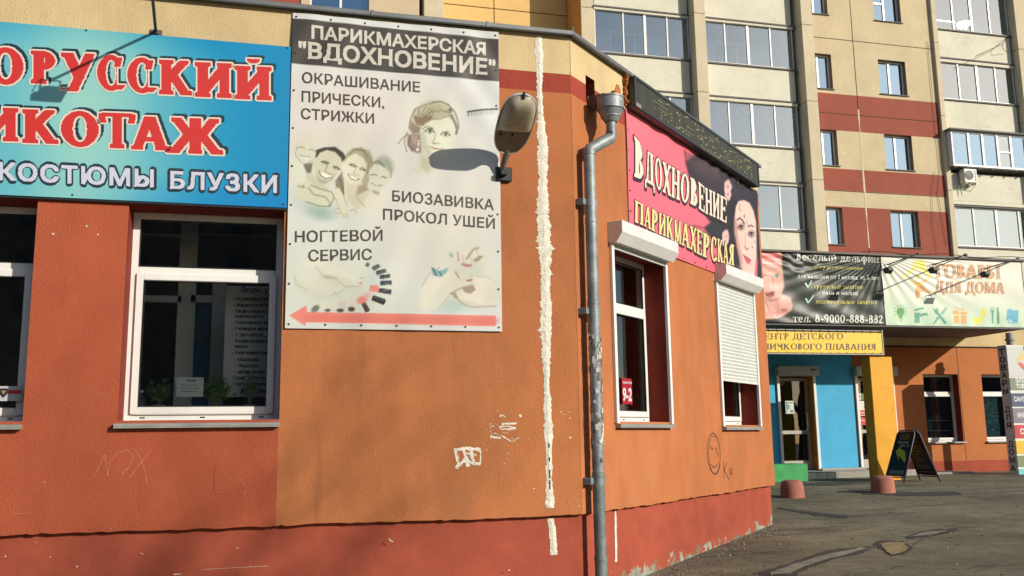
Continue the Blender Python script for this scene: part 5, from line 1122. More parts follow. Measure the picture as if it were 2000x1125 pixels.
# doors
DOORM = mat('door_aluminium', (.40, .38, .34), .45, var=.1, vscale=5)
def door(x0, x1, z0, z1, y, hnd):
    mb = MB(); mb.frame(x0, x1, z0, z1, .07, y-.05, y+.02); mb.box(x0+.07, x1-.07, y-.05, y+.02, z0+.07, z0+.20); mb.box(x0+.07, x1-.07, y-.05, y+.02, z0+.80, z0+.88)
    d = obj('door', mb, DOORM, ax_, bevel=.005)
    for a, b_ in ((z0+.20, z0+.80), (z0+.88, z1-.07)):
        obj('pane', MB().quad((x0+.07, y-.01, a), (x1-.07, y-.01, a), (x1-.07, y-.01, b_), (x0+.07, y-.01, b_)), GLASS, d, flip=False)
    mb = MB(); hx = x1-.10 if hnd > 0 else x0+.1; mb.tube([(hx, y-.05, z0+1.28), (hx-.01, y-.11, z0+1.24), (hx-.01, y-.11, z0+.92), (hx, y-.05, z0+.88)], .016, 8); obj('handle', mb, PVC, d, smooth=True)
    return d
d1 = door(11.10, 11.95, .82, 2.90, 11.26, 1); d2 = door(13.14, 14.0, .82, 2.90, 11.24, 1)
for x0, x1 in ((10.98, 12.03), (13.0, 14.10)):
    mb = MB(); mb.box(x0, x1, 10.82, 10.998, 2.93, 3.15); rb = obj('roller_shutter', mb, mat('annex_box', (.42, .42, .39), .5, var=.08), ax_, bevel=.012)
    for ga in (x0+.03, x1-.095): obj('guide_rail', MB().box(ga, ga+.065, 10.95, 10.998, .82, 2.93), PVC, rb, bevel=.004)
mb = MB(); mb.prism([(11.80, 3.06), (11.84, 3.03), (11.88, 3.06), (11.86, 3.09), (11.84, 3.08), (11.82, 3.09)], 10.812, 10.8195, 0); mb.box(11.885, 11.96, 10.812, 10.8195, 3.045, 3.085, 1); obj('maker_mark', mb, [flat('mark_dark', (50, 30, 30)), flat('mark_red', (170, 60, 60))], ax_)
def leaflet(x0, x1, z0, z1, y, bars, label, cat='notice', base=(200, 215, 205)):
    t = thing('leaflet', (x0, y, z0), label, cat)
    obj('paper', MB().box(x0, x1, y, y+.002, z0, z1), flat('leaflet_%d_%d_%d' % base, base), t)
    mb = MB(); ms = []
    for i, (a, b_, c, d, col) in enumerate(bars):
        mb.box(x0+(x1-x0)*a, x0+(x1-x0)*b_, y-.003, y-.001, z0+(z1-z0)*c, z0+(z1-z0)*d, i); ms.append(flat('ink_%d_%d_%d' % col, col))
    if bars: obj('print', mb, ms, t)
    return t
p0 = at(1533, 783, 11.2); p1 = at(1551, 808, 11.2)
leaflet(p0[0], p1[0], p1[2], p0[2], 11.19, [(.1, .9, .8, .9, (120, 150, 120)), (.15, .5, .35, .7, (130, 160, 150)), (.1, .2, .1, .9, (90, 130, 110)), (.55, .9, .1, .3, (150, 120, 110))], 'pale information sheet taped at mid height on the glass of the left annex door')
p0 = at(1520, 744, 11.2); p1 = at(1531, 752, 11.2)
leaflet(p0[0], p1[0], p1[2], p0[2], 11.19, [(.0, 1, .2, .5, (150, 60, 60))], 'small grey sticker with a red line in the top corner of the left annex door', 'sticker', (120, 120, 115))
p0 = at(1675, 783, 11.15); p1 = at(1697, 812, 11.15)
q = leaflet(p0[0], p1[0]+.1, p1[2], p0[2], 11.17, [(.45, .9, .55, .65, (200, 60, 50)), (.6, .9, .75, .95, (200, 60, 50)), (.1, .9, .05, .2, (210, 90, 70)), (.1, .9, .25, .38, (190, 70, 60))], 'white shop poster with red lines in the right annex door', 'poster', (225, 222, 212))
p0 = at(1676, 815, 11.15); p1 = at(1699, 830, 11.15)
leaflet(p0[0], p1[0]+.1, p1[2], p0[2], 11.17, [(.05, .95, .5, .7, (230, 150, 140))], 'red rectangular sticker below the white poster in the right annex door', 'sticker', (200, 45, 45))
p0 = at(1673, 768, 11.15); p1 = at(1690, 781, 11.15)
leaflet(p0[0], p1[0]+.05, p1[2], p0[2], 11.17, [(.45, 1, 0, 1, (90, 130, 70)), (.1, .35, .3, .7, (210, 80, 80))], 'green and white card above the white poster in the right annex door', 'card', (215, 215, 205))
# steps, tiled riser, green block
TILE = mat('cream_tile', (.74, .68, .50), .5, var=.1, vscale=4)
mb = MB(); mb.box(9.2, 14.1, 10.25, 11.0, .2, .795); st = obj('doorstep', mb, CONC, ax_, bevel=.008)
a = at(1560, 930, 10.245)[0]; b = at(1633, 930, 10.245)[0]
for i in range(4):
    obj('tile', MB().box(a+(b-a)*i/4+.006, a+(b-a)*(i+1)/4-.006, 10.232, 10.2495, .60, .775), TILE, st, bevel=.003)
obj('threshold', MB().box(11.98, 13.12, 10.90, 10.992, .795, .85), mat('threshold_grey', (.33, .32, .29), .8, var=.1), st, bevel=.006)
a = at(1500, 905, 10.1); b = at(1560, 905, 10.1)
gb = obj('planter_block', MB().box(8.9, b[0], 9.75, 10.24, .3, 1.0), GREEN, None, bevel=.01); tag(gb, 'low bright green painted block beside the annex doorstep, left of the tiles', 'block')
# annex windows
for (x0, x1, z0, z1) in AH[2:]:
    f = MB(TA); f.frame(x0, x1, z0, z1, .055, .19, .25); f.box(x0+.055, x1-.055, .19, .25, 2.50, 2.575); fr = obj('window', f, PVC, ax_, bevel=.004)
    s = MB(TA); s.frame(x0+.045, x1-.045, z0+.05, 2.51, .05, .17, .189); obj('sash', s, PVC, fr, bevel=.004)
    for c, d in ((z0+.10, 2.46), (2.575, z1-.055)): obj('pane', MB(TA).quad((x0+.09, .205, c), (x1-.09, .205, c), (x1-.09, .205, d), (x0+.09, .205, d)), GLASSA, fr, flip=False)
    obj('sill', MB(TA).box(x0-.03, x1+.03, -.07, .19, z0-.03, z0+.005), SILLM, fr, bevel=.004)
# goods behind the annex windows
r_ = random.Random(31)
gd = thing('shop_shelf', (15.35, 11.5, 1.4), 'cluttered shelf with pinkish goods behind the left annex window', 'shelf')
mb = MB(); cols = [(170, 90, 80), (190, 170, 150), (90, 110, 100), (60, 60, 70), (180, 120, 110), (120, 140, 150)]
for i in range(40):
    x = r_.uniform(14.95, 15.8); z = r_.choice([1.42, 1.42, 1.66, 1.90]); w = r_.uniform(.03, .09); h = r_.uniform(.06, .2); mb.box(x, x+w, 11.40+r_.uniform(0, .1), 11.5+r_.uniform(0, .05), z, z+h, i % 6)
obj('goods', mb, [flat('goods_%d' % i, c) for i, c in enumerate(cols)], gd); mb = MB()
for z in (1.405, 1.645, 1.885): mb.box(14.9, 15.86, 11.38, 11.58, z, z+.014)
obj('board', mb, IPAL, gd)
tp = thing('teal_poster', (17.0, 11.4, 1.45), 'pale turquoise poster behind the glass of the right annex window', 'poster')
mb = MB(); mb.box(16.62, 17.22, 11.33, 11.335, 1.50, 2.45); obj('sheet', mb, flat('poster_teal', (120, 190, 195)), tp)
mb = MB()
for i in range(46):
    x = r_.uniform(16.64, 17.12); z = r_.uniform(1.52, 2.40); mb.box(x, x+r_.uniform(.02, .09), 11.324, 11.329, z, z+r_.uniform(.01, .07), i % 4)
mb.box(16.62, 17.22, 11.318, 11.323, 1.98, 2.0, 0); obj('print', mb, [flat('pp%d' % i, c) for i, c in enumerate([(205, 225, 222), (60, 130, 150), (90, 110, 120), (150, 205, 200)])], tp)

# ---- canopy banners
bb = thing('swim_banner', (11, 9, 3.87), 'black creased banner of a baby swimming centre with white and yellow text on the canopy', 'banner')
nx0, nx1, nz0, nz1 = 9.2, 12.50, 3.89, 5.385
def dN(x, z):
    u = (x-nx0)/(nx1-nx0); w = (z-nz0)/(nz1-nz0)
    c1 = .014*math.exp(-((u-1.0)**2*3+(w-.75)**2*1.4))*math.sin(38*math.atan2(1.02-w, 1.03-u))
    c2 = .012*math.exp(-((u-.45)**2*9+(w-.5)**2*3))*math.sin(26*(u*.75+w*.65)+2*math.sin(7*w))
    c3 = .012*math.exp(-((u-.35)**2*14+(w-1)**2*20))*math.sin(50*(u+w)); c4 = .006*math.sin(19*u+9*w)*math.sin(11*w+3*u)
    return c1+c2+c3+c4
plN = lambda off: (lambda x, z: (x, 8.985-off+dN(x, z), z))
def p_baby(P):
    P.mix(np.clip((P.U-1520)/60, 0, 1)*.7, (52, 60, 54)); P.blob(1600, 560, 70, 40, (66, 76, 70), .5, .8)
    P.at(1470, 470, .16)
    S_ = (228, 172, 156)
    P.poly([(-400, 140), (340, 140), (350, 300), (370, 420), (385, 560), (350, 650), (460, 700), (485, 780), (470, 850), (380, 920), (300, 960), (-400, 980)], S_, 1, 2.2)
    P.poly([(-400, 130), (340, 130), (350, 290), (250, 300), (-400, 300)], (232, 140, 132), 1, 1.5); P.line([(-300, 180), (340, 200)], 30, (206, 90, 86), .8, 1); P.line([(-300, 265), (340, 280)], 22, (246, 196, 184), .9, 1)
    P.line([(-100, 235), (345, 240)], 12, (240, 170, 160), .8, .8); P.line([(120, 420), (230, 430), (330, 385)], 12, (180, 110, 100), .6, 1)
    P.blob(285, 432, 46, 22, (190, 176, 166), .9, .4, -6); P.blob(290, 432, 20, 19, (70, 84, 84), .95, .3); P.line([(240, 425), (290, 405), (340, 425)], 9, (130, 84, 76), .8, .6)
    P.line([(115, 425), (165, 425)], 12, (130, 90, 84), .8, .6); P.blob(100, 440, 40, 20, (150, 110, 104), .7, .5); P.line([(235, 440), (250, 520), (240, 580)], 16, (196, 128, 114), .7, 1.4)
    P.blob(210, 545, 40, 26, (238, 184, 168), .9, .5); P.blob(185, 560, 10, 7, (150, 80, 74), .8, .5); P.blob(240, 560, 8, 6, (150, 80, 74), .7, .5)
    P.poly([(145, 640), (170, 650), (240, 620), (262, 630), (245, 680), (205, 692), (165, 680)], (120, 48, 52), 1, .9); P.blob(205, 672, 34, 14, (196, 110, 110), .9, .4); P.line([(140, 635), (190, 625), (262, 622)], 10, (200, 116, 110), .9, .6)
    P.poly([(150, 700), (200, 745), (300, 740), (360, 650), (330, 690), (250, 720)], (170, 112, 100), .7, 2); P.poly([(360, 650), (460, 700), (480, 780), (440, 820), (380, 700)], (196, 140, 128), .7, 2)
    P.line([(150, 730), (235, 940)], 8, (206, 60, 66), .95, .5); P.line([(300, 740), (300, 930)], 9, (226, 90, 96), .95, .5); P.blob(380, 850, 40, 16, (140, 90, 84), .7, .6)
    P.line([(-100, 880), (300, 890), (380, 860)], 40, (214, 120, 116), .5, 1.5); P.line([(-100, 950), (250, 940)], 30, (232, 190, 182), .5, 1.5)
    P.poly([(150, 980), (300, 955), (420, 910), (460, 960), (300, 1010), (150, 1010)], (24, 26, 26), .9, 2)
    P.poly([(-400, 130), (-60, 130), (-60, 980), (-400, 980)], (40, 46, 42), .0, 3)
    P.at(0, 0, 1)
sheet('printed_sheet', 220, 100, nx0, nx1, nz0, nz1, plN(0), lambda x, z: (x, 9, z), p_baby, (36, 42, 38), VINYL, bb)
mb = MB(); kn = dict(o=(1470, 470), k=.16, y=9)
W0 = ((0, 0, 0, 0),)
serif(mb, 'Веселый дельфин', lbox(525, 1530, 148, 240, 178, 272, **kn), plN(.010), W0, T=.19, t=.08, n=26)
serif(mb, 'центр детского плавания', lbox(738, 1336, 296, 344, 314, 360, **kn), plN(.010), ((0, 0, 0, 1),), T=.2, t=.1, n=14)
serif(mb, 'для малышей от 1 месяца до 5 лет', lbox(538, 1535, 402, 460, 430, 484, **kn), plN(.010), W0, T=.2, t=.1, n=15)
serif(mb, 'групповые занятия:', lbox(738, 1348, 530, 585, 537, 595, **kn), plN(.010), ((0, 0, 0, 1),), T=.2, t=.1, n=15)
serif(mb, 'мама и малыш', lbox(838, 1275, 606, 660, 612, 670, **kn), plN(.010), W0, T=.2, t=.1, n=15)
serif(mb, 'индивидульные занятия', lbox(758, 1500, 712, 770, 720, 780, **kn), plN(.010), ((0, 0, 0, 1),), T=.2, t=.1, n=15)
serif(mb, 'тел. 8-9000-888-332', lbox(485, 1588, 902, 992, 914, 1008, **kn), plN(.010), W0, T=.19, t=.09, n=26)
for q in (((632, 520), (665, 575), (712, 490)), ((642, 705), (672, 762), (738, 668))):
    P_ = [at(1470+a*.16, 470+b*.16, 9)[[0, 2]] for a, b in q]
    for (a, b), w in (((P_[0], P_[1]), .022), ((P_[1], P_[2]), .014)):
        d = (b-a)/np.linalg.norm(b-a); pp = np.array([-d[1], d[0]])*w; mb.add([plN(.011)(*(a-pp)), plN(.011)(*(b-pp)), plN(.011)(*(b+pp)), plN(.011)(*(a+pp))], [(0, 1, 2, 3)], 2)
obj('lettering', mb, [flat('swim_white', (232, 232, 222)), flat('swim_yellow', (206, 196, 110)), flat('swim_tick', (190, 225, 205))], bb, flip=False)
# yellow sign below
ys = thing('yellow_sign', (11.2, 9.04, 3.3), 'yellow sign with dark brown capital lettering hanging under the black banner', 'sign')
yy = 9.04; yx0 = 8.2; yx1 = at(1722, 660, yy)[0]; yz0 = at(1700, 690, yy)[2]; yz1 = at(1700, 650, yy)[2]
obj('board', MB().box(yx0, yx1, yy, yy+.03, yz0, yz1), mat('sign_yellow', lin((232, 190, 30)), .5, var=.04, vscale=3, bump=.3, bscale=6, bdist=.01), ys)
mb = MB(); mb.box(yx0, yx1+.03, yy-.01, yy+.04, yz0-.035, yz0-.012); mb.box(yx1+.005, yx1+.03, yy-.01, yy+.04, yz0-.012, yz1+.06); mb.box(yx0, yx1, yy+.01, yy+.03, yz1+.03, yz1+.05); obj('frame', mb, mat('frame_grey', (.33, .31, .28), .5), ys)
mb = MB()
for i in range(22):
    x = yx1-.06-i*.2; mb.box(x, x+.012, yy-.004, yy+.01, yz0-.03, yz0+.02); mb.box(x, x+.012, yy-.004, yy+.01, yz1-.02, yz1+.045)
obj('lacing', mb, BLACKM, ys)
mb = MB(); ky = dict(o=(1470, 640), k=.2844, y=9.04); py_ = lambda x, z: (x, yy-.003, z)
serif(mb, 'ЦЕНТР ДЕТСКОГО', lbox(36, 622, 38, 80, **ky), py_, W0, T=.17, t=.07, n=26); serif(mb, 'ГРУДНИЧКОВОГО ПЛАВАНИЯ', lbox(-106, 846, 108, 149, 110, 152, **ky), py_, W0, T=.17, t=.07, n=26)
obj('lettering', mb, flat('sign_brown', (86, 38, 40)), ys, flip=False)
# white home goods banner
wb = thing('home_goods_banner', (14.3, 9, 3.87), 'white and mint banner with a yellow roofed figure logo and coloured icons', 'banner')
wx0, wx1, wz0, wz1 = 12.52, 16.12, 3.875, 5.385
def dW(x, z):
    u = (x-wx0)/(wx1-wx0); w = (z-wz0)/(wz1-wz0)
    return .010*math.exp(-(u**2*5+(w-1)**2*2.5))*math.sin(44*math.atan2(1.03-w, u+.03))+.005*math.sin(12*u+5*w)*math.sin(8*w)+.006*math.exp(-w*12)*math.sin(50*u)
plW = lambda off: (lambda x, z: (x, 8.985-off+dW(x, z), z))
def p_home(P):
    P.mix(np.clip((P.V-560)/70, 0, 1)*.75, (186, 216, 186)); P.mix(np.clip((P.V-545)/90, 0, 1)*np.clip((1830-P.U)/100, 0, 1)*.4, (178, 220, 180))
    P.at(1700, 470, .2045)
    Y1, OR, O2 = (228, 218, 90), (226, 186, 112), (206, 152, 84)
    P.poly([(430, 190), (520, 190), (530, 270), (590, 345), (560, 360), (445, 265), (310, 365), (290, 350), (330, 320), (400, 255), (405, 200)], (232, 222, 100), 1, .6)
    P.line([(300, 355), (445, 265), (580, 345)], 6, (246, 240, 190), .8, .4)
    P.blob(447, 347, 23, 27, (220, 206, 110), 1, .2); P.poly([(345, 365), (400, 385), (450, 400), (500, 380), (560, 355), (500, 420), (470, 440), (420, 440)], OR, 1, .6)
    P.poly([(430, 440), (490, 430), (530, 465), (580, 500), (560, 508), (500, 490), (470, 495), (460, 545), (440, 560), (425, 530), (425, 480)], O2, 1, .6)
    g = (92, 160, 92); t = (88, 160, 138); o = (222, 166, 92); y = (222, 216, 84); bl = (92, 172, 196)
    P.blob(285, 680, 38, 42, g, 1, .15); P.poly([(262, 710), (308, 710), (300, 745), (270, 745)], g, 1, .4); P.line([(272, 757), (302, 757)], 8, (150, 180, 110), 1, .3); P.line([(280, 775), (298, 775)], 8, (150, 160, 110), 1, .3)
    for a in range(-30, 211, 30):
        c, s_ = math.cos(math.radians(a)), math.sin(math.radians(a)); P.line([(285+50*c, 680-52*s_), (285+66*c, 680-70*s_)], 7, (110, 160, 84), .9, .3)
    P.poly([(415, 690), (465, 690), (465, 788), (418, 788)], t, 1, .5); P.poly([(465, 705), (520, 688), (545, 700), (540, 722), (520, 715), (470, 728)], t, 1, .5); P.line([(420, 665), (450, 655), (500, 646)], 18, t, 1, .5)
    P.line([(615, 672), (710, 785)], 26, t, 1, .5); P.line([(600, 655), (615, 690), (640, 670), (625, 648)], 12, t, 1, .5); P.line([(715, 652), (680, 695)], 26, (130, 180, 150), 1, .5); P.line([(640, 740), (602, 790)], 16, t, 1, .5); P.line([(625, 735), (650, 748)], 10, t, 1, .4)
    P.poly([(780, 672), (918, 680), (918, 708), (780, 702)], o, 1, .4); P.poly([(790, 715), (915, 718), (912, 795), (795, 790)], o, 1, .4); P.line([(850, 672), (852, 795)], 12, (222, 222, 196), 1, .3)
    P.line([(850, 665), (810, 655), (800, 635), (830, 640), (850, 665), (885, 640), (890, 655), (850, 665)], 7, o, 1, .3)
    P.poly([(1055, 650), (1095, 645), (1100, 700), (1075, 735), (1050, 740)], y, 1, .6); P.poly([(975, 735), (1075, 735), (1060, 775), (1040, 800), (990, 795), (980, 765)], y, 1, .6)
    for q in (1140, 1155, 1172): P.line([(q, 638), (q+2, 670)], 6, t, 1, .3)
    P.poly([(1140, 665), (1180, 665), (1170, 700), (1168, 795), (1155, 795), (1152, 700)], t, 1, .4); P.poly([(1200, 640), (1215, 635), (1225, 700), (1228, 795), (1205, 795), (1200, 700)], (92, 158, 110), 1, .4)
    P.poly([(1300, 660), (1330, 648), (1350, 665), (1405, 662), (1410, 700), (1400, 795), (1300, 790), (1290, 760)], bl, 1, .6); P.line([(1300, 790), (1300, 765), (1325, 755), (1340, 775), (1325, 785), (1318, 772)], 7, (214, 232, 224), .9, .4); P.line([(1330, 760), (1370, 790), (1400, 790)], 6, (214, 232, 224), .8, .4)
    P.at(0, 0, 1)
sheet('printed_sheet', 260, 110, wx0, wx1, wz0, wz1, plW(0), lambda x, z: (x, 9, z), p_home, (222, 222, 206), VINYL, wb)
mb = MB(); kw_ = dict(o=(1700, 470), k=.2045, y=9)
LH = ((.055, 0, 0, 1), (0, 0, 0, 0))
serif(mb, 'ТОВАРЫ', lbox(592, 1242, 222, 348, 240, 364, **kw_), plW(.010), LH, T=.17, t=.075, n=30)
serif(mb, 'ДЛЯ ДОМА', lbox(612, 1276, 388, 492, 402, 502, **kw_), plW(.010), LH, T=.17, t=.075, n=30)
obj('lettering', mb, [mat('home_brown_letters', lin((178, 120, 76)), .5, var=.25, vscale=16), flat('home_cream_outline', (240, 206, 160))], wb, flip=False)
for q in ((1795, 497), (1888, 499), (1990, 507)):
    a = at(q[0], q[1], 9.0); hx = {1795: (1733, 528), 1888: (1821, 528), 1990: (1922, 536)}[q[0]]; h = at(hx[0], hx[1], 8.15)
    lab = {1795: 'small floodlight over the left end of the white banner, nearest the black banner', 1888: 'small floodlight before the first big letters of the white banner', 1990: 'small floodlight before the last big letters of the white banner'}[q[0]]
    floodlight((a[0], 9.03, a[2]+.02), (h[0]+.02, 8.15, h[2]+.12), None, lab, 'floodlights over the white banner', 1.0)
mb = MB(); c_ = [Vector((12.0+i*.35, 8.92+.02*math.sin(i*2), 5.43+.03*math.sin(i*1.3))) for i in range(13)]; mb.tube(c_, .008, 5)
tag(obj('power_cable', mb, BLACKM), 'black cable draped along the top edge of the canopy banners', 'cable')

# ================================================================== STREET FURNITURE
BOL = mat('pink_concrete', (.36, .135, .095), .9, var=.2, vscale=5, bump=.6, bscale=60, dirt=[((.12, .08, .06), .6, 4, (1, 1, 1), .5)])
for (px, py2, lab) in ((1548, 971, 'squat pink concrete bollard below the tiled doorstep'), (1725, 962, 'squat pink concrete bollard in front of the yellow pillar')):
    p = gh(px, py2); mb = MB(); z = p[2]-.05
    mb.tube([(p[0], p[1], z), (p[0], p[1], z+.12), (p[0], p[1], z+.27), (p[0], p[1], z+.31), (p[0], p[1], z+.335)], [.205, .20, .185, .165, .11], 26)
    tag(obj('bollard', mb, BOL, smooth=True), lab, 'bollard', 'concrete bollards')
# folding board
N1 = np.array([12.02, 8.15]); N2 = np.array([12.86, 8.15]); dd = np.array([-.07, .50])
ab = thing('folding_board', ((N1[0]+N2[0])/2, N1[1], .65), 'dark folding pavement board with a yellow arrow by the yellow pillar', 'sign board')
zt = 1.66; mid = (N1+N2)/2
NAV = mat('board_navy_frame', (.02, .02, .055), .4); 
def leaf_pt(N, u, h): # u along ridge 0..1, h 0..1 foot to top
    f0 = N+dd*u; t0 = mid+(N-mid)*.07+dd*(.06+.88*u); z0 = ground_z(*f0); q = f0+(t0-f0)*h
    return Vector((q[0], q[1], z0+(zt-z0)*h))
for N, nm, od in ((N1, 0, -1), (N2, 1, 1)):
    A = [leaf_pt(N, 0, 0), leaf_pt(N, 0, .93), leaf_pt(N, .1, .995), leaf_pt(N, .9, .995), leaf_pt(N, 1, .93), leaf_pt(N, 1, 0)]
    mb = MB(); mb.tube(A, .016, 8); mb.tube([leaf_pt(N, 0, .10), leaf_pt(N, 1, .10)], .012, 8); fr = obj('frame', mb, NAV, ab, smooth=True)
    a0, a1, a2, a3 = leaf_pt(N, .02, .12), leaf_pt(N, .98, .12), leaf_pt(N, .96, .97), leaf_pt(N, .04, .97)
    n_ = (a1-a0).cross(a3-a0).normalized(); 
    mb = MB(); mb.add([a0-n_*.003, a1-n_*.003, a2-n_*.003, a3-n_*.003, a0+n_*.003, a1+n_*.003, a2+n_*.003, a3+n_*.003], [(0, 1, 2, 3), (7, 6, 5, 4), (0, 4, 5, 1), (1, 5, 6, 2), (2, 6, 7, 3), (3, 7, 4, 0)]); obj('panel', mb, mat('board_black', (.012, .013, .016), .35), ab)
    side = -1 if n_.dot(Vector((-1, -.4, 0))) < 0 else 1
    def pp(u, v, e=.0055): # u across from the camera's left (far) to right (near), v up
        uu = 1-u; b_ = a0.lerp(a1, .03+.94*uu); t_ = a3.lerp(a2, .03+.94*uu); return tuple(b_.lerp(t_, v)+n_*side*e)
    mb = MB()
    if nm == 0:
        for v, a_, b_ in ((.93, .2, .8), (.88, .15, .85), (.83, .2, .8)): mb.add([pp(a_, v-.009), pp(b_, v-.009), pp(b_, v+.009), pp(a_, v+.009)], [(0, 1, 2, 3)], 2)
        mb.add([pp(.12, .56), pp(.42, .68), pp(.42, .61), pp(.72, .56), pp(.88, .40), pp(.86, .30), pp(.60, .40), pp(.42, .46), pp(.44, .37)], [(0, 1, 2, 7, 8), (2, 3, 6, 7), (3, 4, 5, 6)], 1)
        mb.add([pp(.05, .04), pp(.93, .04), pp(.93, .13), pp(.05, .13)], [(0, 1, 2, 3)], 3)
        sans(mb, 'Веселый', [(.14, .745), (.14, .79), (.80, .735), (.80, .78)], lambda u, v: pp(u, v, .006), .02, 1, 0); sans(mb, 'дельфин', [(.30, .675), (.30, .72), (.92, .665), (.92, .71)], lambda u, v: pp(u, v, .006), .02, 1, 0)
        for i in range(9): mb.add([pp(.12+i*.085, .07, .007), pp(.17+i*.085, .07, .007), pp(.17+i*.085, .10, .007), pp(.12+i*.085, .10, .007)], [(0, 1, 2, 3)], 4)
    else:
        for i, (v, a_, b_) in enumerate(((.88, .2, .8), (.80, .1, .7), (.76, .15, .75), (.68, .2, .85), (.63, .15, .8), (.56, .2, .8), (.50, .3, .7), (.40, .3, .6), (.34, .25, .7), (.22, .1, .8), (.17, .1, .85), (.08, .2, .9))):
            mb.add([pp(a_, v-.008), pp(b_, v-.008), pp(b_, v+.008), pp(a_, v+.008)], [(0, 1, 2, 3)], 2 if i < 7 else 4)
    obj('print', mb, [flat('ab_white', (190, 195, 160)), flat('ab_yellow', (200, 200, 60)), flat('ab_orange', (165, 135, 60)), flat('ab_grey', (120, 130, 120)), flat('ab_slate', (120, 128, 134))], ab, flip=False)
# totem sign at the right edge
tx, ty = 15.80, 9.31; tz = .64; th_ = 3.52; TW = .46
tt = thing('totem_sign', (tx+.2, ty+.1, tz), 'tall grey box sign with vertical dark red letters and coloured bars', 'sign')
obj('body', MB().box(tx, tx+TW, ty+.004, ty+.27, tz-.15, th_), mat('totem_grey', (.66, .64, .62), .5, var=.05), tt, bevel=.006)
obj('plinth', MB().box(tx-.12, tx+TW+.12, ty-.12, ty+.38, tz-.25, tz-.01), CONC, tt, bevel=.01)
mb = MB(); side = lambda q, z: (tx-.003, ty+.26-q, z)
word = 'ТОВАРЫ ДЛЯ ДОМА'; step = (3.44-.72)/15.6; z = 3.44
for i, ch in enumerate(word):
    if ch != ' ': sans(mb, ch, [(.05, z-.125), (.05, z), (.19, z-.125), (.19, z)], side, .02)
    z -= step*(1 if ch != ' ' else 1.35)
obj('vertical_lettering', mb, flat('totem_red', (96, 28, 36)), tt, flip=False)
mb = MB(); fy = ty; fz = lambda v: at(1995, v, ty)[2]
cols = [((205, 208, 204), 677, 735), ((120, 136, 112), 738, 762), ((62, 74, 116), 768, 794), ((128, 122, 140), 797, 826), ((200, 46, 52), 830, 856), ((232, 190, 40), 861, 886), ((126, 140, 100), 890, 912), ((120, 200, 205), 916, 934)]
ms = []
for i, (c, v0, v1) in enumerate(cols):
    mb.box(tx+.004, tx+TW-.004, fy-.004, fy+.003, fz(v1), fz(v0), i); ms.append(flat('totem_%d' % i, c))
obj('category_bar', mb, ms, tt)
obj('front_sheet', MB().box(tx+.002, tx+TW-.002, fy+.0032, fy+.0038, tz, th_-.01), flat('totem_white', (226, 226, 218)), tt)
mb = MB(); fr_ = lambda x, z: (x, fy-.006, z)
for s_, v0, h, w, x_ in (('ЭЛЕ', 739, 8, .22, .16), ('ТОВ', 750, 8, .22, .16), ('САНТ', 775, 9, .27, .07), ('ИНС', 806, 9, .20, .12), ('СУ', 837, 11, .18, .15), ('С', 868, 10, .09, .22), ('К', 896, 9, .09, .2)):
    z1_ = fz(v0); z0_ = fz(v0+h); sans(mb, s_, [(tx+x_, z0_), (tx+x_, z1_), (tx+x_+w, z0_), (tx+x_+w, z1_)], fr_, .03, 1, 0)
q = lambda u, v: fr_(*at(u, v, ty)[[0, 2]])
mb.add([q(1984, 703), q(2000, 684), q(2012, 690), q(2000, 700), q(1990, 706)], [(0, 1, 2, 3, 4)], 1); mb.add([q(1987, 709), q(1992, 707), q(2004, 716), q(2012, 726), q(2004, 728), q(1996, 720)], [(0, 1, 2, 3, 4, 5)], 2)
obj('bar_lettering', mb, [flat('totem_letters', (225, 228, 222)), flat('totem_gold', (222, 200, 120)), flat('totem_coral', (214, 92, 80))], tt, flip=False)

# ================================================================== APARTMENT BUILDING
ap = thing('apartment_building', (12, 19.4, .6), 'tall panel apartment block with glazed loggias and red and beige window bays', 'building')
PB = dict(var=.07, vscale=1.1, bump=.3, bscale=30, bdist=.01)
ABEI = mat('beige_panel', (.52, .425, .265), .85, **PB, dirt=[((.30, .24, .15), .62, 1.6, (1, 1, .35), .35)]); ARED = mat('red_panel', (.27, .062, .035), .85, **PB); AYEL = mat('yellow_panel', (.66, .43, .16), .85, **PB)
APAR = mat('loggia_parapet', (.60, .575, .46), .85, **PB, dirt=[((.33, .30, .22), .60, 2.2, (.6, 1, 2.2), .4)]); APIL = mat('pillar_concrete', (.54, .46, .32), .85, **PB); AYEL_SHADE = mat('shaded_yellow_panel', (.52, .26, .06), .85, **PB)  # last one: the yellow panel with the unlit return's shade painted in
LEDG = mat('dark_ledge', (.13, .12, .11), .8); ABACK = mat('joint_dark', (.10, .075, .045), .9)
LOGW = mat('loggia_inner', (.62, .66, .66), .8, var=.1); CURT = mat('pale_curtain', (.50, .53, .53), .8)
YF = 19.4; ZJ = [9.93+2.8*k for k in range(-4, 5)]
TF = lambda y: (lambda p: (p[0], p[1]+y, p[2]))
def fwall(x, z):
    if z > 13.47: return 0
    if z > 12.12: return 1
    if z > 10.73: return 0
    if z > 9.95: return 1
    if z > 9.37: return 0
    return 1
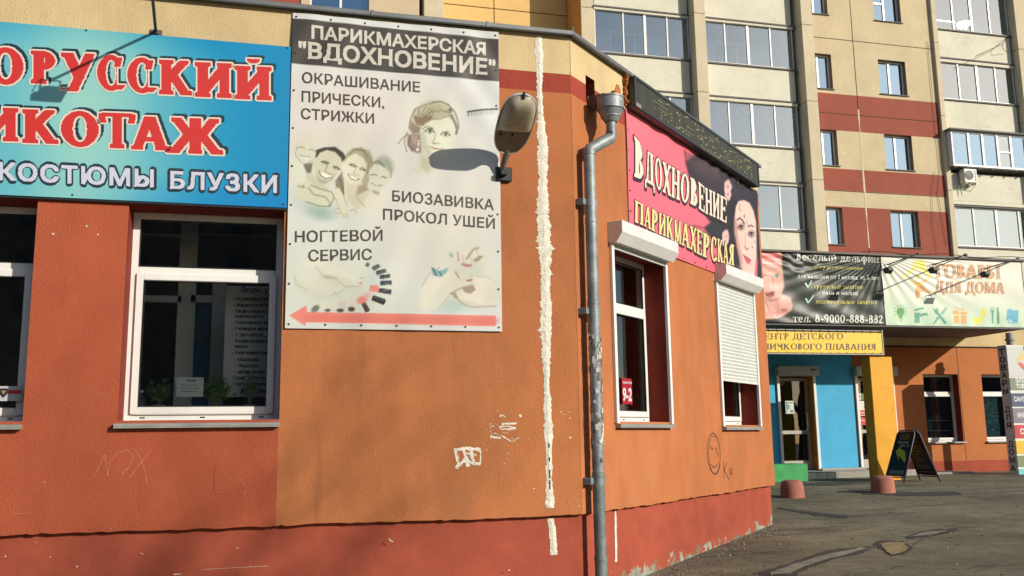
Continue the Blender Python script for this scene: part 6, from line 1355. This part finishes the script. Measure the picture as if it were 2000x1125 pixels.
# window bay: concrete panels with recessed joints; each panel its own part, its window beneath
def apt_window(x0, x1, z0, z1, y, parent, split, vent=False, curtain=True):
    f = MB(); f.frame(x0, x1, z0, z1, .05, y+.17, y+.22); m = x0+(x1-x0)*split; f.box(m-.035, m+.035, y+.16, y+.22, z0+.05, z1-.05)
    if vent: f.box(x0+.05, m-.035, y+.17, y+.22, z0+(z1-z0)*.55, z0+(z1-z0)*.60)
    fr = obj('window', f, PVC, parent)
    for a, b_ in ((x0+.05, m-.035), (m+.035, x1-.05)):
        obj('pane', MB().quad((a, y+.195, z0+.05), (b_, y+.195, z0+.05), (b_, y+.195, z1-.05), (a, y+.195, z1-.05)), GLASSW, fr, flip=False)
    if curtain:
        c = MB(); r = random.Random(int(x0*10+z0*7)); n = 14; cx1 = x0+(x1-x0)*r.uniform(.35, .95)
        for i in range(n):
            a = x0+(cx1-x0)*i/n; b_ = x0+(cx1-x0)*(i+1)/n; o_ = .02*(i % 2); c.quad((a, y+.27+o_, z0), (b_, y+.29-o_, z0), (b_, y+.29-o_, z1), (a, y+.27+o_, z1))
        obj('curtain', c, mat('pale_net_curtain', (.42, .50, .58), .9), fr, flip=False)
    obj('sill', MB().box(x0-.03, x1+.04, y-.05, y+.17, z0-.035, z0-.003), LEDG, fr)
    return fr
bays = [(17.9, 19.745, 18.0, 18.82, .42), (19.775, 23.09, 20.73, 21.86, .47)]
for bi, (bx0, bx1, wx0_, wx1_, sp_) in enumerate(bays):
    for k, zj in enumerate(ZJ[:-1]):
        z0, z1 = zj+.015, zj+2.785; w = (wx0_, wx1_, zj+.90, zj+2.20)
        holes = [w] if zj > 4 else []
        mb = MB(TF(YF)); wall_grid(mb, bx0, bx1, z0, z1, holes, [], [13.47, 12.12, 10.73, 9.95, 9.37], fwall)
        if holes: reveals(mb, holes, .23, 2)
        mb.quad((bx0, 0, z0), (bx0, .03, z0), (bx1, .03, z0), (bx1, 0, z0), 0); mb.quad((bx1, 0, z0), (bx1, .03, z0), (bx1, .03, z1), (bx1, 0, z1), 0)
        pn_ = obj('wall_panel', mb, [ABEI, ARED, mat('reveal_shade_brown', (.22, .15, .09), .8)], ap, flip=False)  # reveals carry the brown of their shade as painted colour
        if holes: apt_window(*w, YF, pn_, sp_, vent=(bi == 1 and k == 6))
mb = MB(); mb.box(17.7, 23.2, YF+.02, YF+.04, ZJ[0], ZJ[-1]); obj('joint_backing', None or MB(TF(YF)), ABACK, ap) if False else None
jb = MB()
for zj in ZJ: jb.box(17.9, 23.09, YF+.018, YF+.03, zj-.03, zj+.03)
jb.box(19.73, 19.79, YF+.018, YF+.03, ZJ[0], ZJ[-1]); obj('joint_filler', jb, ABACK, ap)
ragged_a = ragged
def apt_strip(path, w, seed):
    o = ragged('joint_sealant', TF(YF), path, w, mat('cream_sealant', (.58, .48, .30), .9), -.004, seed, .04); attach(o, ap); return o
apt_strip([(19.762, 12.95), (19.76, 11.5), (19.765, 10.2), (19.76, 9.3), (19.77, 7.9)], .06, 3); apt_strip([(17.95, 9.93), (20, 9.925), (23.0, 9.93)], .05, 6)
apt_strip([(19.6, 12.73), (19.9, 12.73)], .05, 8)
# pillars with floor joints
for x0, x1, yf in ((9.50, 9.98, YF-.0), (13.38, 13.80, YF-.42), (17.46, 17.90, YF-.42), (23.09, 23.30, YF-.12), (26.62, 27.3, YF-.30), (4.25, 4.88, YF-.0)):
    for k, zj in enumerate(ZJ[:-1]):
        obj('pillar', MB().box(x0, x1, yf, YF+1.3, zj-.03+.006+.25, zj+2.8-.03-.006+.25), APIL, ap, bevel=.012)
# loggias
def loggia(x0, x1, z0, z1, zp, panes, kind='plain', ypar=YF, first=False):
    """one glazed loggia: glazing with panes, slab above, room behind, parapet panel below down to zp"""
    gl = MB(); y = YF+.04
    gl.box(x0, x1, y, y+.05, z0, z0+.05); gl.box(x0, x1, y, y+.05, z1-.05, z1)
    xs = [x0+(x1-x0)*t for t in panes]
    for i, x in enumerate(xs):
        w = .045 if i == len(xs)//2 and len(xs) % 2 else .022
        gl.box(max(x-w, x0), min(x+w, x1), y-.01, y+.055, z0+.05, z1-.05)
    g = obj('loggia_glazing', gl, PVC, ap)
    for a, b_ in zip(xs[:-1], xs[1:]):
        obj('pane', MB().quad((a+.02, y+.025, z0+.05), (b_-.02, y+.025, z0+.05), (b_-.02, y+.025, z1-.05), (a+.02, y+.025, z1-.05)), GLASSF if kind != 'mirror' else GLASSM, g, flip=False)
    if kind == 'vent':
        obj('vent_frame', MB().box(xs[0]+.022, xs[1]-.022, y-.01, y+.05, z0+(z1-z0)*.5, z0+(z1-z0)*.55), PVC, g)
    s = MB(); s.box(x0-.05, x1+.05, YF-.05, YF+.06, z0-.06, z0-.003); s.box(x0-.05, x1+.05, YF-.06, YF+.06, z1+.003, z1+.05); obj('ledge', s, LEDG, g)
    pr = MB(); pr.box(x0-.04, x1-.02, ypar, ypar+.10, zp+.18, z0-.063); pp_ = obj('parapet_panel', pr, APAR, ap, bevel=.01)
    pr = MB(); pr.box(x0-.04, x1+.02, ypar-.025, ypar+1.2, zp+.055, zp+.172); obj('slab_edge', pr, APAR, pp_, bevel=.008)
    rm = MB(); zc = z1+.05
    rm.quad((x0, YF+1.25, zp), (x1, YF+1.25, zp), (x1, YF+1.25, zc), (x0, YF+1.25, zc)); rm.quad((x0, YF+.1, zp), (x0, YF+1.25, zp), (x0, YF+1.25, zc), (x0, YF+.1, zc)); rm.quad((x1, YF+.1, zp), (x1, YF+.1, zc), (x1, YF+1.25, zc), (x1, YF+1.25, zp)); rm.quad((x0, YF+.1, zc), (x0, YF+1.25, zc), (x1, YF+1.25, zc), (x1, YF+.1, zc)); rm.quad((x0, YF+.1, zp+.3), (x1, YF+.1, zp+.3), (x1, YF+1.25, zp+.3), (x0, YF+1.25, zp+.3))
    r_o = obj('loggia_room', rm, LOGW, ap, flip=False)
    w0 = x0+(x1-x0)*.28
    fw = MB(); fw.frame(w0, w0+1.5, z0-.1, z1-.25, .08, YF+1.18, YF+1.24); fw.box(w0+.9, w0+.98, YF+1.18, YF+1.24, z0-.02, z1-.33); obj('inner_window', fw, PVC, r_o)
    obj('inner_glass', MB().quad((w0+.08, YF+1.22, z0), (w0+1.42, YF+1.22, z0), (w0+1.42, YF+1.22, z1-.33), (w0+.08, YF+1.22, z1-.33)), mat('inner_dark_glass', (.05, .09, .12), .15), r_o, flip=False)
    if kind in ('lace', 'drape'):
        c = MB(); n = 90
        for i in range(n):
            a = x0+(x1-x0)*i/n; b_ = x0+(x1-x0)*(i+1)/n; am = .02 if kind == 'lace' else .045; f_ = lambda q: YF+.22+am*math.sin(q*17)+am*.5*math.sin(q*31+2)
            if kind == 'drape' and math.sin(a*4.1)+.6*math.sin(a*9.3) > 1.0: continue
            c.quad((a, f_(a), z0-.05), (b_, f_(b_), z0-.05), (b_, f_(b_), z1), (a, f_(a), z1))
        obj('curtain', c, LACE if kind == 'lace' else CURT, g, flip=False)
    return g
GLASSM = glass_mat('mirror_tint_glass', (.6, .68, .70), 2.2, base=.20, rough=.0, gcol=(.92, .98, 1))
LACE = bpy.data.materials.new('lace'); LACE.use_nodes = True; nt = LACE.node_tree; b = nt.nodes['Principled BSDF']; b.inputs['Roughness'].default_value = .9
tc = nt.nodes.new('ShaderNodeTexCoord'); vo = nt.nodes.new('ShaderNodeTexVoronoi'); vo.inputs['Scale'].default_value = 7; nz_ = nt.nodes.new('ShaderNodeTexNoise'); nz_.inputs['Scale'].default_value = 9
rr = nt.nodes.new('ShaderNodeValToRGB'); rr.color_ramp.elements[0].color = (.85, .80, .80, 1); rr.color_ramp.elements[1].color = (.34, .27, .28, 1); rr.color_ramp.elements[0].position = .22; rr.color_ramp.elements[1].position = .34
nt.links.new(tc.outputs['Object'], vo.inputs['Vector']); nt.links.new(vo.outputs['Distance'], rr.inputs[0]); nt.links.new(rr.outputs[0], b.inputs['Base Color'])
E4 = [0, .25, .5, .75, 1]
for k, (z0, z1) in enumerate(((5.55, 7.2), (8.45, 10.07), (11.36, 12.98), (14.23, 15.80), (17.08, 18.65))):
    zp = z0-1.42
    loggia(9.98, 13.36, z0, z1, zp, [0, .30, .53, .77, 1], 'plain')
    loggia(13.86, 17.34, z0, z1, zp, E4, 'lace' if k == 2 else ('vent' if k == 1 else 'plain'))
for k, (z0, z1) in enumerate(((5.35, 6.8), (8.15, 9.60), (11.02, 12.33), (13.65, 15.20), (16.38, 17.95))):
    if k == 2:
        pr = MB(); pr.box(23.30, 26.60, YF, YF+.1, z0-1.2, z0-.16); q = obj('parapet_panel', pr, APAR, ap, bevel=.01)
        pr = MB(); pr.box(23.30, 26.62, YF-.025, YF+1.2, z0-1.33, z0-1.21); obj('slab_edge', pr, APAR, q)
        # box glazing carried out in front of the parapet
        y = YF-.32; f = MB(); f.box(23.26, 27.15, y, y+.06, z0, z0+.07); f.box(23.26, 27.15, y, y+.06, z1-.07, z1)
        xs = [23.26, 23.98, 24.58, 25.22, 25.80, 26.45, 27.15]
        for i, x in enumerate(xs): f.box(max(x-.045, 23.26), min(x+.045, 27.15), y-.01, y+.06, z0+.07, z1-.07)
        f.box(xs[3]+.045, xs[4]-.045, y, y+.05, z0+.60, z0+.66)
        f.box(23.26, 23.32, y+.06, YF, z0, z1); g = obj('loggia_glazing', f, PVC, ap, bevel=.006)
        for a, b_ in zip(xs[:-1], xs[1:]): obj('pane', MB().quad((a+.045, y+.03, z0+.07), (b_-.045, y+.03, z0+.07), (b_-.045, y+.03, z1-.07), (a+.045, y+.03, z1-.07)), GLASSW if a < 25.2 or a > 25.7 else GLASSF, g, flip=False)
        obj('ledge', MB().box(23.15, 27.3, y-.12, YF+.1, z1+.003, z1+.06), LEDG, g)
        br = MB(); br.box(23.26, 27.15, y+.02, YF, z0-.03, z0-.004)
        for i in range(8): br.box(23.3+i*.52, 23.34+i*.52, y-.02, YF, z0-.08, z0-.031)
        obj('bracket', br, LEDG, g)
        rm = MB(); rm.quad((23.3, YF+1.2, 9.7), (26.6, YF+1.2, 9.7), (26.6, YF+1.2, 12.5), (23.3, YF+1.2, 12.5)); rm.quad((23.3, YF+.02, z0), (26.6, YF+.02, z0), (26.6, YF+1.2, z0), (23.3, YF+1.2, z0)); rm.quad((23.3, YF, 12.4), (26.6, YF, 12.4), (26.6, YF+1.2, 12.4), (23.3, YF+1.2, 12.4)); obj('loggia_room', rm, LOGW, ap, flip=False)
        continue
    loggia(23.32, 26.58, z0, z1, z0-1.36, E4 if k != 1 else [0, .27, .57, .87, 1], {1: 'drape', 3: 'mirror', 4: 'mirror'}.get(k, 'plain'))
# left wing: recessed yellow wall, return in a darker yellow for its unlit side, bay with a window
for k, zj in enumerate([2.12+2.8*i for i in range(7)]):
    for x0, x1 in ((4.88, 6.875), (6.905, 9.495)):
        obj('wall_panel', MB().box(x0, x1, 20.9, 21.0, zj+.015, zj+2.785), AYEL, ap, bevel=.008)
    obj('wall_panel', MB().box(9.497, 9.56, YF+.01, 20.885, zj+.015, zj+2.785), AYEL_SHADE, ap)
mb = MB(); mb.box(4.9, 9.49, 20.93, 20.97, 2, 21.5); obj('joint_filler', mb, ABACK, ap)
mb = MB(TF(YF)); wall_grid(mb, .45, 4.10, 13.0, 21, [(.72, 2.52, 14.0, 15.7)], [], [], lambda x, z: 0); reveals(mb, [(.72, 2.52, 14.0, 15.7)], .23, 2); mb.quad((4.10, 0, 13), (4.10, .3, 13), (4.10, .3, 21), (4.10, 0, 21), 0)
q = obj('wall_panel', mb, [mat('pinkish_beige_panel', (.52, .41, .27), .85, **PB), ARED, mat('reveal_shade_brown', (.22, .15, .09), .8)], ap, flip=False)
apt_window(.72, 2.52, 14.0, 15.7, YF, q, .52)
obj('wall_panel', MB().box(-4.0, .42, YF, YF+.2, 2, 21), ARED, ap); obj('wall_panel', MB().box(.45, 4.1, YF, YF+.1, 2, 12.98), ABEI, ap)
# body of the block behind the facade
mb = MB(); mb.box(-4.0, 29, 21.02, 31, -.5, 21.6); mb.box(9.6, 29, 20.70, 21.0, -.5, 21.4); mb.box(-4, 4.8, 19.95, 21.0, -.5, 21.4); mb.box(17.92, 23.05, 19.9, 20.7, -.5, 21.4); obj('wall', mb, ABACK, ap)
obj('wall', MB().box(27.32, 29, YF, 20.7, -.5, 21.4), ABEI, ap)
mb = MB(); mb.box(-4.2, 29.2, 18.9, 31.2, 21.6, 21.9); obj('roof', mb, FLASH, ap)
# air conditioner, drying-line bracket
ac = thing('air_conditioner', (23.92, 19.2, 10.4), 'white air conditioner unit on brackets below the right hand loggia', 'air conditioner')
mb = MB(); mb.box(23.66, 24.20, 19.06, 19.32, 10.42, 10.93); obj('casing', mb, mat('ac_white', (.60, .59, .53), .5, var=.06), ac, bevel=.015)
mb = MB(); mb.tube([(23.86, 19.058, 10.69), (23.86, 19.05, 10.69)], .175, 24); obj('fan_grille', mb, mat('ac_grille', (.10, .10, .10), .6), ac)
mb = MB()
for r0 in (.05, .09, .13, .17): mb.tube([(23.86+r0*math.cos(a), 19.046, 10.69+r0*math.sin(a)) for a in [i*math.pi/12 for i in range(25)]], .005, 4, False)
for a in range(0, 360, 45): mb.tube([(23.86, 19.045, 10.69), (23.86+.17*math.cos(math.radians(a)), 19.045, 10.69+.17*math.sin(math.radians(a)))], .004, 4)
obj('fan_guard', mb, mat('ac_guard', (.35, .35, .33), .5), ac)
mb = MB()
for i in range(4): mb.box(24.09, 24.15, 19.055, 19.06, 10.50+i*.10, 10.56+i*.10)
obj('vent_slot', mb, BLACKM, ac)
mb = MB(); 
for x in (23.72, 24.14): mb.box(x, x+.03, 19.06, 19.40, 10.38, 10.41); mb.tube([(x+.015, 19.1, 10.39), (x+.015, 19.4, 10.20)], .012, 6)
obj('bracket', mb, PVC, ac); mb = MB(); mb.tube([(23.70, 19.3, 10.45), (23.62, 19.37, 10.3), (23.62, 19.38, 9.98)], .012, 6); mb.tube([(23.8, 19.3, 10.4), (23.78, 19.37, 10.2), (23.78, 19.38, 10.05)], .012, 6); obj('pipe', mb, PVC, ac)
dr = thing('drying_rack', (26.6, 19.1, 15.9), 'thin metal clothes line bracket beside the top right loggia', 'bracket')
mb = MB(); a = at(1905, 110, 18.9); b = at(1958, 86, 19.1); c = at(1972, 70, 19.3); mb.tube([tuple(a), tuple(b), (c[0], 19.38, c[2])], .012, 6); mb.tube([tuple(b), tuple(b+np.array([0, 0, -.18])), tuple(b+np.array([.35, .2, -.2]))], .010, 6); obj('rod', mb, BLACKM, dr)
mb = MB(); w_ = [at(u, v, 19.36) for u, v in ((1812, 80), (1822, 200), (1836, 330), (1832, 380), (1850, 480))]; mb.tube([tuple(q) for q in w_], .008, 5)
w2 = [at(u, v, 19.36) for u, v in ((1826, 335), (1820, 375), (1822, 440), (1832, 500))]; mb.tube([tuple(q) for q in w2], .006, 5)
tag(obj('hanging_wire', mb, BLACKM), 'thin dark wires running down the red and beige apartment wall', 'wire')

# ================================================================== TREES AND ADDED REFLECTION BLOCKS BEHIND THE CAMERA (their shadows and reflections reach the scene)
BARK = mat('bark', (.075, .062, .05), .95, var=.3, vscale=6)
def tree_mesh(seed, H):
    r = random.Random(seed); tr = MB(); br = MB()
    def grow(p, d, L_, rad, lev):
        pts_ = [p]; rs = [rad]; n = 4 if lev < 2 else 3
        for i in range(n):
            d = (d+Vector((r.uniform(-1, 1), r.uniform(-1, 1), r.uniform(-.3, .7)))*.16).normalized(); p = p+d*(L_/n); pts_.append(p); rs.append(rad*(1-.6*(i+1)/n))
        (tr if lev == 0 else br).tube(pts_, rs, 7 if lev < 2 else 3, False)
        if lev >= 5: return
        k = {0: 9, 1: 6, 2: 5, 3: 4, 4: 3}[lev]
        for i in range(k):
            t = r.uniform(.35 if lev == 0 else .2, 1); q = pts_[min(int(t*n), n-1)].lerp(pts_[min(int(t*n)+1, n)], (t*n) % 1)
            a = r.uniform(0, 6.28); sp = r.uniform(.45, .95); o = d.orthogonal().normalized(); o = Matrix.Rotation(a, 3, d) @ o
            grow(q, (d*(1-sp*.5)+o*sp+Vector((0, 0, .15))).normalized(), L_*r.uniform(.42, .62), rs[min(int(t*n), n)]*.62, lev+1)
    grow(Vector((0, 0, -.3)), Vector((0, 0, 1)), H*.62, H*.016, 0)
    return tr, br
protos = []
for sd_, H in ((3, 11.5), (11, 10.5)):
    tr, br = tree_mesh(sd_, H)
    t = thing('bare_tree', (0, 0, 0), '', 'tree'); o1 = obj('trunk', tr, BARK, t, flip=False); o2 = obj('crown', br, BARK, t, flip=False); protos.append((t, o1, o2))
spots = [(x+8, y-9, k, rz) for x, y, k, rz in ((9.0, -13.5, 0, 0), (14.5, -20.5, 1, 1.1), (18.5, -18.0, 0, 2.3), (20.5, -12.0, 1, 4.0), (26.0, -16.5, 0, 5.2), (31.0, -11.5, 1, .7), (23.5, -24.5, 0, 3.1), (35.0, -19.0, 1, 1.9))]
for i, (x, y, k, rz) in enumerate(spots):
    t, o1, o2 = protos[k]
    if i in (0, 1): r_t = t
    else:
        r_t = t.copy(); COL.objects.link(r_t)
        for o in (o1, o2): c = o.copy(); COL.objects.link(c); c.parent = r_t
    r_t.location = (x, y, ground_z(x, y)); r_t.rotation_euler = (0, 0, rz); r_t.scale = [(1.16, 1.16, 1.28), (1.3, 1.3, 1.3)][i > 0]
    r_t['label'] = 'tall bare tree behind the viewer, its branches only seen as soft shadows'; r_t['category'] = 'tree'; r_t['group'] = 'bare trees behind the viewer'
db = thing('distant_reflection_block', (86, -35, 0), 'long grey block added unseen behind the viewer to darken annex window reflections', 'building')  # unseen block added to darken what the annex glass reflects
obj('wall', MB().box(80, 92, -85, 20, -1, 13), mat('distant_grey', (.12, .12, .12), .9, var=.2, vscale=.2), db)
ob = thing('opposite_reflection_block', (-20, -58, 0), 'plain grey block added unseen behind the viewer for dark shop window reflections', 'building')  # unseen block added so the shop windows reflect something dark
mb = MB(); mb.box(-60, 12, -70, -56, -1, 21); obj('wall', mb, mat('grey_block', (.22, .20, .18), .9, var=.1, vscale=.3), ob)
mb = MB()
for i in range(22):
    for j in range(7): mb.box(-58+i*3.2, -56.4+i*3.2, -55.999, -55.95, 1.6+j*2.8, 3.0+j*2.8)
o = obj('window_row', mb, mat('block_window', (.04, .05, .06), .2), ob, kind='stuff')
